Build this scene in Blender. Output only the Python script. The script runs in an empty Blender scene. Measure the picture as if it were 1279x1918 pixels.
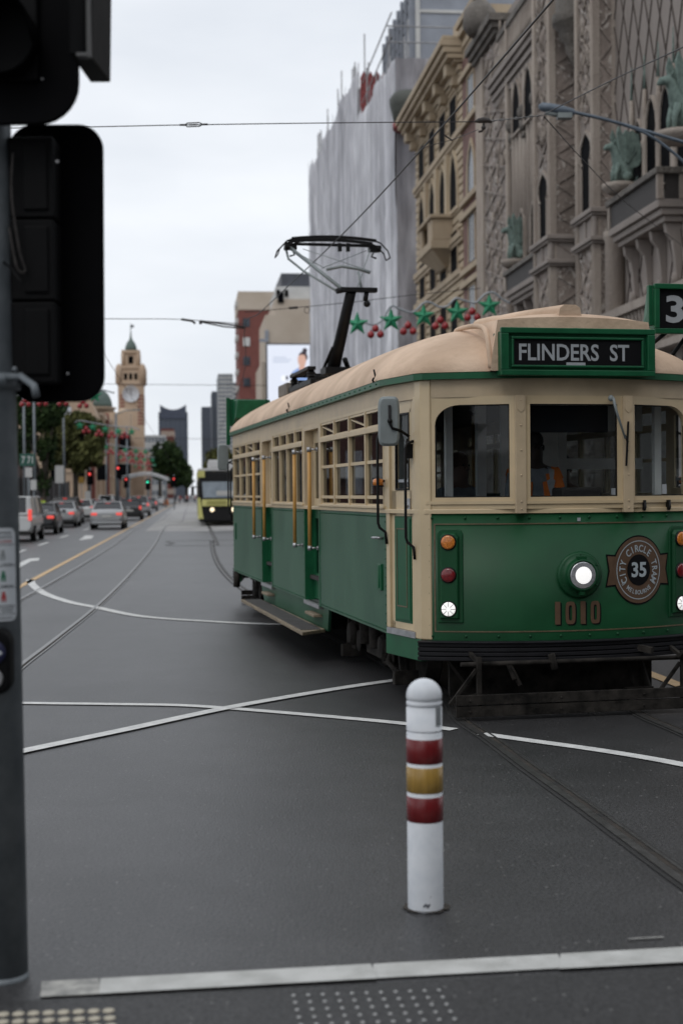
import bpy, math, random
import numpy as np
from mathutils import Vector, Matrix, noise as mnoise
random.seed(7)
R_ = math.radians
SC = bpy.context.scene
COL = SC.collection
# ------------------------------------------------------------------ camera
FPX, PW, PH, HC = 2664.0, 1279.0, 1918.0, 1.8
CAMR = Matrix.Rotation(R_(90 - .766), 3, 'X') @ Matrix.Rotation(R_(-.5), 3, 'Z')
cd = bpy.data.cameras.new('camera'); cam = bpy.data.objects.new('camera', cd); COL.objects.link(cam)
cam.matrix_world = Matrix.Translation((0, 0, HC)) @ CAMR.to_4x4()
cd.sensor_fit = 'VERTICAL'; cd.sensor_height = 36; cd.lens = 36 * FPX / PH
cd.clip_start = .1; cd.clip_end = 6000
cd.dof.use_dof = True; cd.dof.focus_distance = 10.8; cd.dof.aperture_fstop = 1.9
SC.camera = cam
SC.view_settings.view_transform = 'Standard'; SC.view_settings.look = 'None'
SC.view_settings.exposure = 0.14; SC.view_settings.gamma = 1
SC.render.resolution_x = 682; SC.render.resolution_y = 1024
SC.cycles.max_bounces = 6; SC.cycles.transparent_max_bounces = 16
SC.cycles.use_denoising = True
# ------------------------------------------------------------------ sky: overcast
W = bpy.data.worlds.new('World'); SC.world = W; W.use_nodes = True
nt = W.node_tree; bg = nt.nodes['Background']
sky = nt.nodes.new('ShaderNodeTexSky'); sky.sky_type = 'NISHITA'; sky.sun_disc = False
sky.sun_elevation = R_(52); sky.sun_rotation = R_(205)
sc_ = nt.nodes.new('ShaderNodeVectorMath'); sc_.operation = 'SCALE'; sc_.inputs['Scale'].default_value = .05
nt.links.new(sky.outputs[0], sc_.inputs[0])
tc = nt.nodes.new('ShaderNodeTexCoord'); mp = nt.nodes.new('ShaderNodeMapping')
mp.inputs['Scale'].default_value = (1, 1, 3.2); nt.links.new(tc.outputs['Generated'], mp.inputs[0])
nz = nt.nodes.new('ShaderNodeTexNoise'); nz.inputs['Scale'].default_value = 2.6; nz.inputs['Detail'].default_value = 5; nz.inputs['Roughness'].default_value = .5
nt.links.new(mp.outputs[0], nz.inputs[0])
cr = nt.nodes.new('ShaderNodeValToRGB')
cr.color_ramp.elements[0].position = .3; cr.color_ramp.elements[0].color = (.69, .73, .79, 1)
cr.color_ramp.elements[1].position = .72; cr.color_ramp.elements[1].color = (.93, .955, .99, 1)
nt.links.new(nz.outputs[0], cr.inputs[0])
mx = nt.nodes.new('ShaderNodeMix'); mx.data_type = 'RGBA'; mx.inputs[0].default_value = .9
nt.links.new(sc_.outputs[0], mx.inputs[6]); nt.links.new(cr.outputs[0], mx.inputs[7])
nt.links.new(mx.outputs[2], bg.inputs[0]); bg.inputs[1].default_value = 1.07
sd = bpy.data.lights.new('sun', 'SUN'); sun = bpy.data.objects.new('sun', sd); COL.objects.link(sun)
sd.energy = .55; sd.angle = R_(25); sd.color = (1, .96, .9)
sun.rotation_euler = (R_(38), 0, R_(-25))
# ------------------------------------------------------------------ pixel helpers (photo pixels to real points)
def ray(x, y): return CAMR @ Vector(((x - PW / 2) / FPX, -(y - PH / 2) / FPX, -1))
def gnd(x, y, z=0.0):
    d = ray(x, y); t = (z - HC) / d.z; return Vector((d.x * t, d.y * t, z))
def at(x, y, Y):
    d = ray(x, y); t = Y / d.y; return Vector((d.x * t, Y, HC + d.z * t))
TH = math.atan(-(639.5 - 360) / FPX)          # bearing of the street
SA, CA = math.sin(TH), math.cos(TH)
def S(v, u, z=0.0): return Vector((u * SA + v * CA, u * CA - v * SA, z))
def fac(x, y, v):                              # pixel on the vertical plane at offset v from the street axis -> (u, z)
    d = ray(x, y); k = v / (d.x * CA - d.y * SA); return (d.x * SA + d.y * CA) * k, HC + d.z * k
def cross(x, y, u):                            # pixel on the vertical plane across the street at u -> (v, z)
    d = ray(x, y); k = u / (d.x * SA + d.y * CA); return (d.x * CA - d.y * SA) * k, HC + d.z * k
# ------------------------------------------------------------------ materials
MATS = {}
def mat(name, col, rough=.7, metal=0, var=.0, vs=3.0, bump=0, bs=40.0, col2=None, emit=None, es=1.0, spec=.5, coat=0, vdet=5, stretch=(1, 1, 1), coords='Object', ramp=(.35, .65)):
    if name in MATS: return MATS[name]
    m = bpy.data.materials.new(name); m.use_nodes = True; t = m.node_tree; b = t.nodes['Principled BSDF']
    b.inputs['Base Color'].default_value = (*col, 1); b.inputs['Roughness'].default_value = rough; b.inputs['Metallic'].default_value = metal
    b.inputs['Specular IOR Level'].default_value = spec
    if coat: b.inputs['Coat Weight'].default_value = coat; b.inputs['Coat Roughness'].default_value = .15
    if emit: b.inputs['Emission Color'].default_value = (*emit, 1); b.inputs['Emission Strength'].default_value = es
    if var or col2 or bump:
        c = t.nodes.new('ShaderNodeTexCoord'); mpn = t.nodes.new('ShaderNodeMapping'); mpn.inputs['Scale'].default_value = stretch
        t.links.new(c.outputs[coords], mpn.inputs[0])
    if var or col2:
        n = t.nodes.new('ShaderNodeTexNoise'); n.inputs['Scale'].default_value = vs; n.inputs['Detail'].default_value = vdet; n.inputs['Roughness'].default_value = .6
        t.links.new(mpn.outputs[0], n.inputs[0])
        r = t.nodes.new('ShaderNodeValToRGB'); r.color_ramp.elements[0].position, r.color_ramp.elements[1].position = ramp
        c2 = col2 or tuple(min(1, k * (1 + var)) for k in col); c1 = col if col2 else tuple(k * (1 - var) for k in col)
        r.color_ramp.elements[0].color = (*c1, 1); r.color_ramp.elements[1].color = (*c2, 1)
        t.links.new(n.outputs[0], r.inputs[0]); t.links.new(r.outputs[0], b.inputs['Base Color'])
        ro = t.nodes.new('ShaderNodeMapRange'); ro.inputs[3].default_value = max(.03, rough - .08); ro.inputs[4].default_value = min(1, rough + .1)
        t.links.new(n.outputs[0], ro.inputs[0]); t.links.new(ro.outputs[0], b.inputs['Roughness'])
    if bump:
        n2 = t.nodes.new('ShaderNodeTexNoise'); n2.inputs['Scale'].default_value = bs; n2.inputs['Detail'].default_value = 4
        t.links.new(mpn.outputs[0], n2.inputs[0])
        bp = t.nodes.new('ShaderNodeBump'); bp.inputs['Strength'].default_value = bump; bp.inputs['Distance'].default_value = .02
        t.links.new(n2.outputs[0], bp.inputs['Height']); t.links.new(bp.outputs[0], b.inputs['Normal'])
    MATS[name] = m; return m
def glass(name, tint=(.5, .55, .55), refl=.9, rough=.02):
    if name in MATS: return MATS[name]
    m = bpy.data.materials.new(name); m.use_nodes = True; t = m.node_tree
    for n in list(t.nodes):
        if n.type == 'BSDF_PRINCIPLED': t.nodes.remove(n)
    o = t.nodes['Material Output']; a = t.nodes.new('ShaderNodeBsdfTransparent'); a.inputs[0].default_value = (*tint, 1)
    g = t.nodes.new('ShaderNodeBsdfGlossy'); g.inputs['Roughness'].default_value = rough; g.inputs[0].default_value = (refl, refl, refl, 1)
    f = t.nodes.new('ShaderNodeFresnel'); f.inputs[0].default_value = 1.5
    x = t.nodes.new('ShaderNodeMixShader'); ge = t.nodes.new('ShaderNodeNewGeometry'); om = t.nodes.new('ShaderNodeMath'); om.operation = 'SUBTRACT'; om.inputs[0].default_value = 1; t.links.new(ge.outputs['Backfacing'], om.inputs[1])
    mu = t.nodes.new('ShaderNodeMath'); mu.operation = 'MULTIPLY'; t.links.new(f.outputs[0], mu.inputs[0]); t.links.new(om.outputs[0], mu.inputs[1]); t.links.new(mu.outputs[0], x.inputs[0]); t.links.new(a.outputs[0], x.inputs[1]); t.links.new(g.outputs[0], x.inputs[2])
    t.links.new(x.outputs[0], o.inputs[0]); MATS[name] = m; return m
# ------------------------------------------------------------------ mesh builder
def frame_z(d):
    d = d.normalized(); up = Vector((0, 0, 1)) if abs(d.z) < .95 else Vector((1, 0, 0))
    x = up.cross(d).normalized(); y = d.cross(x); return Matrix((x, y, d)).transposed()
class MB:
    def __init__(s, M=None): s.v = []; s.f = []; s.m = []; s.s = []; s.M = M
    def add(s, vs, fs, mi=0, sm=False):
        o = len(s.v)
        for p in vs:
            p = Vector(p)
            if s.M is not None: p = s.M @ p
            s.v.append(p)
        for f in fs: s.f.append([o + i for i in f]); s.m.append(mi); s.s.append(sm)
        return s
    def box(s, x0, x1, y0, y1, z0, z1, mi=0):
        return s.add([(x0, y0, z0), (x1, y0, z0), (x1, y1, z0), (x0, y1, z0), (x0, y0, z1), (x1, y0, z1), (x1, y1, z1), (x0, y1, z1)],
              [(3, 2, 1, 0), (4, 5, 6, 7), (0, 1, 5, 4), (1, 2, 6, 5), (2, 3, 7, 6), (3, 0, 4, 7)], mi)
    def hexa(s, b, t, mi=0):
        n = len(b); return s.add(list(b) + list(t), [tuple(range(n))[::-1], tuple(range(n, 2 * n))] + [(i, (i + 1) % n, n + (i + 1) % n, n + i) for i in range(n)], mi)
    def bar(s, p, q, w, h=None, up=(0, 0, 1), mi=0):
        p, q = Vector(p), Vector(q); h = h or w; d = (q - p).normalized(); u = Vector(up)
        if abs(d.dot(u)) > .97: u = Vector((1, 0, 0))
        x = d.cross(u).normalized() * w / 2; y = x.normalized().cross(d) * h / 2
        return s.hexa([p - x - y, p + x - y, p + x + y, p - x + y], [q - x - y, q + x - y, q + x + y, q - x + y], mi)
    def prism(s, poly, ax, d0, d1, mi=0):
        def P(a, b, d): return {'x': (d, a, b), 'y': (a, d, b), 'z': (a, b, d)}[ax]
        return s.hexa([P(a, b, d0) for a, b in poly], [P(a, b, d1) for a, b in poly], mi)
    def tube(s, pts, r, n=8, mi=0, cap=True, sm=True, closed=False):
        pts = [Vector(p) for p in pts]; N = len(pts); rs = r if isinstance(r, (list, tuple)) else [r] * N
        t0 = (pts[1] - pts[0]).normalized(); Fm = frame_z(t0); X = Fm.col[0].copy(); vs = []
        for i, p in enumerate(pts):
            if closed: t = (pts[(i + 1) % N] - pts[i - 1]).normalized()
            else: t = (pts[min(i + 1, N - 1)] - pts[max(i - 1, 0)]).normalized()
            X = (X - t * X.dot(t)).normalized(); Y = t.cross(X)
            for k in range(n):
                a = 2 * math.pi * k / n; vs.append(p + (X * math.cos(a) + Y * math.sin(a)) * rs[i])
        fs = [(i * n + k, i * n + (k + 1) % n, ((i + 1) % N) * n + (k + 1) % n, ((i + 1) % N) * n + k) for i in range(N if closed else N - 1) for k in range(n)]
        s.add(vs, fs, mi, sm)
        if cap and not closed:
            o = len(s.v) - len(vs); s.f.append([o + k for k in range(n)][::-1]); s.f.append([o + (N - 1) * n + k for k in range(n)]); s.m += [mi] * 2; s.s += [False] * 2
        return s
    def cyl(s, c, r, h, ax='z', n=20, r2=None, mi=0, sm=True):
        c = Vector(c); d = {'x': Vector((1, 0, 0)), 'y': Vector((0, 1, 0)), 'z': Vector((0, 0, 1))}[ax] if isinstance(ax, str) else Vector(ax).normalized()
        return s.tube([c, c + d * h], [r, r if r2 is None else r2], n, mi, True, sm)
    def lathe(s, prof, c=(0, 0, 0), n=24, d=(0, 0, 1), mi=0, sm=True):
        Fm = frame_z(Vector(d)) if tuple(d) != (0, 0, 1) else Matrix.Identity(3); c = Vector(c); vs = []
        for r, z in prof:
            for k in range(n):
                a = 2 * math.pi * k / n; vs.append(c + Fm @ Vector((r * math.cos(a), r * math.sin(a), z)))
        fs = [(i * n + k, i * n + (k + 1) % n, (i + 1) * n + (k + 1) % n, (i + 1) * n + k) for i in range(len(prof) - 1) for k in range(n)]
        fs2 = []
        if prof[0][0] > 1e-4: fs2.append(tuple(range(n))[::-1])
        if prof[-1][0] > 1e-4: fs2.append(tuple((len(prof) - 1) * n + k for k in range(n)))
        s.add(vs, fs, mi, sm); o = len(s.v) - len(vs)
        for f in fs2: s.f.append([o + i for i in f]); s.m.append(mi); s.s.append(False)
        return s
    def ball(s, c, r, n=12, mi=0, sc=(1, 1, 1)):
        c = Vector(c); m = max(6, n // 2 + 2); vs = []
        for i in range(m + 1):
            t = math.pi * i / m
            for k in range(n):
                a = 2 * math.pi * k / n; vs.append(c + Vector((r * math.sin(t) * math.cos(a) * sc[0], r * math.sin(t) * math.sin(a) * sc[1], r * math.cos(t) * sc[2])))
        return s.add(vs, [(i * n + k, (i + 1) * n + k, (i + 1) * n + (k + 1) % n, i * n + (k + 1) % n) for i in range(m) for k in range(n)], mi, True)
    def grid(s, rows, mi=0, sm=True, closed=False):
        n = len(rows[0]); vs = [p for r in rows for p in r]; e = n if closed else n - 1
        return s.add(vs, [(i * n + k, i * n + (k + 1) % n, (i + 1) * n + (k + 1) % n, (i + 1) * n + k) for i in range(len(rows) - 1) for k in range(e)], mi, sm)
    def build(s, name, mats, parent=None, bevel=0, seg=2, loc=None, rz=None, wn=False):
        me = bpy.data.meshes.new(name); me.from_pydata([tuple(p) for p in s.v], [], s.f)
        for m_ in (mats if isinstance(mats, (list, tuple)) else [mats]): me.materials.append(m_)
        me.polygons.foreach_set('material_index', s.m); me.polygons.foreach_set('use_smooth', s.s); me.update()
        o = bpy.data.objects.new(name, me); COL.objects.link(o)
        if parent is not None: o.parent = parent
        if loc is not None: o.location = loc
        if rz is not None: o.rotation_euler[2] = rz
        if bevel:
            b = o.modifiers.new('bevel', 'BEVEL'); b.width = bevel; b.segments = seg; b.limit_method = 'ANGLE'; b.angle_limit = R_(40)
        return o
def tag(o, label=None, cat=None, group=None, kind=None):
    if label: o['label'] = label
    if cat: o['category'] = cat
    if group: o['group'] = group
    if kind: o['kind'] = kind
    return o
def empty(name, loc, rz=0, label=None, cat=None, group=None):
    o = bpy.data.objects.new(name, None); COL.objects.link(o); o.location = loc; o.rotation_euler[2] = rz; o.empty_display_size = .2
    return tag(o, label, cat, group)
def copy_tree(o, parent=None, swap=None):
    c = o.copy(); COL.objects.link(c); c.parent = parent
    for ch in list(o.children): copy_tree(ch, c)
    return c
_tc = {}
def text_geo(st, bold=0.0):
    k = (st, bold)
    if k not in _tc:
        cu = bpy.data.curves.new('t', 'FONT'); cu.body = st; cu.size = 1; cu.offset = bold; cu.resolution_u = 3; cu.align_x = 'CENTER'; cu.align_y = 'CENTER'
        o = bpy.data.objects.new('t', cu); COL.objects.link(o); bpy.context.view_layer.update()
        me = bpy.data.meshes.new_from_object(o.evaluated_get(bpy.context.evaluated_depsgraph_get()))
        _tc[k] = ([v.co.copy() for v in me.vertices], [tuple(p.vertices) for p in me.polygons])
        bpy.data.objects.remove(o); bpy.data.curves.remove(cu); bpy.data.meshes.remove(me)
    return _tc[k]
def put_text(mb, st, o, X, Y, size=1, bold=0.0, sx=1.0, mi=0, fit=None):
    """flat lettering centred at o; X, Y are the writing directions; fit = (width, height)"""
    vs, fs = text_geo(st, bold); o, X, Y = Vector(o), Vector(X).normalized(), Vector(Y).normalized()
    if fit:
        xs = [v.x for v in vs]; ys = [v.y for v in vs]; cx, cy = (max(xs) + min(xs)) / 2, (max(ys) + min(ys)) / 2
        kx, ky = fit[0] / (max(xs) - min(xs)), fit[1] / (max(ys) - min(ys))
        mb.add([o + X * (v.x - cx) * kx + Y * (v.y - cy) * ky for v in vs], fs, mi)
    else: mb.add([o + X * v.x * size * sx + Y * v.y * size for v in vs], fs, mi)
def catmull(pts, k=8):
    P = [Vector(p) for p in pts]; P = [2 * P[0] - P[1]] + P + [2 * P[-1] - P[-2]]; out = []
    for i in range(1, len(P) - 2):
        for j in range(k):
            t = j / k; a, b, c, d = P[i - 1:i + 3]
            out.append(.5 * ((2 * b) + (c - a) * t + (2 * a - 5 * b + 4 * c - d) * t * t + (3 * b - a - 3 * c + d) * t ** 3))
    out.append(P[-2]); return out
def ribbon(mb, pts, w, z, mi=0, off=0.0):
    P = [Vector((p[0], p[1])) for p in pts]; rows = []
    for i, p in enumerate(P):
        t = (P[min(i + 1, len(P) - 1)] - P[max(i - 1, 0)]).normalized(); n = Vector((t.y, -t.x))
        a, b = p + n * (off - w / 2), p + n * (off + w / 2); rows.append([(b.x, b.y, z), (a.x, a.y, z)])
    mb.grid(rows, mi, False)
# ------------------------------------------------------------------ ground
def asphalt(name, base, sp=1.0, rough=.85, specks=True):
    m = bpy.data.materials.new(name); m.use_nodes = True; t = m.node_tree; b = t.nodes['Principled BSDF']; L = t.links.new
    c = t.nodes.new('ShaderNodeTexCoord')
    def nz(sc, det=4, ro=.6, st=None):
        n = t.nodes.new('ShaderNodeTexNoise'); n.inputs['Scale'].default_value = sc; n.inputs['Detail'].default_value = det; n.inputs['Roughness'].default_value = ro
        if st:
            mp = t.nodes.new('ShaderNodeMapping'); mp.inputs['Scale'].default_value = st; mp.inputs['Rotation'].default_value = (0, 0, TH); L(c.outputs['Object'], mp.inputs[0]); L(mp.outputs[0], n.inputs[0])
        else: L(c.outputs['Object'], n.inputs[0])
        return n
    def ramp(n, a, b_, c0, c1):
        r = t.nodes.new('ShaderNodeValToRGB'); r.color_ramp.elements[0].position = a; r.color_ramp.elements[1].position = b_
        r.color_ramp.elements[0].color = (c0, c0, c0, 1); r.color_ramp.elements[1].color = (c1, c1, c1, 1); L(n.outputs[0], r.inputs[0]); return r
    def mul(a, b_):
        x = t.nodes.new('ShaderNodeMix'); x.data_type = 'RGBA'; x.blend_type = 'MULTIPLY'; x.inputs[0].default_value = 1; L(a, x.inputs[6]); L(b_, x.inputs[7]); return x.outputs[2]
    big = ramp(nz(.35, 5), .32, .68, .68, 1.28); streak = ramp(nz(1.2, 4, .6, (1, .08, 1)), .3, .7, .88, 1.1)
    mid = ramp(nz(2.2, 6, .7), .3, .72, .76, 1.2); fine = ramp(nz(62, 5, .8), .40, .62, .2 if specks else .8, 2.0 if specks else 1.15)
    rgb = t.nodes.new('ShaderNodeRGB'); rgb.outputs[0].default_value = (*base, 1)
    out = mul(mul(mul(mul(rgb.outputs[0], big.outputs[0]), streak.outputs[0]), mid.outputs[0]), fine.outputs[0])
    if specks:
        vo = t.nodes.new('ShaderNodeTexVoronoi'); vo.inputs['Scale'].default_value = 36; L(c.outputs['Object'], vo.inputs[0])
        st = t.nodes.new('ShaderNodeSeparateColor'); L(vo.outputs['Color'], st.inputs[0])
        gt = t.nodes.new('ShaderNodeMath'); gt.operation = 'GREATER_THAN'; gt.inputs[1].default_value = .955; L(st.outputs[0], gt.inputs[0])
        lt = t.nodes.new('ShaderNodeMath'); lt.operation = 'LESS_THAN'; lt.inputs[1].default_value = .26; L(vo.outputs['Distance'], lt.inputs[0])
        mm = t.nodes.new('ShaderNodeMath'); mm.operation = 'MULTIPLY'; L(gt.outputs[0], mm.inputs[0]); L(lt.outputs[0], mm.inputs[1])
        x = t.nodes.new('ShaderNodeMix'); x.data_type = 'RGBA'; L(mm.outputs[0], x.inputs[0]); L(out, x.inputs[6]); x.inputs[7].default_value = (.14, .137, .133, 1); out = x.outputs[2]
    L(out, b.inputs['Base Color']); b.inputs['Roughness'].default_value = rough; b.inputs['Specular IOR Level'].default_value = .5
    bp = t.nodes.new('ShaderNodeBump'); bp.inputs['Strength'].default_value = .5; bp.inputs['Distance'].default_value = .008
    L(nz(70, 4).outputs[0], bp.inputs['Height']); L(bp.outputs[0], b.inputs['Normal']); return m
M_ASPH = asphalt('asphalt', (.037, .0365, .0375), rough=.42)
M_ASPH2 = asphalt('asphalt_smooth', (.024, .0235, .024), rough=.58)
M_CONC = asphalt('concrete_paving', (.36, .355, .35), specks=False)
M_PAVE = asphalt('bluestone_paving', (.12, .12, .125), specks=False)
M_PAINT = mat('road_paint_white', (.5, .5, .49), .7, col2=(.66, .66, .64), vs=9, bump=.15, bs=120)
M_YEL = mat('road_paint_yellow', (.5, .33, .16), .7, col2=(.6, .42, .24), vs=5)
M_RAIL = mat('rail_steel', (.085, .083, .08), .45, metal=.7, var=.25, vs=14)
M_RAILP = mat('rail_steel_polished', (.25, .25, .25), .5, metal=.4, var=.2, vs=14)
M_GROOVE = mat('rail_groove', (.006, .0055, .005), .9, col2=(.035, .026, .018), vs=8)
M_KERB = mat('kerb_stone', (.2, .2, .2), .8, var=.2, vs=1.5)
g = MB(); xs = [-2500, -400, -60, 60, 400, 2500]; ys = [-300, -20, 60, 400, 1500, 4500]
g.grid([[(x, y, 0) for x in xs] for y in ys], 0, False); go = g.build('road', M_ASPH); tag(go, 'grey asphalt street and junction running to the horizon', kind='structure')
for f in go.data.polygons:
    if f.normal.z < 0: f.flip()
def struct(mb, name, m, label=None, **k):
    o = mb.build(name, m, **k); tag(o, label, kind='structure'); return o
p = MB(); p.add([S(-2.3, 70, .004), S(4.6, 70, .004), S(4.6, 330, .004), S(-2.9, 330, .004)], [(0, 1, 2, 3)]); struct(p, 'concrete_track_bed', M_CONC)
p = MB(); p.add([gnd(-60, 1880, .004), gnd(1400, 1806, .004), gnd(1400, 2100, .004), gnd(-60, 2100, .004)], [(0, 1, 2, 3)][::-1]); 
struct(p, 'crossing_surface', M_ASPH2)
for nm, v0, v1, u0, u1 in (('footpath', -30, -11.2, 34, 700), ('footpath', 9.6, 32, 34, 700)):
    p = MB(); p.hexa([S(v0, u0, -.05), S(v1, u0, -.05), S(v1, u1, -.05), S(v0, u1, -.05)], [S(v0, u0, .13), S(v1, u0, .13), S(v1, u1, .13), S(v0, u1, .13)]); struct(p, nm, M_PAVE)
    kv = v1 if v0 < 0 else v0; sgn = 1 if v0 < 0 else -1
    p = MB(); p.hexa([S(kv, u0 - .1, -.05), S(kv + sgn * .15, u0 - .1, -.05), S(kv + sgn * .15, u1, -.05), S(kv, u1, -.05)], [S(kv, u0 - .1, .135), S(kv + sgn * .15, u0 - .1, .135), S(kv + sgn * .15, u1, .135), S(kv, u1, .135)]); struct(p, 'kerb', M_KERB)
# painted lines --------------------------------------------------
def line_px(pts, w, name='lane_line', m=M_PAINT, z=.008, curve=True):
    P = [gnd(*q) for q in pts]; P = catmull(P, 10) if curve and len(P) > 2 else P
    b = MB(); ribbon(b, P, w, z); return struct(b, name, m)
line_px([(57, 1086), (62, 1096), (84, 1112), (130, 1128), (180, 1138), (265, 1155), (400, 1165), (520, 1170), (640, 1170)], .17, 'turning_line')
line_px([(-600, 1322), (-60, 1317), (40, 1318), (200, 1320), (330, 1322), (430, 1328), (600, 1342), (750, 1356), (850, 1368)], .12, 'turning_line')
line_px([(902, 1376), (980, 1387), (1130, 1408), (1279, 1434), (1500, 1482), (1800, 1570)], .12, 'turning_line')
line_px([(-420, 1530), (-60, 1434), (40, 1410), (230, 1370), (430, 1327), (600, 1297), (703, 1281), (800, 1268)], .13, 'turning_line', z=.0125)
P = MB(); P.add([S(-3.46, 20, .008), S(-3.33, 20, .008), S(-3.27, 420, .008), S(-3.4, 420, .008)], [(0, 1, 2, 3)]); struct(P, 'tram_lane_line', M_YEL)
P = MB(); P.add([S(4.36, 5, .0085), S(4.5, 5, .0085), S(4.7, 420, .0085), S(4.56, 420, .0085)], [(0, 1, 2, 3)]); struct(P, 'tram_lane_line', M_YEL)
for u0, u1, v in ((36, 40, -5.5), (44, 48, -5.5), (52, 55.5, -5.5), (61, 65, -5.55), (74, 78, -5.55), (88, 92, -5.55), (104, 108, -5.55)):
    P = MB(); P.add([S(v - .07, u0, .008), S(v + .07, u0, .008), S(v + .07, u1, .008), S(v - .07, u1, .008)], [(0, 1, 2, 3)]); struct(P, 'lane_dash', M_PAINT)
q = [gnd(*a, .008) for a in ((148, 1012), (160, 1003), (176, 1003), (172, 1009))]
P = MB(); P.add(q, [(0, 3, 2, 1)]); struct(P, 'direction_arrow', M_PAINT)
q = [gnd(*a, .008) for a in ((28, 1068), (28, 1058), (56, 1046), (75, 1045), (73, 1050), (60, 1051))]
P = MB(); P.add(q, [(0, 1, 2, 3, 4, 5)]); struct(P, 'direction_arrow', M_PAINT)
# the wide crossing line in front, worn at its left end, made of overlapping tape lengths
M_TAPE = mat('crossing_tape', (.38, .38, .36), .65, col2=(.52, .52, .5), vs=6, bump=.2, bs=90)
M_TAPE2 = mat('crossing_tape_dirty', (.2, .2, .19), .7, col2=(.42, .41, .38), vs=16)
def tape(x0, x1, m, z, top, bot):
    def ty(x): return top[0] + (top[1] - top[0]) * (x - 76) / (1400 - 76)
    def by(x): return bot[0] + (bot[1] - bot[0]) * (x - 76) / (1400 - 76)
    b = MB(); b.add([gnd(x0, by(x0), z), gnd(x1 + 6, by(x1), z), gnd(x1 - 6, ty(x1), z), gnd(x0 + 3, ty(x0), z)], [(0, 1, 2, 3)]); return struct(b, 'crossing_line', m)
T_, B_ = (1838, 1768), (1867, 1793)
tape(76, 190, M_TAPE2, .008, T_, B_); tape(186, 700, M_TAPE, .012, T_, B_); tape(696, 1050, M_TAPE, .008, T_, B_); tape(1046, 1400, M_TAPE, .012, (T_[0], T_[1] - 1), (B_[0], B_[1] + 2))
line_px([(1175, 1762), (1242, 1758)], .012, 'worn_paint', M_TAPE2, curve=False)
# rails ----------------------------------------------------------
M_SEAM = mat('rail_seam_bitumen', (.008, .0078, .0075), .8, col2=(.017, .016, .015), vs=10, bump=.4, bs=60)
def rail(pts, world=False, w=.06, seam=False):
    P = pts if world else [gnd(*q) for q in pts]
    P = catmull(P, 14)
    if seam: b = MB(); ribbon(b, P, .155, .0045, 0, .022); struct(b, 'rail_seam', M_SEAM)
    b = MB(); ribbon(b, P, .05, .010, 0, 0); ribbon(b, P, .036, .007, 1, .043); ribbon(b, P, .018, .010, 0, .070)
    o = struct(b, 'tram_rail', [M_RAIL if seam else M_RAILP, M_GROOVE]); return P
def gauge(P, g):
    out = []
    for i, p in enumerate(P):
        t = (P[min(i + 1, len(P) - 1)] - P[max(i - 1, 0)]).normalized(); out.append(Vector((p.x + t.y * g, p.y - t.x * g, 0)))
    return out
A = catmull([gnd(*q) for q in [(-420, 1720), (-200, 1480), (-40, 1318), (35, 1250), (100, 1200), (190, 1128), (250, 1068), (288, 1022), (312, 985)]] + [S(-.72, 95), S(-.72, 140), S(-.72, 300)], 6)
rail(A, True); rail(gauge(A, -1.46), True)
PHI = R_(-11.6); TN = at(1078, 1345, 11.5); TN.z = 0
TA = Vector((math.sin(PHI), math.cos(PHI), 0)); TB = Vector((math.cos(PHI), -math.sin(PHI), 0))
def TW(b, a, z=0): return TN + TA * a + TB * b + Vector((0, 0, z))
Lr = [gnd(*q) for q in [(1640, 1900), (1400, 1738), (1279, 1654), (1190, 1589), (1090, 1515), (985, 1440), (912, 1385), (856, 1345)]]
Bl = catmull(Lr + [TW(-.70, 1.8), TW(-.72, 4), TW(-.72, 8), TW(-.72, 12)] + [S(.77, 30), S(.62, 40), S(.72, 55), S(.9, 72), S(.9, 300)], 6)
rail(Bl, True, seam=True); rail(gauge(Bl, 1.46), True, seam=True)
# ------------------------------------------------------------------ the green and cream tram
# local frame: x across (left of the picture negative), y back along the tram from its nose, z up
M_GRN = mat('tram_green', (.006, .060, .021), .42, var=.18, vs=1.6, bump=.04, bs=5, spec=.3)
M_GRNS = mat('tram_green_worn', (.010, .070, .034), .42, col2=(.036, .110, .062), vs=1.1, bump=.06, bs=4, spec=.4, stretch=(1, 1, .6))
M_GRNT = mat('tram_green_trim', (.005, .082, .032), .42, var=.15, vs=6, spec=.35)
M_CRM = mat('tram_cream', (.54, .425, .265), .42, var=.08, vs=2.2, bump=.04, bs=9, coat=.15)
M_CRM2 = mat('tram_cream_grimy', (.42, .33, .22), .5, col2=(.54, .425, .28), vs=2.2)
M_ROOF = mat('roof_canvas', (.47, .335, .235), .78, col2=(.66, .49, .36), vs=1.6, bump=.35, bs=22, spec=.3)
M_BLK = mat('black_metal', (.006, .006, .0065), .5, var=.3, vs=12, spec=.25)
M_DIRT = mat('underframe_grime', (.006, .0055, .005), .85, col2=(.036, .032, .028), vs=7, bump=.3, bs=25, spec=.15)
M_RUB = mat('black_rubber', (.009, .009, .011), .6, var=.3, vs=5, spec=.25)
M_STEEL = mat('brushed_steel', (.4, .4, .41), .4, metal=.8, var=.2, vs=12)
M_GREY = mat('grey_enamel', (.20, .225, .225), .45, var=.12, vs=5)
M_RAILY = mat('handrail_yellow', (.50, .27, .07), .45, var=.1, vs=6)
M_GOLD = mat('pinstripe_bronze', (.12, .09, .05), .5, var=.2, vs=20)
M_BRZ = mat('badge_bronze', (.105, .06, .034), .5, var=.1, vs=20)
M_INK = mat('sign_black', (.004, .004, .005), .5, spec=.2)
M_LET = mat('lettering_grey', (.34, .36, .38), .5, var=.05, vs=20)
M_LETB = mat('lettering_silver', (.38, .43, .46), .5)
M_GLS = glass('tram_glass', (.42, .45, .46), refl=.8)
M_GLF = glass('windscreen_glass', (.93, .95, .96), refl=.62)
M_AMB = mat('amber_lens', (.55, .17, .02), .25, var=.3, vs=60, coat=.6)
M_RED = mat('red_lens', (.16, .004, .007), .2, var=.3, vs=60, coat=.6)
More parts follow.
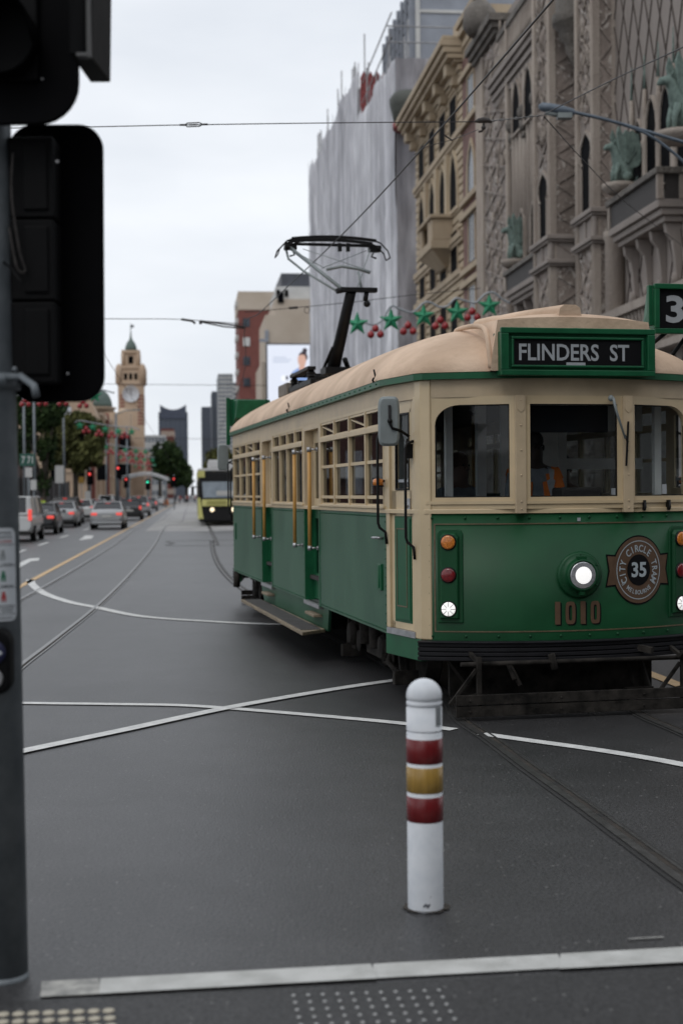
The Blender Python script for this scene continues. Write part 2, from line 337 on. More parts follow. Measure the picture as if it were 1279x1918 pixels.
M_LAMP = mat('lamp_lit', (.9, .9, .9), .3, emit=(1, .98, .95), es=.6)
M_LENSR = mat('lens_rings', (.55, .56, .58), .2, metal=.6, var=.2, vs=60)
M_INT = mat('interior_cream', (.80, .79, .75), .6, var=.1, vs=4)
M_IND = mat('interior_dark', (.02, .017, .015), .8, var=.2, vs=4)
M_SEAT = mat('seat_leather', (.03, .06, .04), .5, var=.2, vs=8)
M_TIM = mat('step_timber', (.16, .125, .085), .75, col2=(.26, .21, .14), vs=5, stretch=(6, .6, 6), bump=.2, bs=30)
M_SLAT = mat('step_tread', (.055, .052, .05), .8, var=.3, vs=9)
tram = empty('tram', TN, -PHI, 'vintage green and cream tram number 1010 with a FLINDERS ST sign, turning towards the bollard', 'tram')
ZG = 2.715; ZL = 1.625; ZB = .59; A1, A2 = .99, 11.3; LEN = 12.3; HW = 1.33
def arc(b): return .29 * (abs(b) / 1.16) ** 2
front = [(b, arc(b)) for b in np.linspace(-1.16, 1.16, 17)]
def mirror_back(pts): return [(-b, LEN - a) for b, a in pts]
half = front + [(1.2, .36), (HW, A1)]
plan = [(-HW, A1), (-1.2, .36)] + half
plan = plan + mirror_back(plan)                       # closed outline
def inset(pts, d):
    n = len(pts); out = []
    for i in range(n):
        p0, p1, p2 = Vector(pts[i - 1]), Vector(pts[i]), Vector(pts[(i + 1) % n])
        n1 = Vector(((p1 - p0).y, -(p1 - p0).x)).normalized(); n2 = Vector(((p2 - p1).y, -(p2 - p1).x)).normalized()
        m = (n1 + n2); m = m / max(.3, m.dot(n1)); q = p1 - m * d; out.append((q.x, q.y))
    return out
# orientation test so that positive d moves inward
def area(p): return sum(p[i][0] * p[(i + 1) % len(p)][1] - p[(i + 1) % len(p)][0] * p[i][1] for i in range(len(p))) / 2
SG = 1 if area(plan) > 0 else -1
def off(pts, d): return inset(pts, d * SG)            # d>0 inward
def ring(mb, pts, d0, d1, z0, z1, mi=0, closed=True, rng=None, sm=False):
    A, B = off(pts, d0), off(pts, d1)
    idx = list(range(len(pts))) if rng is None else rng
    rows = [[(A[i][0], A[i][1], z0) for i in idx], [(A[i][0], A[i][1], z1) for i in idx], [(B[i][0], B[i][1], z1) for i in idx], [(B[i][0], B[i][1], z0) for i in idx], [(A[i][0], A[i][1], z0) for i in idx]]
    mb.grid(rows, mi, sm, closed=closed and rng is None)
    if not (closed and rng is None):
        for e in (0, -1):
            i = idx[e]; mb.add([(A[i][0], A[i][1], z0), (A[i][0], A[i][1], z1), (B[i][0], B[i][1], z1), (B[i][0], B[i][1], z0)], [(0, 1, 2, 3)], mi)
NF = len(front); iF0, iF1 = 2, 1 + NF                  # indices of the front arc inside plan
# roof ------------------------------------------------------------
def hw(a):
    a = min(a, LEN - a)
    if a <= 0: return 0.02
    if a < .29: return 1.16 * math.sqrt(a / .29)
    if a < .36: return 1.16 + .04 * (a - .29) / .07
    if a < A1: return 1.2 + (HW - 1.2) * (a - .36) / (A1 - .36)
    return HW
def rz(a, t):                                          # roof height over station a, t = -1..1 across
    e = min(a, LEN - a); s = min(1, max(0, e) / 1.75); h = .50 * (1 - (1 - s) ** 2.6) ** .55
    h += .05 * min(1, max(0, e - .5) / 2)
    return ZG + .05 + h * (1 - abs(t) ** 2.3) ** .62
rb = MB(); rows = []
sa = [0, .01, .03, .06, .1, .16, .23, .29, .36, .5, .65, .8, 1, 1.25, 1.5, 1.8, 2.2, 2.8]; sa = sa + list(np.linspace(3.4, LEN - 3.4, 10)) + [LEN - q for q in sa[::-1]]
ts = [-math.cos(math.pi * k / 40) for k in range(41)]
for a in sa: rows.append([(t * (hw(a) + .045), a - .04 * (1 - min(1, a / .5)) + .04 * (1 - min(1, (LEN - a) / .5)), rz(a, t)) for t in ts])
rb.grid(rows); roof = rb.build('roof', M_ROOF, tram)
g_ = MB(); ring(g_, plan, -.05, .02, ZG - .005, ZG + .045); g_.build('gutter', M_GRNT, tram)
g_ = MB()                                              # gutter rivets and canvas hooks
for i in range(46):
    a = 1.1 + i * .222
    for s in (-1, 1): g_.ball((s * (HW + .052), a, ZG + .02), .008, 6)
g_.build('rivet_rows', M_GRNT, tram)
for s in (-1, 1):
    for a in (1.25, 5.8):
        k = MB(); k.tube([(s * 1.37, a, ZG + .05), (s * 1.36, a - .03, ZG + .1), (s * 1.37, a - .02, ZG + .16)], .009, 6); k.tube([(s * 1.37, a, ZG + .05), (s * 1.4, a - .1, ZG + .06), (s * 1.41, a - .18, ZG + .07)], .009, 6)
        k.build('canvas_hook', M_BLK, tram)
# raised front of the roof behind the destination sign
def hood(end):
    k = MB(); rows = []
    for i, a in enumerate((-.01, .06, .3, .6, .9, 1.2, 1.55)):
        w = .70 - .02 * i; top = 3.165 + .05 * math.sin(min(1, a / 1.2) * 1.57); r = []
        for j in range(25):
            t = -1 + 2 * j / 24; zz = top + .07 * (1 - t * t) * (1 if a > .05 else .55)
            e = max(0, abs(t) - .9) / .1; zz -= .05 * e ** 2
            if abs(t) == 1: zz = max(ZG + .05, rz(max(a, .05), min(1, w / (hw(max(a, .1)) + .045))) - .12)
            if i == 6: zz = min(zz, rz(a, w * t / 1.37) - .02)
            r.append((w * (t if abs(t) < 1 else t * 1.01), a, zz))
        rows.append(r)
    k.grid(rows); k.add(rows[0], [tuple(range(25))])
    if end: k.v = [Vector((-p.x, LEN - p.y, p.z)) for p in k.v]
    return k.build('roof_hood', M_ROOF, tram)
hood(0); hood(1)
for s in (-1, 1):
    k = MB(); k.tube(catmull([(s * .69, .02, 2.79), (s * .70, .06, 3.0), (s * .695, .16, 3.11), (s * .68, .4, 3.165), (s * .655, .8, 3.205), (s * .60, 1.3, 3.23), (s * .5, 1.7, 3.2)], 5), .022, 8); k.build('roof_lip', M_ROOF, tram)
k = MB(); rows = []                                    # arched cable cover running back over the hood
for a in np.linspace(.02, 1.5, 12):
    cx = -.02 - .28 * ((a - .02) / 1.5) ** 1.2; base = 3.22 + .045 * math.sin(min(1, a / 1.2) * 1.57) + (.0 if a < 1.2 else .01)
    rows.append([(cx - .1, a, base - .02), (cx - .085, a, base + .06), (cx - .05, a, base + .085), (cx + .05, a, base + .085), (cx + .085, a, base + .06), (cx + .1, a, base - .02)])
k.grid(rows, 0, False); k.add(rows[0], [tuple(range(6))]); k.add(rows[-1], [tuple(range(6))]); k.build('cable_cover', M_ROOF, tram, bevel=.012)
# destination sign box
def dest(end):
    k = MB(); x = .64; y0, y1 = -.09, .12
    top = [(-x, 3.075), (-.4, 3.098), (0, 3.106), (.4, 3.098), (x, 3.075)]
    k.hexa([(-x, y0, 2.725), (x, y0, 2.725), (x, y0, 3.075), (.4, y0, 3.098), (0, y0, 3.106), (-.4, y0, 3.098), (-x, y0, 3.075)],
           [(-x, y1, 2.725), (x, y1, 2.725), (x, y1, 3.075), (.4, y1, 3.098), (0, y1, 3.106), (-.4, y1, 3.098), (-x, y1, 3.075)])
    if end: k.v = [Vector((-p.x, LEN - p.y, p.z)) for p in k.v]
    bx = k.build('destination_box', M_GRNT, tram, bevel=.008)
    k = MB()
    for (a, b, c, d) in ((-.65, .65, 3.055, 3.10), (-.65, .65, 2.72, 2.765), (-.65, -.585, 2.765, 3.055), (.585, .65, 2.765, 3.055)): k.box(a, b, -.125, -.09, c, d)
    for (a, b, c, d) in ((-.56, .56, 3.01, 3.03), (-.56, .56, 2.785, 2.805), (-.56, -.54, 2.805, 3.01), (.54, .56, 2.805, 3.01)): k.box(a, b, -.115, -.09, c, d)
    if end: k.v = [Vector((-p.x, LEN - p.y, p.z)) for p in k.v]
    k.build('sign_frame', M_GRNT, bx, bevel=.006)
    k = MB(); k.box(-.54, .54, -.097, -.093, 2.805, 3.01)
    if end: k.v = [Vector((-p.x, LEN - p.y, p.z)) for p in k.v]
    k.build('sign_blind', M_INK, bx)
    k = MB(); put_text(k, 'FLINDERS  ST', (-.03, -.1, 2.908), (1, 0, 0), (0, 0, 1), bold=.018, fit=(.93, .135))
    k.box(-.1, .06, -.103, -.099, 2.805, 2.828)
    if end: k.v = [Vector((-p.x, LEN - p.y, p.z)) for p in k.v]
    k.build('sign_lettering', M_LET, bx)
dest(0); dest(1)
# route number boxes on the roof corners
def numbox(end):
    cx = 1.26 if not end else 1.02; y = .62
    def fin(k):
        if end: k.v = [Vector((-p.x, LEN - p.y, p.z - .27)) for p in k.v]
        return k
    k = MB(); k.hexa([(cx - .26, y, 3.16), (cx + .26, y, 3.16), (cx + .26, y + .32, 3.26), (cx - .26, y + .32, 3.26)], [(cx - .26, y, 3.57), (cx + .26, y, 3.57), (cx + .22, y + .32, 3.55), (cx - .22, y + .32, 3.55)])
    bx = fin(k).build('route_number_box', M_GRNT, tram, bevel=.015)
    k = MB()
    for (a, b, c, d) in ((-.3, .3, 3.535, 3.58), (-.3, .3, 3.15, 3.195), (-.3, -.255, 3.195, 3.535), (.255, .3, 3.195, 3.535)): k.box(cx + a, cx + b, y - .05, y, c, d)
    k.box(cx - .34, cx - .3, y - .01, y + .04, 3.22, 3.57); k.box(cx + .3, cx + .36, y - .04, y + .02, 2.85 if end else 3.2, 3.6)
    fin(k).build('sign_frame', M_GRNT, bx, bevel=.006)
    k = MB(); k.box(cx - .255, cx + .255, y - .012, y - .006, 3.195, 3.535); fin(k).build('sign_blind', M_INK, bx)
    k = MB(); put_text(k, '35', (cx, y - .016, 3.365), (1, 0, 0), (0, 0, 1), bold=.03, fit=(.37, .24)); fin(k).build('sign_lettering', M_LET, bx)
    k = MB(); k.tube([(cx - .1, y + .1, 3.2), (cx - .25, y + .15, rz(y + .15, .7))], .018); k.tube([(cx + .1, y + .1, 3.2), (1.1, y + .15, 2.85)], .018); fin(k).build('box_bracket', M_BLK, bx)
numbox(0); numbox(1)
# letter board and waist ------------------------------------------------
k = MB(); ring(k, plan, 0, .06, 2.565, ZG - .005); k.build('letter_board', M_CRM2, tram)
k = MB(); ring(k, plan, -.012, .06, ZL, ZL + .035); k.build('waist_rail', M_CRM, tram, bevel=.006)
# front and back aprons (green) -----------------------------------------
def ends(fn):
    for e in (0, 1): fn(e)
def flip(k, e):
    if e: k.v = [Vector((-p.x, LEN - p.y, p.z)) for p in k.v]
    return k
FR = [(b, arc(b)) for b in np.linspace(-1.16, 1.16, 33)]
def strip(k, pts, o0, o1, z0, z1, mi=0, sm=False, taper=0):
    """a bowed strip: pts outline from left to right, o0 outer offset (towards the front), o1 inner"""
    A = []; B = []
    for i, p in enumerate(pts):
        t = (Vector(pts[min(i + 1, len(pts) - 1)]) - Vector(pts[max(i - 1, 0)])).normalized(); n = Vector((t.y, -t.x))
        A.append(Vector(p) + n * o0); B.append(Vector(p) + n * o1)
    k.grid([[(q.x, q.y, z0) for q in A], [(q.x, q.y, z1) for q in A], [(q.x, q.y, z1) for q in B], [(q.x, q.y, z0) for q in B], [(q.x, q.y, z0) for q in A]], mi, sm)
    for e in (0, -1): k.add([(A[e].x, A[e].y, z0), (A[e].x, A[e].y, z1), (B[e].x, B[e].y, z1), (B[e].x, B[e].y, z0)], [(0, 1, 2, 3)], mi)
    return k
def on_front(b, z, o=.006):
    t = Vector((1, .58 * b / 1.16 ** 2 if abs(b) > 1e-6 else 0)).normalized(); n = Vector((t.y, -t.x)); return Vector((b + n.x * o, arc(b) + n.y * o, z)), Vector((t.x, t.y, 0)), Vector((n.x, n.y, 0))
def sub(pts, b0, b1): return [p for p in pts if b0 - 1e-6 <= p[0] <= b1 + 1e-6]
def apron(e):
    k = MB(); strip(k, FR, 0, -.04, ZB, ZL, sm=True); ap = flip(k, e).build('front_apron' if not e else 'rear_apron', M_GRN, tram)
    k = MB(); R2 = [(b, arc(b)) for b in np.linspace(-1.1, 1.1, 31)]
    strip(k, R2, .004, -.001, 1.535, 1.545); strip(k, R2, .004, -.001, .665, .675)
    for s in (-1.1, 1.1):
        p, t, n = on_front(s, 0); strip(k, [(s - .006, arc(s - .006)), (s + .006, arc(s + .006))], .004, -.001, .665, 1.545)
    flip(k, e).build('pinstripe', M_GOLD, ap)
    k = MB()
    for b in np.linspace(-1.12, 1.12, 10):
        for z in (1.59, .632): k.ball(on_front(b, z, .001)[0], .012, 8)
    for z in np.linspace(.72, 1.5, 7):
        for s in (-1.14, 1.14): k.ball(on_front(s, z, .001)[0], .008, 6)
    flip(k, e).build('rivet_rows', M_GRN, ap)
    # bumper: four ribs of black steel with rubber lip
    k = MB(); W_ = [(b, arc(b) - .01) for b in np.linspace(-1.22, 1.22, 35)]
    strip(k, W_, .03, -.06, .435, .595)
    for i in range(4): strip(k, W_, .075 - .004 * i, 0, .445 + .037 * i, .471 + .037 * i)
    strip(k, W_, .085, 0, .586, .597)
    flip(k, e).build('bumper', M_RUB, tram, bevel=.004)
    # headlight
    p, t, n = on_front(.035, 1.122)
    k = MB(); k.lathe([(0, -.01), (.185, -.01), (.19, .006), (.17, .018), (.14, .02), (.132, .05), (.128, .075), (.115, .085), (.11, .07), (0, .07)], p, 36, n)
    for a in range(6):
        q = Vector((math.cos(a * 1.047 + .5), 0, math.sin(a * 1.047 + .5))); k.ball(p + q * .165 + n * .015, .009, 6)
    k.box(p.x - .035, p.x + .035, p.y - .075, p.y - .01, p.z + .125, p.z + .15); k.box(p.x - .02, p.x + .02, p.y - .07, p.y - .01, p.z - .16, p.z - .125)
    hl = flip(k, e).build('headlight', M_GRN, tram)
    k = MB(); prof = [(.112, .072)] + [(r, .08 + .012 * (1 - (r / .11) ** 2) + (.003 if i % 2 else 0)) for i, r in enumerate(np.linspace(.108, .0, 15))]
    k.lathe(prof, p, 36, n); k.m = [1 if f[0] % 100 < 0 else 0 for f in k.f]; nf = 36; k.m = [(0 if i // nf >= 6 else 1) for i in range(len(k.f))]
    flip(k, e).build('lens', [M_LAMP, M_LENSR] if not e else [M_GREY, M_GREY], hl)
    # fleet number with black shade
    for dx, dz, o, m, nm in ((.012, -.01, .004, M_INK, 'number_shadow'), (0, 0, .0065, M_BRZ, 'fleet_number')):
        k = MB()
        for i, ch in enumerate('1010'):
            b = -.15 + i * .107 + dx; p, t, n = on_front(b, .815 + dz, o)
            if ch == '1':
                k.add([p + t * x + Vector((0, 0, z)) for x, z in ((-.022, -.092), (.022, -.092), (.022, .092), (-.022, .092))], [(0, 1, 2, 3)])
            else:
                O = []; I = []
                for j in range(20):
                    a = j / 20 * 2 * math.pi; sx = math.copysign(abs(math.cos(a)) ** .45, math.cos(a)); sz = math.copysign(abs(math.sin(a)) ** .55, math.sin(a))
                    O.append(p + t * sx * .042 + Vector((0, 0, sz * .092))); I.append(p + t * sx * .014 + Vector((0, 0, sz * .062)))
                k.add(O + I, [(j, (j + 1) % 20, 20 + (j + 1) % 20, 20 + j) for j in range(20)])
        flip(k, e).build(nm, m, ap)
    # round badge
    bc = .575
    def disc(k, rx, rz_, o, n=56, hole=None, mi=0):
        pts = []; q = []
        for j in range(n):
            a = 2 * math.pi * j / n; P_, t, nn = on_front(bc + rx * math.cos(a), 1.147 + rz_ * math.sin(a), o); pts.append(P_)
            if hole: q.append(on_front(bc + hole[0] * math.cos(a), 1.147 + hole[1] * math.sin(a), o)[0])
        if hole: k.add(pts + q, [(j, (j + 1) % n, n + (j + 1) % n, n + j) for j in range(n)], mi)
        else:
            c = on_front(bc, 1.147, o)[0]; k.add(pts + [c], [(j, (j + 1) % n, n) for j in range(n)], mi)
    k = MB(); disc(k, .25, .285, .004)
    for s in (-1, 1):
        poly = [(s * .17, .125), (s * .305, .135), (s * .285, 0), (s * .31, -.135), (s * .17, -.125)]
        k.add([on_front(bc + x, 1.147 + z, .003)[0] for x, z in poly], [tuple(range(5))])
    bd = flip(k, e).build('route_badge', M_INK, tram)
    k = MB(); disc(k, .24, .273, .006)
    for s in (-1, 1): k.add([on_front(bc + x, 1.147 + z, .005)[0] for x, z in [(s * .17, .11), (s * .292, .12), (s * .272, 0), (s * .296, -.12), (s * .17, -.11)]], [tuple(range(5))])
    flip(k, e).build('badge_face', M_BRZ, bd)
    k = MB(); disc(k, .112, .128, .0085); flip(k, e).build('badge_centre', M_INK, bd)
    k = MB(); disc(k, .212, .242, .0085, hole=(.205, .235))
    def arc_text(st, r, size, mid, span, inv=False, bold=.02):
        for i, ch in enumerate(st):
            a = mid + span * (.5 - i / (len(st) - 1)) if not inv else mid - span * (.5 - i / (len(st) - 1))
            if ch == ' ': continue
            P_, t, nn = on_front(bc + r * .885 * math.cos(a), 1.147 + r * math.sin(a), .0095)
            rad = (t * math.cos(a) * .9 + Vector((0, 0, math.sin(a)))).normalized(); tan = (t * math.sin(a) * .9 - Vector((0, 0, math.cos(a)))).normalized()
            if inv: rad, tan = -rad, -tan
            put_text(k, ch, P_, tan, rad, size, bold, sx=.82)
    arc_text('CITY CIRCLE TRAM', .175, .080, math.pi / 2, 4.1)
    arc_text('MELBOURNE', .186, .050, -math.pi / 2, 1.35, True)
    for s in (-1, 1):
        for q in (0, .014): 
            a0 = -math.pi / 2 + s * 1.0 - s * q * 4
            P_, t, nn = on_front(bc + .175 * math.cos(a0), 1.147 + .19 * math.sin(a0), .0095); d = (t * math.cos(a0) + Vector((0, 0, math.sin(a0)))).normalized(); w = Vector((-d.z, 0, d.x)) * .0025
            k.add([P_ - d * .022 - w, P_ + d * .022 - w, P_ + d * .022 + w, P_ - d * .022 + w], [(0, 1, 2, 3)])
    c = on_front(bc, 1.15, .0115)[0]; put_text(k, '35', c, (1, .2, 0), (0, 0, 1), bold=.03, fit=(.145, .125))
    for x0 in (-.045, .035): pass
    flip(k, e).build('badge_lettering', M_LETB, bd)
    # lamp clusters
    for s in (-1, 1):
        b = s * .985; p, t, n = on_front(b, 1.125, 0)
        def P(x, z, o): return p + t * x + n * o + Vector((0, 0, z - 1.125))
        k = MB(); O = []; 
        for (x, z) in ((-.105, .74), (.105, .74), (.105, 1.46), (.09, 1.49), (.06, 1.505), (-.06, 1.505), (-.09, 1.49), (-.105, 1.46)): O.append((x * s * -1 if s < 0 else x, z))
        k.hexa([P(x, z, -.03) for x, z in O], [P(x, z, .012) for x, z in O])
        k.hexa([P(x, z, .012) for x, z in ((-.085, .77), (.075, .77), (.075, 1.44), (.05, 1.475), (-.06, 1.475), (-.085, 1.44))], [P(x, z, .045) for x, z in ((-.075, .78), (.065, .78), (.065, 1.43), (.04, 1.46), (-.05, 1.46), (-.075, 1.43))])
        cl = flip(k, e).build('lamp_panel', M_GRN, tram, bevel=.008)
        for z, m, nm in ((1.395, M_AMB, 'indicator_lamp'), (1.13, M_RED, 'tail_lamp'), (.856, M_LAMP if not e else M_GREY, 'marker_lamp')):
            k = MB(); c = P(-.01, z, .045); k.lathe([(0, 0), (.066, 0), (.066, .006), (.058, .014)], c, 24, n, mi=0)
            k.lathe([(.058, .008), (.056, .018), (.04, .022), (0, .024)], c, 24, n, mi=1)
            if nm == 'marker_lamp':
                for a in range(8):
                    d = t * math.cos(a * .785) + Vector((0, 0, math.sin(a * .785))); k.bar(c + d * .018 + n * .024, c + d * .056 + n * .02, .004, .004, mi=0)
            flip(k, e).build(nm, [M_BLK, m], cl)
ends(apron)
# windscreens --------------------------------------------------------
WC = [(-.455, .02), (.455, .02)]
def seg(k, A, B, z0, z1, x0, x1, o0, o1, mi=0):        # box on the face A->B from fraction metres x0..x1
    A, B = Vector(A), Vector(B); t = (B - A).normalized(); n = Vector((t.y, -t.x))
    def P(x, o, z): q = A + t * x + n * o; return (q.x, q.y, z)
    k.hexa([P(x0, o0, z0), P(x1, o0, z0), P(x1, o1, z0), P(x0, o1, z0)], [P(x0, o0, z1), P(x1, o0, z1), P(x1, o1, z1), P(x0, o1, z1)])
    return P
def screens(e):
    faces = [((-1.16, .29), (-.457, .0)), ((-.457, 0.0), (.457, 0.0)), ((.457, 0), (1.16, .29))]
    z0, z1 = ZL + .035, 2.57
    for fi, (A, B) in enumerate(faces):
        L = (Vector(B) - Vector(A)).length
        k = MB(); P = seg(k, A, B, z0, 1.755, 0, L, .0, -.05)                       # sill
        seg(k, A, B, 2.503, z1, 0, L, 0, -.05)
        l0 = .085; r0 = .085
        if fi == 0: l0 = .075
        if fi == 2: r0 = .075
        seg(k, A, B, 1.755, 2.503, 0, l0, 0, -.05); seg(k, A, B, 1.755, 2.503, L - r0, L, 0, -.05)
        seg(k, A, B, 1.70, 1.725, 0, L, .012, 0)
        if fi != 1:                                                                 # rounded outer top corner
            sgn = 1 if fi == 0 else -1; xc = l0 if fi == 0 else L - r0; r = .2; poly = [(xc, 2.503), (xc, 2.503 - .16)]
            for j in range(1, 9):
                a = math.pi - j * math.pi / 2 / 9; poly.append((xc + sgn * (r + r * math.cos(a)), 2.343 + .16 * math.sin(a)))
            poly.append((xc + sgn * r, 2.503)); 
            k.hexa([P(x, 0, z) for x, z in poly], [P(x, -.05, z) for x, z in poly])
        fr = flip(k, e).build('windscreen', M_CRM, tram)
        k = MB(); P = seg(k, A, B, 1.75, 2.51, l0 - .01, L - r0 + .01, -.030, -.034); flip(k, e).build('pane', M_GLF, fr)
        k = MB()
        for (xa, xb, za, zb) in ((l0, L - r0, 1.755, 1.764), (l0, L - r0, 2.494, 2.503), (l0, l0 + .009, 1.764, 2.494), (L - r0 - .009, L - r0, 1.764, 2.494)):
            if fi == 0 and xa == l0 and xb < l0 + .02: zb = 2.343
            if fi == 2 and xa > L - r0 - .02: zb = 2.343
            if za > 2.4 and fi == 0: xa += .2
            if za > 2.4 and fi == 2: xb -= .2
            seg(k, A, B, za, zb, xa, xb, -.012, -.028)
        flip(k, e).build('window_seal', M_BLK, fr)
    # posts with screws
    for s in (-1, 1):
        p = Vector((s * .457, 0, 0)); k = MB(); k.box(p.x - .043, p.x + .043, -.022, .02, ZL, 2.57)
        for z in (1.66, 1.72, 1.93, 2.13, 2.33, 2.53): k.ball((p.x, -.024, z), .008, 6)
        k.prism([(p.x - .03, 2.46), (p.x, 2.43), (p.x + .03, 2.46), (p.x + .03, 2.57), (p.x - .03, 2.57)], 'y', -.028, -.022)
        flip(k, e).build('windscreen_post', M_CRM2, tram, bevel=.004)
        # corner post and cab door
        A, B = (s * 1.16, .29), (s * 1.2, .36)
        k = MB(); q = [(s * 1.13, .262), (s * 1.2, .32), (s * 1.225, .42), (s * 1.15, .43), (s * 1.08, .31)]
        k.prism(q, 'z', .60, ZG - .005); flip(k, e).build('corner_post', M_CRM, tram, bevel=.01)
    k = MB(); k.tube([(.3, -.03, 2.54), (.31, -.07, 2.545), (.33, -.075, 2.45), (.41, -.07, 2.22)], [.017, .013, .011, .008], 8); k.ball((.3, -.045, 2.548), .026, 8)
    wp = flip(k, e).build('wiper_arm', M_GREY, tram)
    k = MB(); k.bar((.445, -.05, 2.36), (.425, -.05, 2.0), .012, .014); k.bar((.41, -.062, 2.25), (.44, -.055, 2.19), .012); flip(k, e).build('wiper_blade', M_BLK, wp)
    for b in (.62, .87):
        p, t, n = on_front(b, 1.68, .02); k = MB(); k.box(p.x - .012, p.x + .012, p.y - .02, p.y + .03, 1.64, 1.72); k.tube([p + Vector((0, -.02, .03)), p + Vector((0, -.03, -.02)), p + Vector((-.01, -.025, -.045))], .011, 8); flip(k, e).build('window_catch', M_BLK, tram)
    k = MB(); p, t, n = on_front(.035, 1.57, .004); k.add([p + t * x + Vector((0, 0, z)) for x, z in ((-.014, -.014), (.014, -.014), (.014, .014), (-.014, .014))], [(0, 1, 2, 3)]); flip(k, e).build('notice', M_LET, tram)
    # interior of the cab as seen through the glass
    k = MB()
    for b in (-.83,): k.box(b - .03, b + .03, .75, .81, 1.0, 2.62)
    for b in (.97,): k.box(b - .03, b + .03, .55, .61, 1.0, 2.62)
    flip(k, e).build('cab_post', M_INT, tram)
    k = MB(); k.box(-.40, .36, .16, .19, 2.28, 2.5); flip(k, e).build('sun_blind', M_INK, tram, bevel=.01)
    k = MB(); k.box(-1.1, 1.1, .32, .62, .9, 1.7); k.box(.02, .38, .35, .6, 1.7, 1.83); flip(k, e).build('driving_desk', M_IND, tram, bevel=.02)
    k = MB(); k.box(-.12, .42, 1.52, 1.56, .85, 2.62); k.box(.42, .5, 1.5, 1.58, .85, 2.62); k.box(.5, 1.25, 1.52, 1.56, .85, 1.72); k.box(.5, 1.25, 1.52, 1.56, 2.0, 2.1); k.box(.5, 1.25, 1.52, 1.56, 2.35, 2.62); k.box(-.35, -.27, 1.5, 1.58, .85, 2.62); k.box(-1.25, -.85, 1.52, 1.56, .85, 2.62); k.box(-.86, -.8, 1.5, 1.58, .85, 2.62)
    flip(k, e).build('cab_partition', M_INT, tram)
ends(screens)
k = MB(); put = on_front(.30, 1.8, -.05)[0]; k.box(.33, .37, .03, .035, 1.765, 1.82); k.box(.83, .87, .16, .165, 1.77, 1.85); k.build('pass_holder', M_LET, tram)
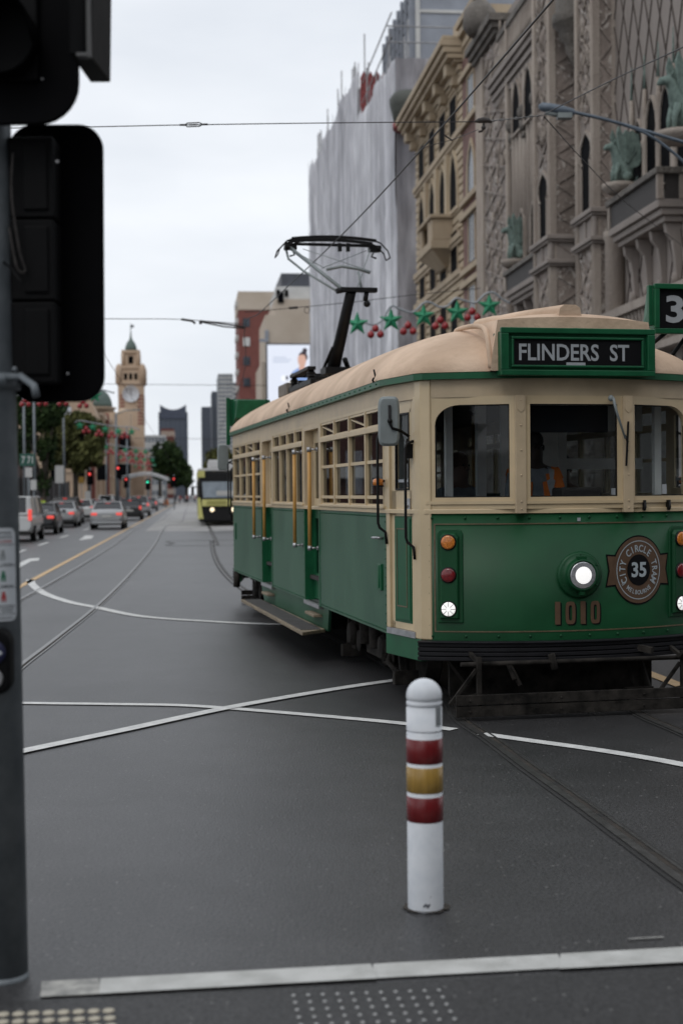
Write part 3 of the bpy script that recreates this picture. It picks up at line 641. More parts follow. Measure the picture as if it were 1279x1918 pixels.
def cab_doors(e):
    for s in (-1, 1):
        A, B = Vector((s * 1.215, .40)), Vector((s * HW, A1)); t = (B - A).normalized(); n = Vector((t.y, -t.x)); n = n if n.x * s > 0 else -n; L = (B - A).length
        def P(x, o, z): q = A + t * x + n * o; return (q.x, q.y, z)
        def bx(k, x0, x1, z0, z1, o0=0, o1=-.05): k.hexa([P(x0, o0, z0), P(x1, o0, z0), P(x1, o1, z0), P(x0, o1, z0)], [P(x0, o0, z1), P(x1, o0, z1), P(x1, o1, z1), P(x0, o1, z1)])
        k = MB()
        bx(k, 0, .06, .65, 2.58); bx(k, .06, .13, .65, 2.6, -.02); bx(k, .53, L, .65, 2.58); bx(k, .13, .17, 1.6, 2.5, -.02); bx(k, .43, .53, 1.6, 2.6, -.02); bx(k, .13, .53, 2.46, 2.6, -.02); bx(k, .13, .53, 1.6, 1.82, -.02); bx(k, .13, .53, .65, .71, -.02); bx(k, .46, .53, .65, 1.65, -.02)
        bx(k, .17, .23, 1.82, 1.84, -.02)
        d = flip(k, e).build('cab_door', M_CRM, tram, bevel=.005)
        k = MB(); bx(k, .16, .44, 1.8, 2.48, -.04, -.044); flip(k, e).build('pane', M_GLF, d)
        k = MB(); 
        for (a, b, c, f) in ((.165, .435, 1.82, 1.835), (.165, .435, 2.45, 2.465), (.165, .18, 1.835, 2.45), (.42, .435, 1.835, 2.45)): bx(k, a, b, c, f, -.012, -.03)
        flip(k, e).build('window_seal', M_BLK, d)
        k = MB(); bx(k, .17, .43, 1.885, 1.91, -.034, -.038); flip(k, e).build('sash_strip', M_LET, d)
        k = MB(); bx(k, .13, .46, .71, 1.6, -.015); bx(k, .15, .44, .73, 1.58, -.008, -.015); flip(k, e).build('lower_panel', M_GRNT, d, bevel=.008)
        k = MB()
        for (a, b, c, f) in ((.2, .4, .84, .85), (.2, .4, 1.49, 1.5), (.2, .208, .85, 1.49), (.392, .4, .85, 1.49)): bx(k, a, b, c, f, -.004, -.008)
        flip(k, e).build('pinstripe', M_GOLD, d)
        k = MB(); bx(k, .15, .25, 1.64, 1.75, -.012, -.02); q = P(.2, -.012, 1.69); k.ball(q, .02, 8); flip(k, e).build('lock_plate', M_STEEL, d)
        k = MB(); bx(k, .02, L - .02, .60, .65, .01, -.1); flip(k, e).build('door_sill', M_STEEL, d)
        k = MB(); bx(k, -.07, L + .02, .42, .60, 0, -.12); flip(k, e).build('cab_skirt', M_GRNT, tram, bevel=.006)
        # black grab rails either side of the cab door
        for x, z0, z1 in ((.045, 1.25, 2.2), (.60, 1.36, 2.3)):
            k = MB(); k.tube([P(x, 0, z1 + .02), P(x, .06, z1), P(x, .075, z1 - .04), P(x, .075, z0 + .18), P(x, .06, z0 + .14), P(x - .03, .02, z0 + .1), P(x - .035, .012, z0)], .0125, 8)
            flip(k, e).build('grab_rail', M_BLK, tram)
        # mirror
        k = MB(); c = Vector(P(.11, .19, 2.385)); m = Matrix.Translation(c) @ Matrix.Rotation(R_(12 * s), 4, 'Z') if not e else Matrix.Translation(c)
        k.M = m; O = []
        for j in range(28):
            a = 2 * math.pi * j / 28; O.append((math.copysign(abs(math.cos(a)) ** .4, math.cos(a)) * .09, math.copysign(abs(math.sin(a)) ** .4, math.sin(a)) * .205))
        k.hexa([(x, 0, z) for x, z in O], [(x * .93, .045, z * .97) for x, z in O]); k.hexa([(x * .8, -.018, z * .9) for x, z in O], [(x, 0, z) for x, z in O]); k.M = None
        mr = flip(k, e).build('mirror', M_GREY, tram, bevel=.006)
        k = MB(); k.tube([c + Vector((0, -.03, .13)), c + Vector((0, -.035, -.02)), c + Vector((.02 * -s, -.04, -.06)), c + Vector((.1 * -s, -.02, -.08)), Vector(P(.12, .05, 2.29)), Vector(P(.1, .01, 2.26))], .012, 8); k.ball(c + Vector((0, -.035, 0)), .022, 8); k.box(*(lambda q: (q.x - .03, q.x + .03, q.y - .03, q.y + .03, q.z - .08, q.z + .04))(Vector(P(.1, .01, 2.16))))
        k.tube([Vector(P(.1, .03, 2.24)), Vector(P(.1, .05, 2.1)), Vector(P(.12, .02, 2.04))], .01, 6)
        flip(k, e).build('mirror_arm', M_BLK, mr)
ends(cab_doors)
# sides -----------------------------------------------------------------
D1, D2, D3, D4 = 4.03, 4.98, 7.32, 8.27
def sides():
    for s in (-1, 1):
        def bx(k, a0, a1, z0, z1, o0=0, o1=-.05): k.box(min(s * (HW + o0), s * (HW + o1)), max(s * (HW + o0), s * (HW + o1)), a0, a1, z0, z1)
        for (a0, a1, cols, kind) in ((A1, D1, 4, 1), (D2, D3, 4, 0), (D4, A2, 4, 1)):
            k = MB(); bx(k, a0, a1, ZB, ZL, 0, -.03); pn = k.build('side_panel', M_GRNS, tram)
            k = MB()
            n = int((a1 - a0) / .055)
            for i in range(n):
                a = a0 + .02 + (a1 - a0 - .04) * i / (n - 1)
                k.ball((s * (HW + .001), a, ZL - .03), .009, 6); k.ball((s * (HW + .001), a, ZB + .03), .009, 6)
            for a in (a0 + .02, a1 - .02):
                for z in np.linspace(.68, 1.55, 12): k.ball((s * (HW + .001), a, z), .008, 6)
            k.build('rivet_rows', M_GRNS, pn)
            # window posts and sills
            k = MB(); bx(k, a0, a1, ZL + .035, 1.685, .025, -.06); bx(k, a0, a1, 2.535, 2.57, 0, -.05); bx(k, a0, a0 + .07, 1.685, 2.535); bx(k, a1 - .07, a1, 1.685, 2.535); bx(k, a0 + .07, a1 - .07, 2.335, 2.385, .012, -.05)
            k.build('side_frame', M_CRM, tram, bevel=.004)
            w = (a1 - a0 - .14) / cols
            for c in range(cols):
                w0 = a0 + .07 + c * w; w1 = w0 + w; k = MB()
                bx(k, w0, w0 + .02, 1.685, 2.535, .004, -.045); bx(k, w1 - .02, w1, 1.685, 2.535, .004, -.045); bx(k, w0 + .02, w1 - .02, 2.385, 2.40, -.005, -.04); bx(k, w0 + .02, w1 - .02, 2.515, 2.535, -.005, -.04)
                if kind: bx(k, w0 + .02, w1 - .02, 2.06, 2.09, -.01, -.04); bx(k, w0 + .02, w1 - .02, 1.745, 1.775, -.005, -.04)
                bx(k, w0 + .02, w1 - .02, 1.685, 1.70, -.01, -.04)
                wf = k.build('side_window', M_CRM, tram)
                k = MB(); bx(k, w0 + .01, w1 - .01, 1.69, 2.34, -.028, -.031); bx(k, w0 + .01, w1 - .01, 2.39, 2.53, -.028, -.031); k.build('pane', M_GLS, wf)
                if kind and c % 2 == 1:
                    k = MB(); k.bar((s * (HW - .02), w0 + .03, 2.41), (s * (HW - .02), w1 - .05, 2.5), .012, .012); k.build('window_stay', M_CRM, wf)
        for (a0, a1) in ((D1, D2), (D3, D4)):              # recessed folding doors
            k = MB(); bx(k, a0, a0 + .05, .58, 2.57, .0, -.14); bx(k, a1 - .05, a1, .58, 2.57, 0, -.14); bx(k, a0 + .05, a1 - .05, 2.5, 2.57, 0, -.14)
            k.build('door_frame', M_CRM2, tram)
            for q in (a0, a1 - .055): k = MB(); bx(k, q, q + .055, .58, ZL, .006, -.15); k.build('door_post_cover', M_GRNT, tram)
            mid = (a0 + a1) / 2
            for (c0, c1) in ((a0 + .06, mid - .005), (mid + .005, a1 - .06)):
                k = MB(); bx(k, c0, c0 + .07, .62, 2.5, -.1, -.14, ); bx(k, c1 - .07, c1, .62, 2.5, -.1, -.14); bx(k, c0 + .07, c1 - .07, 2.36, 2.5, -.1, -.14); bx(k, c0 + .07, c1 - .07, 1.62, 1.74, -.1, -.14)
                dl = k.build('door_leaf', M_CRM, tram, bevel=.004)
                k = MB(); bx(k, c0 - .001, c0 + .071, .62, ZL, -.096, -.145); bx(k, c1 - .071, c1 + .001, .62, ZL, -.096, -.145); bx(k, c0 + .07, c1 - .07, .62, .9, -.098, -.14); bx(k, c0 + .071, c1 - .071, 1.52, 1.62, -.098, -.14); k.build('lower_panel', M_GRNT, dl)
                k = MB(); bx(k, c0 + .06, c1 - .06, 1.73, 2.37, -.118, -.121); bx(k, c0 + .06, c1 - .06, .89, 1.53, -.118, -.121); k.build('pane', M_GLS, dl)
            k = MB(); bx(k, a0 + .02, a1 - .02, .56, .60, .02, -.3); k.build('door_sill', M_STEEL, tram)
            k = MB(); bx(k, a0 + .15, a1 - .25, .46, .49, .05, -.1); k.build('upper_step', M_TIM, tram, bevel=.005)
            for a in (a0 + .13 - .02, a1 + .11):
                x = s * (HW + .09); k = MB(); k.tube([(x, a, 1.19), (x, a, 2.29)], .021, 10)
                hr = k.build('handrail', M_RAILY, tram)
                k = MB()
                for z in (1.21, 2.27): k.tube([(x, a, z), (s * (HW - .01), a, z)], .011, 8); k.cyl((x, a, z - .025), .025, .05); k.cyl((s * HW, a, z), .022, .012 * s, 'x')
                k.build('handrail_bracket', M_STEEL, hr)
        # running step and skirt between the trucks
        k = MB(); k.hexa([(s * 1.28, 4.05, .31), (s * 1.31, 8.45, .31), (s * 1.58, 8.6, .31), (s * 1.58, 3.75, .31)], [(s * 1.28, 4.05, .345), (s * 1.31, 8.45, .345), (s * 1.58, 8.6, .345), (s * 1.58, 3.75, .345)])
        st = k.build('running_step', M_TIM, tram, bevel=.004)
        k = MB()
        for i in range(7): x = 1.335 + i * .032; k.box(min(s * x, s * (x + .022)), max(s * x, s * (x + .022)), 4.0, 8.48, .345, .353)
        k.build('step_tread', M_SLAT, st)
        k = MB(); k.hexa([(s * 1.27, 3.95, .33), (s * 1.27, 8.5, .33), (s * 1.24, 8.5, .33), (s * 1.24, 3.95, .33)], [(s * 1.30, 3.72, .6), (s * 1.30, 8.62, .6), (s * 1.27, 8.62, .6), (s * 1.27, 3.72, .6)]); k.build('step_skirt', M_GRNS, tram)
        for a in (.98 + .12,):
            k = MB(); k.cyl((s * (HW + .005), a - .08, 1.9), .012, .03 * s, 'x', 10, mi=0); k.lathe([(0, 0), (.045, 0), (.045, .05), (.03, .06), (0, .06)], (s * (HW + .06), a - .08, 1.86), 14, mi=1); k.lathe([(0, 0), (.05, 0), (.05, .012), (0, .012)], (s * (HW + .06), a - .08, 1.85), 14, mi=0)
            k.build('side_indicator', [M_BLK, M_AMB], tram)
            k = MB(); bx(k, 1.12, 1.27, .95, 1.18, .02, 0); k.cyl((s * (HW + .02), 1.17, .97), .012, .2, 'z'); k.build('panel_latch', M_GRNT, tram, bevel=.004)
            k = MB(); k.tube([(s * (HW), 1.1, 1.405), (s * (HW + .05), 1.1, 1.41), (s * (HW + .05), 1.3, 1.405)], .012, 8); k.build('side_hook', M_STEEL, tram)
        k = MB(); bx(k, 10.95, 11.05, 1.1, 1.35, .015, 0); k.build('panel_latch', M_GRNT, tram)
sides()
# floor, ceiling, underframe -------------------------------------------------
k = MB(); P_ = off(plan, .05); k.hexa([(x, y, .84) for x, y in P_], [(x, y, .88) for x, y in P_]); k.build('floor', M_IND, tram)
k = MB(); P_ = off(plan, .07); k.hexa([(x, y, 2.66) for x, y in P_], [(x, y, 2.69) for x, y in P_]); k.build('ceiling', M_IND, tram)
for a in list(np.arange(1.95, 3.9, .75)) + list(np.arange(5.2, 7.3, .7)) + list(np.arange(8.7, 10.7, .75)):
    for x in (-.75, .75):
        k = MB(); k.box(x - .42, x + .42, a, a + .42, 1.2, 1.32); k.box(x - .42, x + .42, a + .36, a + .44, 1.32, 1.78); k.box(x - .4, x + .4, a + .1, a + .3, .88, 1.2); k.build('seat', M_SEAT, tram, bevel=.03)
for a in (4.03, 8.27):
    for x in (-.5, .5): k = MB(); k.tube([(x, a + .4, .88), (x, a + .4, 2.66)], .02, 8); k.build('grab_pole', M_RAILY, tram)
k = MB(); k.box(-1.15, 1.15, 1.2, 11.1, .62, .84); k.box(-.35, .35, .5, 11.8, .5, .62); k.box(-1.0, 1.0, .35, 1.2, .60, .84); k.box(-1.0, 1.0, 11.1, 11.95, .6, .84)
k.build('underframe', M_DIRT, tram)
k = MB(); k.box(-1.1, -.3, 4.6, 5.8, .28, .62); k.box(.2, 1.1, 5.2, 7.4, .26, .62); k.box(-1.0, -.2, 6.6, 7.9, .3, .62); k.cyl((-.2, 4.2, .42), .16, 1.1, 'x', 18)
k.build('equipment_box', M_DIRT, tram, bevel=.02)
def truck(a0):
    k = MB()
    for s in (-1, 1):
        x = s * 1.02
        k.box(x - .04, x + .04, a0 - 1.15, a0 + 1.15, .46, .58); k.box(x - .03, x + .03, a0 - .35, a0 + .35, .2, .3)
        for q in (-.35, .35): k.bar((x, a0 + q, .25), (x, a0 + q * 1.4, .5), .06, .06)
        k.tube([(x + s * .06, a0 - .22, .3), (x + s * .06, a0 - .22, .56)], .07, 10); k.tube([(x + s * .06, a0 + .22, .3), (x + s * .06, a0 + .22, .56)], .07, 10)
        for h in (-1.05, 1.05): k.bar((x + s * .03, a0 + h, .58), (x + s * .03, a0 + h * 1.12, .14), .07, .05); k.bar((x - s * .1, a0 + h * .95, .58), (x - s * .06, a0 + h * 1.1, .12), .05, .05); k.box(x - .12, x + .1, a0 + h * 1.1 - .05, a0 + h * 1.1 + .05, .07, .2)
        k.tube([(x + s * .05, a0 - .9, .42), (x + s * .12, a0 - .95, .25), (x + s * .06, a0 - 1.15, .16)], .03, 6)
    k.cyl((-.9, a0, .4), .12, 1.8, 'x', 12)
    tr = k.build('truck_frame', M_DIRT, tram, bevel=.008)
    for q in (-.7, .7):
        r = .36
        k = MB()
        for s in (-1, 1):
            x = s * .72; k.lathe([(0, -.05), (.12, -.05), (.13, -.02), (r - .1, -.03), (r - .06, -.06), (r, -.06), (r, .03), (r + .025, .045), (r + .025, .065), (r - .06, .065), (r - .1, .03), (.1, .04), (.09, .12), (0, .12)][::1], (x, a0 + q, r), 32, (-s, 0, 0))
        k.cyl((-.75, a0 + q, r), .06, 1.5, 'x', 12); k.build('wheel_set', M_DIRT, tr)
        for s in (-1, 1):
            k = MB(); x = s * 1.0; k.box(x - .06, x + .1, a0 + q - .13, a0 + q + .13, .22, .48); k.lathe([(0, 0), (.12, 0), (.125, .03), (.1, .07), (0, .08)], (x + s * .09, a0 + q, .36), 16, (s, 0, 0))
            for d in (-.06, .0, .06): k.box(min(x, x + s * .11), max(x, x + s * .11), a0 + q + d - .012, a0 + q + d + .012, .2, .5)
            k.lathe([(.05, -.02), (.11, -.01), (.11, .0), (.05, .01)], (x + s * .1, a0 + q - .2, .3), 14, (s, 0, 0))
            k.build('axle_box', M_DIRT, tr, bevel=.01)
truck(2.7); truck(LEN - 2.7)
def gate(e):
    k = MB(); y = -.2
    k.box(-1.06, 1.06, y, y + .035, .035, .118); k.box(-1.06, 1.06, y - .004, y + .03, .128, .205)
    for b in (-.95, -.2, .5, .85): k.ball((b, y - .008, .165), .01, 6); k.ball((b, y - .004, .075), .01, 6)
    lg = flip(k, e).build('lifeguard', M_DIRT, tram, bevel=.004)
    k = MB()
    for b in (-.86, .86): k.bar((b, y + .05, .05), (b, y + .05, .5), .035, .035); k.bar((b, y + .06, .2), (b - .22 * (1 if b > 0 else 1), y + .12, .14), .03); k.bar((b, y + .05, .45), (b + .0, .3, .55), .03); k.bar((b - .02, y + .06, .4), (b - .24, y + .05, .13), .025, .025)
    k.tube([(-1.0, y + .08, .44), (.95, y + .08, .44)], .018, 8); k.tube([(.0, .1, .6), (.0, .05, .42)], .02); k.tube([(-.6, .1, .55), (-.55, y + .1, .3)], .018); k.tube([(-.58, .1, .5), (-.5, y + .1, .25)], .02)
    k.tube([(-.25, y + .08, .5), (-.22, y + .08, .38)], .03)
    flip(k, e).build('lifeguard_bracket', M_DIRT, lg)
    k = MB(); k.bar((.35, .25, .56), (.62, -.1, .50), .05, .05); k.bar((-1.05, .4, .56), (-.75, .5, .2), .07, .05); k.bar((.55, .3, .58), (.6, .2, .15), .05, .04); k.bar((.62, .3, .58), (.72, .2, .15), .04, .04); k.box(.5, .74, .15, .2, .13, .17)
    k.tube([(.82, -.16, .44), (.86, -.18, .50), (.88, -.18, .38)], .03); k.tube([(1.12, -.05, .28), (1.1, .05, .5), (1.1, .1, .62)], .022); k.bar((.6, .05, .58), (.5, .35, .42), .04)
    k.box(-.9, .9, .55, .6, .1, .55); k.box(-.2, .2, .3, 1.0, .4, .58)
    flip(k, e).build('tow_gear', M_DIRT, tram)
ends(gate)
k = MB(); k.tube([(-1.32, 10.95, .6), (-1.34, 10.95, .36)], [.06, .045]); k.tube([(-1.15, 8.9, .6), (-1.2, 8.75, .35), (-1.1, 8.6, .33), (-1.05, 8.8, .58)], .03); k.box(-1.25, -1.0, 8.55, 8.85, .4, .6)
k.build('air_hose', M_DIRT, tram)
# pantograph -------------------------------------------------------------
PA = 9.55; k = MB()
for s in (-.55, .55): k.box(s - .04, s + .04, 8.55, 10.9, 3.32, 3.40)
for a in (8.7, 9.5, 10.1, 10.8): k.box(-.6, .6, a - .04, a + .04, 3.38, 3.44)
for s in (-.55, .55):
    for a in (8.7, 10.1): k.lathe([(.05, 0), (.07, .02), (.05, .04), (.07, .06), (.05, .08), (.04, .1)], (s, a, 3.42), 12)
k.box(-.62, .62, 9.9, 10.0, 3.52, 3.58); k.box(-.62, -.5, 8.6, 10.1, 3.52, 3.57); k.box(.5, .62, 8.6, 10.1, 3.52, 3.57)
pb = k.build('pantograph_base', M_BLK, tram, bevel=.008)
k = MB(); k.box(-.62, .1, 10.4, 11.2, 3.3, 3.48); k.build('resistor_box', mat('weathered_timber', (.16, .14, .12), .8, var=.3, vs=5), pb, bevel=.01)
k = MB(); k.tube([(-.05, 9.7, 3.58), (-.03, 9.2, 4.0), (0, 8.55, 4.62)], [.10, .085, .072], 14); k.box(-.2, .2, 9.45, 9.85, 3.54, 3.64); k.tube([(.25, 9.9, 3.6), (.1, 9.5, 3.75)], .04)
k.tube([(-.18, 9.8, 3.6), (-.12, 9.3, 3.9)], .025); k.build('lower_arm', M_BLK, pb)
k = MB(); k.box(-.16, .36, 8.48, 8.6, 4.60, 4.66); k.tube([(-.22, 8.5, 4.6), (-.1, 8.52, 4.63)], .04); k.tube([(.22, 8.54, 4.62), (.2, 8.55, 4.48)], .035); k.ball((.22, 8.54, 4.44), .05, 8)
kn = k.build('knee_joint', M_BLK, pb)
k = MB(); k.tube([(-.12, 8.54, 4.63), (-.66, 9.85, 5.44)], .028, 8); k.tube([(-.2, 8.52, 4.6), (-.54, 9.3, 5.0), (-.68, 9.75, 5.24), (-.7, 9.85, 5.4)], .018, 8)
k.tube([(.14, 8.54, 4.66), (.12, 8.62, 4.9)], .018, 8); k.tube([(-.32, 8.7, 4.93), (-.1, 8.7, 4.98), (.12, 8.64, 4.94), (.3, 8.7, 4.90)], .022, 8)
k.tube([(-.35, 8.7, 4.95), (-.65, 9.8, 5.4)], .006, 6); k.tube([(.32, 8.7, 4.92), (-.45, 9.8, 5.4)], .006, 6); k.tube([(.1, 8.6, 4.67), (.56, 9.8, 5.42)], .008, 6); k.tube([(-.38, 8.7, 4.95), (.5, 9.8, 5.4)], .006, 6)
k.build('upper_arm', M_GREY, pb)
k = MB()
for a in (9.72, 9.98):
    pts = [(x, a, 5.385 - .05 * (x / .62) ** 2 * .6) for x in np.linspace(-.72, .72, 13)]
    rows = [[(p[0], p[1] - .025, p[2] - .02), (p[0], p[1] - .025, p[2] + .02), (p[0], p[1] + .025, p[2] + .02), (p[0], p[1] + .025, p[2] - .02)] for p in pts]; k.grid(rows, 0, False, closed=True)
    for s in (-1, 1): k.tube([(s * .68, a, 5.35), (s * .8, a, 5.31), (s * .92, a, 5.2), (s * .96, a, 5.1)], [.014, .012, .012, .010], 8)
for s in (-1, 1): k.tube([(s * .96, 9.72, 5.1), (s * .96, 9.98, 5.1)], .01, 6); k.box(s * .72 - .1, s * .72 + .1, 9.78, 9.9, 5.2, 5.29); k.tube([(s * .78, 9.7, 5.24), (s * .78, 10.0, 5.24)], .03, 8); k.tube([(s * .7, 9.8, 5.2), (s * .66, 9.8, 5.12), (s * .74, 9.8, 5.1)], .015, 6)
k.box(-.65, .65, 9.83, 9.87, 5.27, 5.31)
for s in (.1, .24): k.box(s - .03, s + .03, 9.72, 9.78, 5.18, 5.3)
k.v = [Vector((q.x * .88, q.y, q.z + .19)) for q in k.v]
k.build('collector_head', M_BLK, pb)
# ------------------------------------------------------------------ buildings
def stucco(name, c1, c2, vs=.6, bump=.6, bs=6, rough=.85, ornate=0):
    """rendered masonry with stains and moulded relief"""
    m = bpy.data.materials.new(name); m.use_nodes = True; t = m.node_tree; b = t.nodes['Principled BSDF']; L = t.links.new
    c = t.nodes.new('ShaderNodeTexCoord'); mp = t.nodes.new('ShaderNodeMapping'); mp.inputs['Scale'].default_value = (1, 1, .35); L(c.outputs['Object'], mp.inputs[0])
    n = t.nodes.new('ShaderNodeTexNoise'); n.inputs['Scale'].default_value = vs; n.inputs['Detail'].default_value = 7; n.inputs['Roughness'].default_value = .65; L(mp.outputs[0], n.inputs[0])
    r = t.nodes.new('ShaderNodeValToRGB'); r.color_ramp.elements[0].position = .35; r.color_ramp.elements[1].position = .68; r.color_ramp.elements[0].color = (*c1, 1); r.color_ramp.elements[1].color = (*c2, 1); L(n.outputs[0], r.inputs[0])
    out = r.outputs[0]
    n2 = t.nodes.new('ShaderNodeTexNoise'); n2.inputs['Scale'].default_value = bs; n2.inputs['Detail'].default_value = 5; L(c.outputs['Object'], n2.inputs[0]); h = n2.outputs[0]
    if ornate:                                            # pale patches paint highlights onto the moulded relief
        v = t.nodes.new('ShaderNodeTexNoise'); v.inputs['Scale'].default_value = 3.2; v.inputs['Detail'].default_value = 6; v.inputs['Distortion'].default_value = 1.2; L(c.outputs['Object'], v.inputs[0])
        r2 = t.nodes.new('ShaderNodeValToRGB'); r2.color_ramp.elements[0].position = .56; r2.color_ramp.elements[1].position = .62; r2.color_ramp.elements[0].color = (0, 0, 0, 1); r2.color_ramp.elements[1].color = (ornate,) * 3 + (1,); L(v.outputs[0], r2.inputs[0])
        x = t.nodes.new('ShaderNodeMix'); x.data_type = 'RGBA'; L(r2.outputs[0], x.inputs[0]); L(out, x.inputs[6]); x.inputs[7].default_value = (.50, .46, .42, 1); out = x.outputs[2]
        h = v.outputs[0]
    L(out, b.inputs['Base Color']); b.inputs['Roughness'].default_value = rough
    bp = t.nodes.new('ShaderNodeBump'); bp.inputs['Strength'].default_value = bump; bp.inputs['Distance'].default_value = .08; L(h, bp.inputs['Height']); L(bp.outputs[0], b.inputs['Normal'])
    MATS[name] = m; return m
M_FW = stucco('theatre_render', (.215, .185, .165), (.30, .26, .235), .5, .25, 9)
M_FO = stucco('theatre_moulding', (.17, .14, .12), (.30, .25, .22), 1.2, .9, 7, ornate=.7)
M_FL = stucco('theatre_trim', (.25, .21, .18), (.38, .33, .285), .8, .4, 12)
M_FD = stucco('theatre_dark_stone', (.10, .09, .08), (.19, .17, .15), 1.5, .8, 8)
M_DKW = mat('window_dark', (.003, .003, .004), .8, var=.3, vs=2, spec=.05)
M_WGL = mat('window_glass', (.04, .05, .065), .25, var=.4, vs=.8, spec=.35)
M_VERD = mat('verdigris_bronze', (.10, .14, .125), .8, col2=(.19, .255, .225), vs=6, bump=.4, bs=12)
M_IRON = mat('wrought_iron', (.035, .03, .028), .7, var=.4, vs=30, bump=.6, bs=30)
M_LINE = mat('render_joint', (.06, .045, .038), .9)
M_BG = stucco('beige_banded_stone', (.36, .28, .19), (.50, .41, .29), .5, .4, 10)
M_BG2 = stucco('beige_smooth_stone', (.34, .265, .185), (.45, .365, .26), .5, .3, 10)
M_BRK = mat('brown_brick', (.13, .065, .055), .85, col2=(.20, .115, .095), vs=1.2, bump=.3, bs=12)
M_REDB = mat('red_brick', (.15, .05, .04), .85, col2=(.20, .07, .058), vs=.4, bump=.2, bs=3)
M_TAN = mat('tan_render', (.42, .35, .28), .85, col2=(.50, .43, .355), vs=.15, bump=.1, bs=2)
M_PALE = mat('pale_render', (.50, .50, .49), .8, var=.1, vs=.3)
M_NAVY = mat('rooftop_cladding', (.06, .065, .08), .6, var=.2, vs=.6)
M_GRYP = mat('grey_panel', (.24, .26, .30), .6, var=.15, vs=.5)
def FT(v0, u0): return Matrix.Translation((-v0, -u0, 0))
def building(name, v0, u0, label, cat='building', group=None): return empty(name, S(v0, u0), -TH, label, cat, group), FT(v0, u0)
# ---- the theatre ------------------------------------------------
th, FM = building('theatre_building', 13, 44, 'brown ornate Moorish theatre with diamond lattice piers and green griffins, nearest on the right')
def fb(): return MB(FM)
k = fb(); k.box(13, 30, 34, 63.4, 0, 19.6); k.box(13.4, 30, 34, 63.4, 19.6, 22); th_wall = k.build('wall', M_FW, th)
def lattice(k, v, u0, u1, z0, z1, w, h, t=.05, d=.05, phase=0):
    """raised diamond strapwork on the plane v, clipped to the panel"""
    for sgn in (-1, 1):
        sl = h / w; n0 = int((z0 - sl * (u1 - u0)) / h) - 2; n1 = int((z1 + sl * (u1 - u0)) / h) + 2
        for i in range(n0, n1 + 1):
            b = i * h + phase
            def Z(u): return b + sgn * sl * (u - u0)
            a, c = u0, u1
            for zc in (z0, z1):
                uc = u0 + (zc - b) / (sgn * sl)
                if sgn > 0:
                    if zc == z0: a = max(a, uc)
                    else: c = min(c, uc)
                else:
                    if zc == z0: c = min(c, uc)
                    else: a = max(a, uc)
            if c - a > .05: k.bar((v, a, Z(a)), (v, c, Z(c)), t, d, up=(1, 0, 0))
def pier(u0, u1, vf, z0, z1, vw=13.0, lat=True, name='pier', skip=None):
    k = fb(); k.box(vf, vw, u0, u1, z0, z1); o = k.build(name, M_FO, th)
    k = fb()
    for (a, b) in ((u0 - .03, u0 + .2), (u1 - .2, u1 + .03)): k.box(vf - .09, vf + .02, a, b, z0, z1); k.cyl((vf - .08, (a + b) / 2, z0), .07, z1 - z0, n=8)
    k.box(vf + .02, vf + .12, u0 - .05, u0, z0, z1); k.box(vw - .1, vw, u0 - .05, u0, z0, z1)
    k.build('pier_edging', M_FL, o)
    if lat:
        k = fb()
        for (q0, q1) in ([(z0, skip[0]), (skip[1], z1)] if skip else [(z0, z1)]): lattice(k, vf - .02, u0 + .2, u1 - .2, q0, q1, (u1 - u0 - .4), 1.15, .09, .07)
        n = int((z1 - z0) / 1.15)
        for i in range(n + 1):
            z = z0 + (i + .0) * 1.15
            if z0 + .3 < z < z1 - .3 and not (skip and skip[0] - .3 < z < skip[1] + .2): k.ball((vf, (u0 + u1) / 2, z), .22, 8, sc=(.35, .8, 1.1))
        # lattice on the end face turned to the junction
        wv = vw - vf - .2
        for i in range(int((z1 - z0) / 1.0)):
            z = z0 + i * 1.0
            if z + 1.0 < z1:
                k.bar((vf + .12, u0 - .02, z), (vf + .12 + wv / 1, u0 - .02, z + .5), .07, .05, up=(0, 1, 0)); k.bar((vf + .12 + wv, u0 - .02, z + .5), (vf + .12, u0 - .02, z + 1.0), .07, .05, up=(0, 1, 0))
        k.build('strapwork', M_FO, o)
    return o
pA = pier(42.65, 44.6, 12.4, 0, 22, skip=(9.4, 13.3)); pB = pier(46.4, 48.6, 12.0, 0, 22, skip=(9.3, 12.9)); pC = pier(56.6, 61.6, 12.88, 0, 20.8); 
k = fb(); k.box(12.75, 13, 44.75, 45.4, 0, 22); [k.cyl((12.75, 44.85 + .17 * i, 0), .09, 22, n=8) for i in range(4)]; k.build('fluted_shaft', M_FL, th)
k = fb(); k.box(12.8, 13, 48.65, 49.4, 0, 22); [k.cyl((12.8, 48.75 + .18 * i, 0), .09, 22, n=8) for i in range(4)]; k.build('fluted_shaft', M_FL, th)
k = fb(); k.box(12.9, 13, 61.7, 63.3, 0, 21.6); [k.cyl((12.92, 61.85 + .42 * i, 0), .1, 21, n=8) for i in range(4)]; k.build('fluted_shaft', M_FL, th)
k = fb()
for i in range(11): k.cyl((12.97, 49.7 + i * .62, 10.9), .17, 7.2, n=8)
k.build('fluted_wall', M_FL, th)
def belt(u0, u1, vf, z, h=.72, e=.16):
    k = fb()
    for zz, t, ee in ((z + h, .16, e), (z + h - .08, .08, e * .6), (z, .14, e), (z - .08, .08, e * .55)): k.box(vf - ee - .09, 13.05, u0 - ee - .06, u1 + ee, zz, zz + t)
    k.box(vf - .06, 13, u0 - .04, u1 + .04, z + .14, z + h - .08)
    for i in range(3):
        a = u0 + (u1 - u0) * i / 2; k.box(vf - .12, vf, a - .1, a + .1, z + .14, z + h - .08)
    k.build('balcony_band', M_FW, th, bevel=.03)
belt(42.65, 44.6, 12.4, 9.45, .86); belt(46.4, 48.6, 12.0, 9.35, .8)
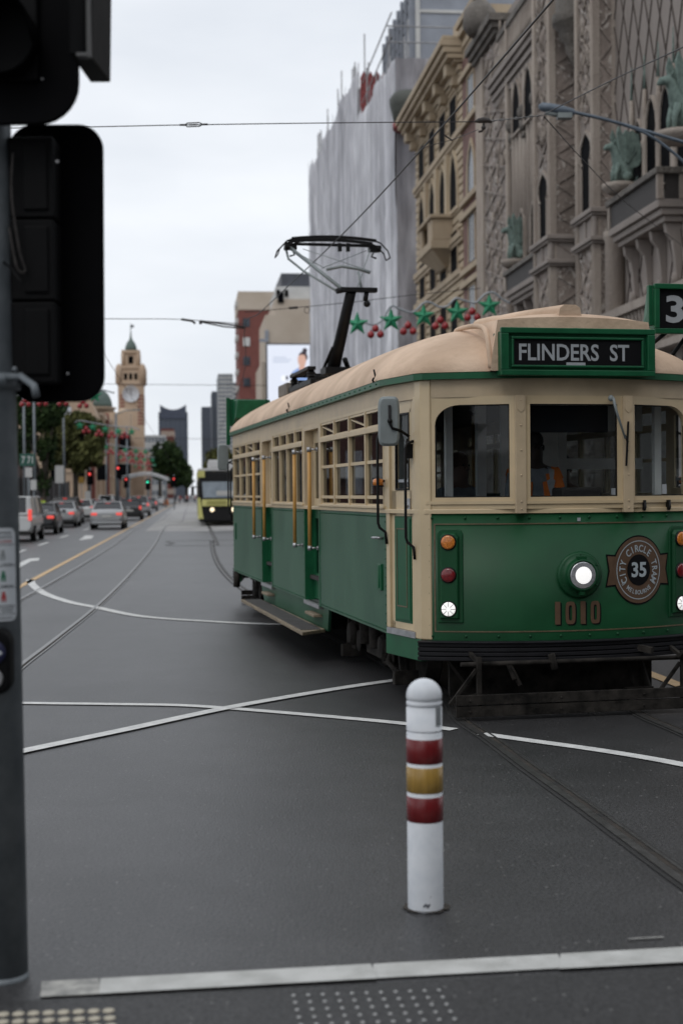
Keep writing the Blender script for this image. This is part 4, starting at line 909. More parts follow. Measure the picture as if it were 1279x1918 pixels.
def arch_poly(uc, w, z0, z1, key=False, n=8):
    """outline (u, z) of a pointed window; keyhole swells out above the jambs"""
    r = w / 2; P = []
    if key: P = [(uc - r * .74, z0), (uc - r * .74, z1 - 1.0), (uc - r * .62, z1 - .96), (uc - r * .9, z1 - .82), (uc - r, z1 - .62), (uc - r * .88, z1 - .4), (uc - r * .5, z1 - .2), (uc - r * .15, z1 - .08), (uc, z1)]
    else: P = [(uc - r, z0), (uc - r, z1 - w * .95), (uc - r * .88, z1 - w * .6), (uc - r * .5, z1 - w * .25), (uc, z1)]
    return P + [(2 * uc - u, z) for u, z in P[-2::-1]]
def arch_win(uc, w, z0, z1, v, parent, key=False, rim=M_FL, glassm=M_DKW, t=.12, frame=True):
    P = arch_poly(uc, w, z0, z1, key); cz = (z0 + z1) / 2
    Q = [(uc + (u - uc) * (1 + 2 * t / w), cz + (z - cz) * (1 + 1.6 * t / (z1 - z0))) for u, z in P]
    k = fb(); n = len(P)
    k.add([(v - .07, u, z) for u, z in P] + [(v - .07, u, z) for u, z in Q] + [(v + .05, u, z) for u, z in P] + [(v + .05, u, z) for u, z in Q],
          [(i, (i + 1) % n, n + (i + 1) % n, n + i) for i in range(n)] + [(i, 2 * n + i, 2 * n + (i + 1) % n, (i + 1) % n) for i in range(n)] + [(n + i, n + (i + 1) % n, 3 * n + (i + 1) % n, 3 * n + i) for i in range(n)])

    w_ = k.build('window', rim, parent); k = fb(); k.add([(v - .015, u, z) for u, z in P], [tuple(range(n))]); k.build('pane', glassm, w_); return w_
def clean_arch(uc, w, z0, z1, v, key=False, glassm=M_DKW, rim=M_FL, t=.12, M=None, parent=th): 
    global FM
    return arch_win(uc, w, z0, z1, v, parent, key, rim, glassm, t)
clean_arch(43.6, 1.25, 10.35, 13.0, 12.38, True); clean_arch(47.45, 1.3, 10.2, 12.6, 11.98, True)
clean_arch(44.98, .26, 10.4, 12.5, 12.66); clean_arch(49.0, .3, 10.2, 12.4, 12.7)
clean_arch(45.85, .62, 10.3, 12.5, 12.98); clean_arch(52.4, .7, 10.6, 12.6, 12.84); clean_arch(54.3, .7, 10.6, 12.7, 12.84); clean_arch(45.75, .7, 6.5, 8.3, 12.98)
clean_arch(51.2, .7, 10.6, 12.6, 12.84)
# niche turret between the piers
k = fb(); k.lathe([(.05, 15.6), (.18, 16.0), (.3, 16.2), (.32, 16.45), (.5, 16.6), (.52, 16.9), (.72, 17.05), (.74, 17.35), (.62, 17.4), (.6, 20), (.4, 21)], (12.6, 45.75, 0), 16); k.build('niche_turret', M_FD, th)
k = fb(); k.lathe([(.16, 0), (.16, 15.7)], (12.8, 45.75, 0), 10); k.build('niche_shaft', M_FW, th)
# lattice wall near the junction
k = fb()
lattice(k, 12.985, 34.1, 42.6, 4.6, 19.5, .95, 2.3, .026, .03); k.build('diamond_joints', M_LINE, th)
# arcade with columns
for uc in (40.15, 38.95, 37.75, 36.4): clean_arch(uc, .9, 10.2, 12.85 - (.35 if uc > 40 else 0), 12.95, t=.06)  # black panes stand in for the shaded depth of the open arches
for uc in (40.75, 39.55, 38.35, 37.1):
    k = fb(); k.lathe([(.11, 10.2), (.11, 10.4), (.07, 10.45), (.07, 11.5), (.1, 11.6), (.12, 11.75), (.07, 11.8), (.07, 12.6), (.1, 12.7), (.07, 12.8), (.06, 13.2), (.0, 13.3)], (12.92, uc, 0), 12); c_ = k.build('column', M_FL, th)
    k = fb(); k.tube([(12.92, uc, 13.2), (12.92, uc, 14.2)], [.045, .012], 8); k.build('finial', M_VERD, c_)
def balcony(u0, u1, zf, zr, vf, brackets):
    k = fb(); k.box(vf, 13, u0, u1, zf, zf + .22); k.box(vf + .1, 13, u0 + .08, u1 - .08, zf - .18, zf); k.box(vf + .22, 13, u0 + .2, u1 - .2, zf - .34, zf - .18)
    b_ = k.build('balcony', M_FW, th, bevel=.03)
    k = fb(); k.box(vf - .08, vf + .14, u0 - .08, u1 + .08, zr - .18, zr); k.box(vf + .14, 13, u0 - .08, u0 + .12, zr - .18, zr); k.build('balcony_rail', M_FD, b_, bevel=.03)
    k = fb(); k.box(vf + .03, vf + .07, u0 + .12, u1 - .1, zf + .22, zr - .18); k.box(vf + .2, 12.9, u0 + .03, u0 + .07, zf + .22, zr - .18); k.build('filigree_panel', M_IRON, b_)
    k = fb()
    for (a, v) in ((u0 + .06, vf + .06), (u1 - .06, vf + .06), (u0 + .06, 12.9)): k.box(v - .08, v + .08, a - .08, a + .08, zf + .22, zr - .18)
    k.build('balcony_post', M_FL, b_)
    for i in range(brackets):
        a = u0 + .45 + (u1 - u0 - .9) * i / (brackets - 1); k = fb()
        P = [(13, zf - .34), (vf + .3, zf - .34), (vf + .34, zf - .6), (vf + .5, zf - .8), (12.8, zf - 1.15), (12.85, zf - 1.7), (13, zf - 1.9)]
        k.hexa([(v, a - .1, z) for v, z in P], [(v, a + .1, z) for v, z in P]); k.ball((12.86, a, zf - 1.8), .13, 8, sc=(1, 1, 1.3)); k.ball((12.9, a, zf - 2.02), .08, 8)
        k.build('bracket', M_FW, b_, bevel=.02)
balcony(36.4, 40.9, 9.25, 10.3, 12.25, 4); balcony(50.0, 55.0, 9.4, 10.4, 12.3, 4)
k = fb(); k.lathe([(.3, 0), (.3, 9.3), (.34, 9.4), (.34, 9.6)], (12.75, 41.9, 0), 16); k.build('round_column', M_FL, th)
# top: balustrade, corbelled arches and cornice
k = fb(); k.box(12.75, 13.0, 49.5, 58.4, 20.5, 20.75); k.box(12.8, 13.0, 49.5, 59.4, 19.1, 19.4)
k.build('cornice', M_FD, th); k = fb()
for i in range(40): a = 49.6 + i * .245; k.lathe([(.06, 19.4), (.09, 19.7), (.05, 20.2), (.08, 20.5)], (12.88, a, 0), 6)
k.build('balustrade', M_FL, th)
k = fb()
for z, e in ((18.0, .1), (18.25, .2), (18.55, .3), (18.8, .4)): k.box(12.95 - e, 13, 49.5, 59.4, z, z + .22)
k.build('cornice', M_FW, th)
for uc in (50.9, 52.9, 54.9):
    clean_arch(uc, 1.3, 15.9, 17.9, 12.8)
    k = fb(); 
    for q in (-1, 1): k.ball((12.78, uc + q * 1.1, 16.4), .2, 8, sc=(1, 1, 1.5)); k.ball((12.8, uc + q * 1.1, 15.9), .14, 8, sc=(1, 1, 1.5)); k.ball((12.84, uc + q * 1.1, 15.5), .1, 8)
    k.build('corbel', M_FD, th)
k = fb()
for z, e in ((20.9, .15), (21.1, .3), (21.35, .45)): k.box(12.85 - e, 13.4, 58.6 - e, 63.2 + e * .5, z, z + .3)
k.lathe([(.5, 21.6), (.75, 22), (.7, 22.6), (.4, 23), (0, 23.2)], (12.6, 61, 0), 16); k.build('pier_cap', M_FD, th)
k = fb(); k.box(12.4, 13, 34, 42.4, 6.9, 7.15); k.box(12.45, 13, 34, 42.4, 5.6, 5.8)
for i in range(26): k.lathe([(.07, 5.8), (.12, 6.1), (.06, 6.6), (.1, 6.9)], (12.6, 34.2 + i * .32, 0), 8)
k.build('low_balustrade', M_FL, th)
k = fb()
for (u0, u1, vf) in ((42.65, 44.6, 12.4), (46.4, 48.6, 12.0), (56.6, 61.6, 12.88)):
    for z in np.arange(1, 21, 1.15):
        for q in (.32, .68):
            if not (9.2 < z < 13.2 and u0 < 50): k.ball((vf - .01, u0 + (u1 - u0) * q, z + .57), .13, 6, sc=(.5, 1, 1.6)); k.box(vf - .05, vf, u0 + (u1 - u0) * q - .04, u0 + (u1 - u0) * q + .04, z + .2, z + .95)
k.build('carved_ornament', M_FL, th)
k = fb(); random.seed(9)
for i in range(90):
    u = random.uniform(57, 61.3); z = random.uniform(3, 20); k.tube([(12.86, u, z), (12.83, u + random.uniform(-.3, .3), z + .3), (12.86, u + random.uniform(-.4, .4), z + .6)], .05, 5)
    u = random.uniform(42.9, 44.3); z = random.uniform(13.5, 21.5); k.tube([(12.36, u, z), (12.34, u + random.uniform(-.3, .3), z + .25), (12.36, u + random.uniform(-.3, .3), z + .5)], .035, 5)
    u = random.uniform(46.7, 48.3); k.tube([(11.96, u, z), (11.94, u + random.uniform(-.3, .3), z + .25), (11.96, u + random.uniform(-.3, .3), z + .5)], .035, 5)
k.build('scroll_relief', M_FL, th)
# griffins ----------------------------------------------------------
def griffin(label, v, u, z, hgt):
    e = empty('griffin_statue', S(v, u, z), -TH, label, 'statue', 'winged griffin statues on the theatre')
    s = hgt / 1.5; M = Matrix.Scale(s, 4) @ Matrix.Rotation(R_(10), 4, 'Z')
    k = MB(M); k.tube([(.25, 0, .15), (.22, 0, .45), (.02, 0, .75), (-.12, 0, 1.0), (-.25, 0, 1.15), (-.42, 0, 1.1), (-.5, 0, 1.03)], [.26, .27, .24, .14, .13, .09, .03], 12)
    for q in (-.12, .12): k.tube([(-.05, q, .6), (-.15, q, .3), (-.16, q, .02)], [.1, .07, .05], 8); k.ball((-.2, q, .03), .07, 8, sc=(1.4, 1, .6)); k.ball((.2, q * 1.6, .22), .16, 8); k.tube([(-.2, q * .6, 1.2), (-.16, q * .8, 1.34)], [.05, .01], 6)
    k.tube([(.4, 0, .15), (.6, .05, .1), (.7, .1, .3)], [.07, .04, .03], 8); b = k.build('body', M_VERD, e)
    for q in (-1, 1):
        P = [(.0, .55), (-.1, .95), (-.16, 1.4), (-.1, 1.6), (.0, 1.35), (.08, 1.5), (.16, 1.45), (.26, 1.5), (.34, 1.42), (.42, 1.42), (.45, 1.2), (.5, 1.1), (.48, .85), (.52, .7), (.42, .5), (.2, .4)]
        k = MB(M); P = [(x * 1.25 + .02, z * 1.08) for x, z in P]; k.hexa([(x, q * .18, z) for x, z in P], [(x + .01, q * .24, z) for x, z in P])
        for i in range(5): k.bar((.1 + .02 * i, q * .27, .6), (.12 + .09 * i, q * .27, 1.45 - .1 * i), .03, .03)
        k.build('wing', M_VERD, e)
    k = MB(); k.lathe([(.32 * s, -.28), (.5 * s, -.12), (.52 * s, 0), (.3 * s, .02)], (0, 0, 0), 16); k.build('pedestal', M_FL, e)
def fpt(x, y, v): return fac(x, y, v)
u, z = fac(1158, 345, 12.3); griffin('green bronze griffin with raised wings at the far end of the near balcony', 12.3, u, z, 1.4)
u, z = fac(1269, 248, 12.3); griffin('green bronze griffin highest up, cut by the right edge of the photo', 12.3, u, z, 1.7)
u, z = fac(962, 488, 12.5); griffin('green bronze griffin on the far balcony beside the beige stone building', 12.5, u, z, 1.55)
# ---- beige banded building ---------------------------------------------
bb, FM = building('stone_building', 13.5, 75, 'beige banded stone building with deep cornice and boxy balcony, next to the theatre')
k = fb(); k.box(13.5, 30, 64.2, 84, 0, 24.1); k.build('wall', M_BG2, bb)
k = fb()
for z in np.arange(2, 22.2, .42):                      # rusticated bands as raised courses
    k.box(13.4, 13.5, 69.2, 83.9, z, z + .3)
k.build('banded_masonry', M_BG, bb)
k = fb(); k.box(13.38, 13.49, 64.3, 69.1, 0, 22.9); k.build('brick_bay', M_BRK, bb)
k = fb()
for z in (12.5, 13.2 + 2.7, 19.6, 22.0, 15.2, 11.9): k.box(13.18, 13.5, 64.3, 69.2, z - .18, z + .12)
for z in (21.95 + .6, 15.0 - .6, 19.5, 13.0 - .4): k.box(13.22, 13.5, 69.2, 84, z, z + .32); k.box(13.3, 13.5, 69.2, 84, z - .2, z)
k.build('string_course', M_BG2, bb, bevel=.03)
k = fb()
for z, e, t in ((22.55, .2, .3), (22.9, .45, .15), (23.05, .8, .25), (23.3, 1.0, .3), (23.6, 1.15, .3), (23.9, 1.05, .22)): k.box(13.4 - e, 13.6, 69.2 - e * .35, 84 + e * .2, z, z + t)
k.build('cornice', M_BG2, bb, bevel=.04)
for i in range(5):
    a = 70.2 + i * 3.3; k = fb(); k.box(12.7, 13.4, a - .35, a + .35, 22.45, 23.05); k.box(13.0, 13.4, a - .3, a + .3, 22.0, 22.5); k.build('cornice_bracket', M_BG2, bb, bevel=.05)
k = fb()
for z, e in ((23.4, .1), (24.0, .25), (24.4, .35)): k.box(13.4 - e, 13.6, 64.25, 69.1, z, z + .3)
k.box(13.38, 13.5, 64.25, 69.1, 22.9, 24.9); k.build('bay_cornice', M_BG2, bb, bevel=.03)
k = fb(); k.box(13.3, 14, 69.3, 71.0, 24.1, 25.2); k.build('parapet', M_BG2, bb, bevel=.03)
def sq_win(uc, w, z0, z1, v, parent, m=M_DKW, light=True):
    k = fb(); k.box(v - .05, v + .02, uc - w / 2 - .1, uc - w / 2, z0, z1 + .1); k.box(v - .05, v + .02, uc + w / 2, uc + w / 2 + .1, z0, z1 + .1); k.box(v - .05, v + .02, uc - w / 2, uc + w / 2, z1, z1 + .1)
    w_ = k.build('window', M_BG2, parent); k = fb(); k.box(v - .01, v, uc - w / 2, uc + w / 2, z0, z1); k.build('pane', m, w_)
    if light: k = fb(); k.box(v - .03, v - .012, uc - .04, uc + .04, z0, z1); k.build('mullion', M_PALE, w_); 
for (z0, z1) in ((12.8, 15.0), (19.75, 21.6), (9.3, 11.6)): sq_win(66.8, 1.5, z0, z1, 13.36, bb, M_WGL)
FMb = FM
clean_arch(66.8, 1.6, 16.1, 18.4, 13.36, glassm=M_WGL, rim=M_BG2, parent=bb, t=.3)
for uc in (71.5, 74.6, 77.9, 81.5):
    sq_win(uc, 1.9, 19.9, 21.8, 13.38, bb, light=False); clean_arch(uc, 1.9, 16.2, 19.0, 13.38, rim=M_BG, parent=bb, t=.25); sq_win(uc, 1.9, 12.9, 15.0, 13.38, bb, light=False); sq_win(uc, 1.9, 9.2, 11.6, 13.38, bb, light=False)
for uc in (73.0, 76.2, 79.6): k = fb(); k.box(13.2, 13.42, uc - .3, uc + .3, 16.0, 19.2); k.build('engaged_column', M_BG, bb)
k = fb(); k.hexa([(12.28, 72.2, 14.3), (13.5, 72.2, 14.3), (13.5, 76.3, 14.3), (12.28, 76.3, 14.3)], [(12.28, 72.2, 14.75), (13.5, 72.2, 14.75), (13.5, 76.3, 14.75), (12.28, 76.3, 14.75)]); k.box(12.36, 13.5, 72.25, 72.45, 14.75, 15.85); k.box(12.36, 12.56, 72.45, 73.6, 14.75, 15.85); k.box(12.36, 12.56, 75.6, 76.2, 14.75, 15.85); k.box(12.36, 13.5, 76.1, 76.25, 14.75, 15.85); k.box(12.24, 13.5, 72.1, 76.4, 15.85, 16.05)
k.hexa([(13.2, 73.2, 13.5), (13.5, 73.2, 13.5), (13.5, 75.2, 13.5), (13.2, 75.2, 13.5)], [(12.35, 72.3, 14.3), (13.5, 72.3, 14.3), (13.5, 76.2, 14.3), (12.35, 76.2, 14.3)]); k.build('stone_balcony', M_BG2, bb, bevel=.05)
# ---- grey upper block behind ------------------------------------------------
gb, FM = building('grey_tower', 17, 95, 'grey panelled block with louvres rising behind the beige stone building')
k = fb(); k.box(15.4, 34, 96, 110, 0, 36.5); k.box(18, 34, 96, 150, 0, 30); k.build('wall', M_GRYP, gb)
k = fb(); k.box(16.2, 22, 97, 109, 36.5, 37.4); k.box(15.4, 22, 95.9, 96, 34.4, 34.6); k.box(15.4, 15.7, 95.85, 96, 30, 36.5); k.build('panel_trim', M_PALE, gb)
k = fb(); k.box(15.25, 15.4, 96.4, 110, 24, 36.4); k.build('louvre_strip', M_DKW, gb)
k = fb()
for i in range(8): a = 96.2 + i * 1.9; k.box(15.0, 15.4, a, a + .3, 24, 36.5)
k.build('louvre_fin', M_GRYP, gb)
k = fb()
for z in np.arange(24.5, 36.0, .8): k.box(15.15, 15.25, 96.5, 110, z, z + .1)
k.build('louvre_blade', M_NAVY, gb)
k = fb()
for v in (18.5, 20.5): k.cyl((v, 96.5, 36), .08, 8, n=6)
k.build('mast', M_GRYP, gb)
# ---- wrapped scaffold building ------------------------------------------------
M_WRAP = mat('scaffold_mesh', (.42, .42, .445), .85, col2=(.64, .64, .66), vs=.35, bump=.6, bs=1.6, stretch=(1, 1.2, .16), ramp=(.25, .75))
def wrapm(name, lo, hi):  # fold shading put into the colour as vertical streaks and diagonal dark bands
    m = bpy.data.materials.new(name); m.use_nodes = True; t = m.node_tree; b = t.nodes['Principled BSDF']; L = t.links.new; c = t.nodes.new('ShaderNodeTexCoord'); o = None
    for sc, rot, vs, a, z in (((1, 1.6, .07), 0, .9, .72, 1.12), ((1, .5, .16), .75, .6, .70, 1.15), ((1, 1, .5), 0, .12, .85, 1.08)):
        mp = t.nodes.new('ShaderNodeMapping'); mp.inputs['Scale'].default_value = sc; mp.inputs['Rotation'].default_value = (rot, 0, 0); L(c.outputs['Object'], mp.inputs[0])
        n = t.nodes.new('ShaderNodeTexNoise'); n.inputs['Scale'].default_value = vs; n.inputs['Detail'].default_value = 6; n.inputs['Roughness'].default_value = .62; L(mp.outputs[0], n.inputs[0])
        r = t.nodes.new('ShaderNodeValToRGB'); r.color_ramp.elements[0].position = .38; r.color_ramp.elements[1].position = .6; r.color_ramp.elements[0].color = (a, a, a * 1.02, 1); r.color_ramp.elements[1].color = (z, z, z, 1); L(n.outputs[0], r.inputs[0])
        if o is None: q = t.nodes.new('ShaderNodeRGB'); q.outputs[0].default_value = (*hi, 1); o = q.outputs[0]
        x = t.nodes.new('ShaderNodeMix'); x.data_type = 'RGBA'; x.blend_type = 'MULTIPLY'; x.inputs[0].default_value = 1; L(o, x.inputs[6]); L(r.outputs[0], x.inputs[7]); o = x.outputs[2]
        if bp_ := (sc[1] == 1.6): bp = t.nodes.new('ShaderNodeBump'); bp.inputs['Strength'].default_value = .7; bp.inputs['Distance'].default_value = .3; L(n.outputs[0], bp.inputs['Height']); L(bp.outputs[0], b.inputs['Normal'])
    L(o, b.inputs['Base Color']); b.inputs['Roughness'].default_value = .85; MATS[name] = m; return m
M_WRAP = wrapm('scaffold_mesh_pale', None, (.62, .62, .645))
M_WRAPD = wrapm('scaffold_mesh_dark', None, (.33, .32, .335))  # darker tone of the sheeting, used on the end faces
M_POLE = mat('scaffold_tube', (.3, .3, .31), .5, metal=.5, var=.2, vs=3)
M_RMESH = mat('red_safety_mesh', (.19, .03, .03), .8, col2=(.33, .09, .09), vs=4)
wb, FM = building('wrapped_building', 13, 120, 'tall building wrapped in pale scaffold sheeting with poles along its top')
k = fb(); k.box(13.6, 34, 90.5, 153.5, 0, 28.2); k.box(13.6, 34, 110, 153.5, 28.2, 34); k.build('wall', M_TAN, wb)
def cloth(u0, u1, z0, z1, v, amp, nu=120, nz=60, ztop=None):
    rows = []
    for j in range(nz + 1):
        r = []
        for i in range(nu + 1):
            u = u0 + (u1 - u0) * i / nu; zt = z1 if ztop is None else ztop(u); z = z0 + (zt - z0) * j / nz
            d = mnoise.noise(Vector((u * .33, z * .10, 1))) * amp + mnoise.noise(Vector((u * 1.3, z * .25, 5))) * amp * .5 + amp * .3 * mnoise.noise(Vector((u * .25 + z * .3, z * .3 - u * .2, 9)))
            bay = abs(((u - u0) / 2.5) % 1 - .5) * 2; d += .05 * (1 - bay ** 4) * -1 * abs(math.sin(z * 1.55)) + .16 * mnoise.noise(Vector((u * 2.4, z * .05, 11))) + .12 * max(0, mnoise.noise(Vector((u * .16 - z * .2, 4, 2)))) * math.sin(u * 1.1 + z * 1.5)
            d += .10 if j == nz else 0
            r.append((v + d, u, z))
        rows.append(r)
    k = fb(); k.grid(rows); return k
def zt1(u): return 29.3 + 1.3 * min(1, (u - 89) / 20) + (.5 if int(u / 4) % 3 == 0 else 0)
def zt2(u): return 34.5 + 2.1 * (u - 109.8) / 44 + (.6 if int(u / 5) % 3 == 0 else 0)
cloth(89.1, 109.5, 0, 30, 13.0, .16, ztop=zt1).build('sheeting', M_WRAP, wb); cloth(109.5, 154, 0, 35, 13.0, .16, nu=200, ztop=zt2).build('sheeting', M_WRAP, wb)
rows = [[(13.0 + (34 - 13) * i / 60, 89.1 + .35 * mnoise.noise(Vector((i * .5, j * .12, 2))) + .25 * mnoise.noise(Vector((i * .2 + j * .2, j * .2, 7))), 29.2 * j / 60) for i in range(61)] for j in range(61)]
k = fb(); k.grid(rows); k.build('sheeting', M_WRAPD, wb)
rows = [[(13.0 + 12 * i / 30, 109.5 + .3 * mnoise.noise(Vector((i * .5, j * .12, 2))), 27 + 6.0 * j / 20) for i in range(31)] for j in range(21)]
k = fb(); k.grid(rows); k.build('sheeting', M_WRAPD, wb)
rows = [[(13.2 + 3.2 * i / 12, 109.2 + .2 * mnoise.noise(Vector((i * .5, j * .3, 2))), 30.2 + (3.6 + .5 * (i % 2)) * j / 10) for i in range(13)] for j in range(11)]
k = fb(); k.grid(rows); k.build('red_mesh', M_RMESH, wb)
random.seed(3)
for i in range(34):
    u = 89.5 + i * 1.9 + random.uniform(-.3, .3); z = (zt1(u) if u < 109 else zt2(u)); k = fb(); k.cyl((13.1 + random.uniform(0, 1.4), u, z - 3), .06, 3 + random.uniform(.6, 3.2) * (1.5 if u > 150 or u < 98 else 1), n=6); k.build('scaffold_pole', M_POLE, wb)
k = fb()
for u in np.arange(89.2, 153.5, 5.2): k.cyl((12.7, u, 0), .022, zt1(u) if u < 109 else zt2(u), n=5)
k.build('scaffold_grid', mat('sheeting_tie_line', (.36, .355, .375), .8), wb)
k = fb()
for (u, z) in ((89.2, 31.2), (89.2, 30.2)): k.cyl((12.5, u, z), .05, 9, 'x', 6)
for z in (31.5, 33): k.cyl((13.2, 92, z), .05, 16, 'y', 6)
k.build('scaffold_ledger', M_POLE, wb)
k = fb(); v_, z_ = cross(763, 205, 88.4); k.lathe([(.15, -1.3), (.9, -1.0), (1.05, -.2), (1.15, .1), (1.2, .5), (.9, .95), (.2, 1.15)], (v_, 88.2, z_), 16, mi=0); k.lathe([(.9, -1.35), (.98, -1.3), (.98, -.95), (.9, -.9)], (v_, 88.2, z_), 16, mi=1)
k.build('corner_turret', [mat('dark_copper', (.06, .065, .055), .6, var=.2, vs=2), M_RMESH], wb)
# ---- billboard building -------------------------------------------------
tb, FM = building('apartment_block', 13, 240, 'tan and red brick block with stepped roof carrying the advertising screen')
k = fb(); k.box(12.6, 34, 240, 262, 0, 31.9); k.box(14.2, 34, 240.0, 262, 31.9, 34.6); k.box(11.9, 12.6, 240, 262, 0, 24); k.build('wall', M_TAN, tb)
k = fb(); k.box(11.3, 34, 335, 360, 0, 45.0); k.build('brick_front', M_REDB, tb)
k = fb(); k.box(11.2, 34, 334.8, 360, 45.0, 49.3); k.build('parapet', M_TAN, tb)
k = fb(); k.box(14.6, 34, 242, 262, 34.6, 37.0); k.build('roof_storey', M_PALE, tb)
k = fb(); k.box(15.5, 34, 243, 262, 37.0, 39.4); k.build('roof_plant', M_NAVY, tb)
for j, z in enumerate((4, 8, 12, 16, 20, 24, 28)):
    for i in range(5):
        pass
for (v, z, m) in ((13.1, 44.2 - 2.2, M_WGL), (13.1, 37.5, M_PALE), (13.1, 33, M_WGL), (13.1, 28, M_WGL), (13.1, 23, M_WGL)): k = fb(); k.box(v - .8, v + .8, 334.8, 335, z - 1, z + 1); k.build('window', m, tb)
for (v, z) in ((14.9, 35.2), (16.3, 35.2)): k = fb(); k.box(v - .3, v + .3, 241.8, 242, z, z + 1.2); k.build('window', M_DKW, tb)
for x, y in ((526, 557),):
    v, z = cross(x, y, 239.8); k = fb(); k.box(v - .5, v + .5, 239.7, 239.99, z - .9, z + .9); k.build('window', M_DKW, tb)
k = fb(); v, z = cross(493, 634, 239.8); k.box(v - .6, v + .9, 239.6, 239.99, z - .6, z - .1); k.box(v + .3, v + .9, 239.6, 239.99, z - .1, z + 1.4); k.build('stair_roof', M_GRYP, tb)
k = fb(); [k.box(10.6, 11.3, 336 + i * 5, 338 + i * 5, 26 + 4 * j, 27.2 + 4 * j) for i in range(2) for j in range(6)]; k.build('balcony', M_PALE, tb)
# advertising screen
sv0, sz0 = cross(502, 765, 238); sv1, sz1 = cross(584, 646, 238); sw, sh = sv1 - sv0, sz1 - sz0
ads = empty('advertising_screen', S((sv0 + sv1) / 2, 238, sz0), -TH, 'bright advertising screen showing a woman in a blue shirt holding food', 'screen')
k = MB(); k.box(-sw / 2 - .25, sw / 2 + .25, .0, 1.2, -.25, sh + .25); k.build('frame', M_NAVY, ads)
def em(name, c, e=1.0): return mat(name, tuple(min(.8, q * .3) for q in c), .5, emit=c, es=e)
k = MB(); k.box(-sw / 2, sw / 2, -.03, 0, 0, sh); k.build('screen', em('screen_white', (.70, .74, .84), .85), ads)
def shape(name, pts, c, y=-.05, e=.8):
    k = MB(); k.add([(-sw / 2 + px * sw, y, (1 - py) * sh) for px, py in pts], [tuple(range(len(pts)))]); k.build(name, em(name + '_screen_colour', c, e), ads)
def ell(cx, cy, rx, ry, n=20): return [(cx + rx * math.cos(2 * math.pi * i / n), cy + ry * math.sin(2 * math.pi * i / n)) for i in range(n)]
shape('shirt_image', [(.55, .58), (.5, .5), (.56, .42), (.7, .36), (.85, .37), (.97, .42), (.97, .62), (.8, .68), (.62, .66)], (.24, .36, .66), -.05)
shape('neck_image', [(.72, .3), (.84, .3), (.84, .38), (.78, .47), (.7, .38)], (.62, .38, .30), -.06)
shape('face_image', ell(.775, .235, .095, .115), (.62, .38, .30), -.07); shape('hair_image', [(.7, .17), (.72, .13), (.8, .1), (.88, .13), (.91, .2), (.87, .25), (.85, .17), (.78, .15)], (.03, .02, .03), -.08); shape('hair_bun_image', ell(.84, .09, .055, .04), (.03, .02, .03), -.08)
shape('arm_image', [(.3, .68), (.36, .64), (.6, .66), (.72, .62), (.72, .67), (.5, .72), (.34, .73)], (.62, .40, .32), -.09)
shape('dish_image', ell(.5, .63, .1, .04), (.6, .45, .12), -.1); shape('fruit_image', ell(.36, .53, .06, .05), (.9, .92, .95), -.1); shape('berry_image', ell(.43, .52, .03, .03), (.03, .03, .06), -.11); shape('bowl_image', ell(.3, .7, .05, .03), (.75, .2, .14), -.11)
k = MB()
for i, w in enumerate((.30, .42, .36)):
    z = (1 - (.2 + .035 * i)) * sh; k.add([(-sw / 2 + .12 * sw, -.05, z - .1), (-sw / 2 + (.12 + w) * sw, -.05, z - .1), (-sw / 2 + (.12 + w) * sw, -.05, z + .12), (-sw / 2 + .12 * sw, -.05, z + .12)], [(0, 1, 2, 3)])
k.build('caption_image', em('caption_screen_colour', (.55, .60, .72), .8), ads)
# ---- far towers --------------------------------------------------------------
M_TBLUE = mat('far_blue_glass', (.085, .10, .125), .5, var=.15, vs=.05); M_TGREY = mat('far_grey_glass', (.13, .15, .175), .5, var=.25, vs=.08)
def tower(name, label, x0, x1, ytop, u, wm, sm, depth=30, floors=22, bays=6, extra=None):
    v0, z1 = cross(x0, ytop, u); v1, _ = cross(x1, ytop, u); e, M_ = building(name, (v0 + v1) / 2, u, label)
    w = v1 - v0; k = MB(); k.box(-w / 2, w / 2, 0, depth, 0, z1); k.build('wall', wm, e); k = MB()
    for j in range(floors):
        z = z1 * (j + .35) / floors; k.box(-w / 2 - .15, w / 2 + .15, -.25, depth, z, z + z1 / floors * .45)
    k.build('window_bands', sm, e)
    k = MB()
    for i in range(bays + 1): x = -w / 2 + w * i / bays; k.box(x - w * .018, x + w * .018, -.45, 0, 0, z1)
    k.build('mullions', wm, e); return e, w, z1
e, w, z1 = tower('office_tower', 'dark glass tower with flared curved top at the end of the street', 298, 351, 772, 900, M_TBLUE, mat('far_navy_glass', (.045, .055, .085), .4, var=.2, vs=.05), floors=30)
k = MB(); n = 17
P = [(-w / 2 * .92 + w * .92 * i / (n - 1), z1 + 1.5 + 3.2 * (2 * i / (n - 1) - 1) ** 2) for i in range(n)]
k.hexa([(x, -1, z) for x, z in [(w / 2 * .9, z1 - 4), (-w / 2 * .9, z1 - 4)] + P], [(x, 31, z) for x, z in [(w / 2 * .9, z1 - 4), (-w / 2 * .9, z1 - 4)] + P]); k.build('flared_roof', mat('far_navy_glass', (.045, .055, .085)), e)
tower('office_tower', 'narrow dark tower, leftmost of the group right of the street end', 378, 400, 762, 800, M_TBLUE, MATS['far_navy_glass'], floors=26)
tower('office_tower', 'grey balconied tower in the middle of the group right of the street end', 397, 411, 733, 640, M_TGREY, MATS['far_navy_glass'], floors=34)
tower('apartment_tower', 'white framed glass tower nearest the red brick block', 409, 436, 700, 560, M_PALE, M_TGREY, floors=30, bays=4)
tower('apartment_tower', 'grey tower with dark openings behind the tram roof sign', 425, 470, 716, 600, M_PALE, M_TBLUE, floors=24, bays=5)
tower('office_building', 'low white roofed building beyond the clock tower', 270, 310, 815, 620, M_PALE, M_TGREY, floors=6)
tower('brick_building', 'small reddish building left of the flared tower', 302, 326, 803, 700, M_REDB, M_TAN, floors=6)
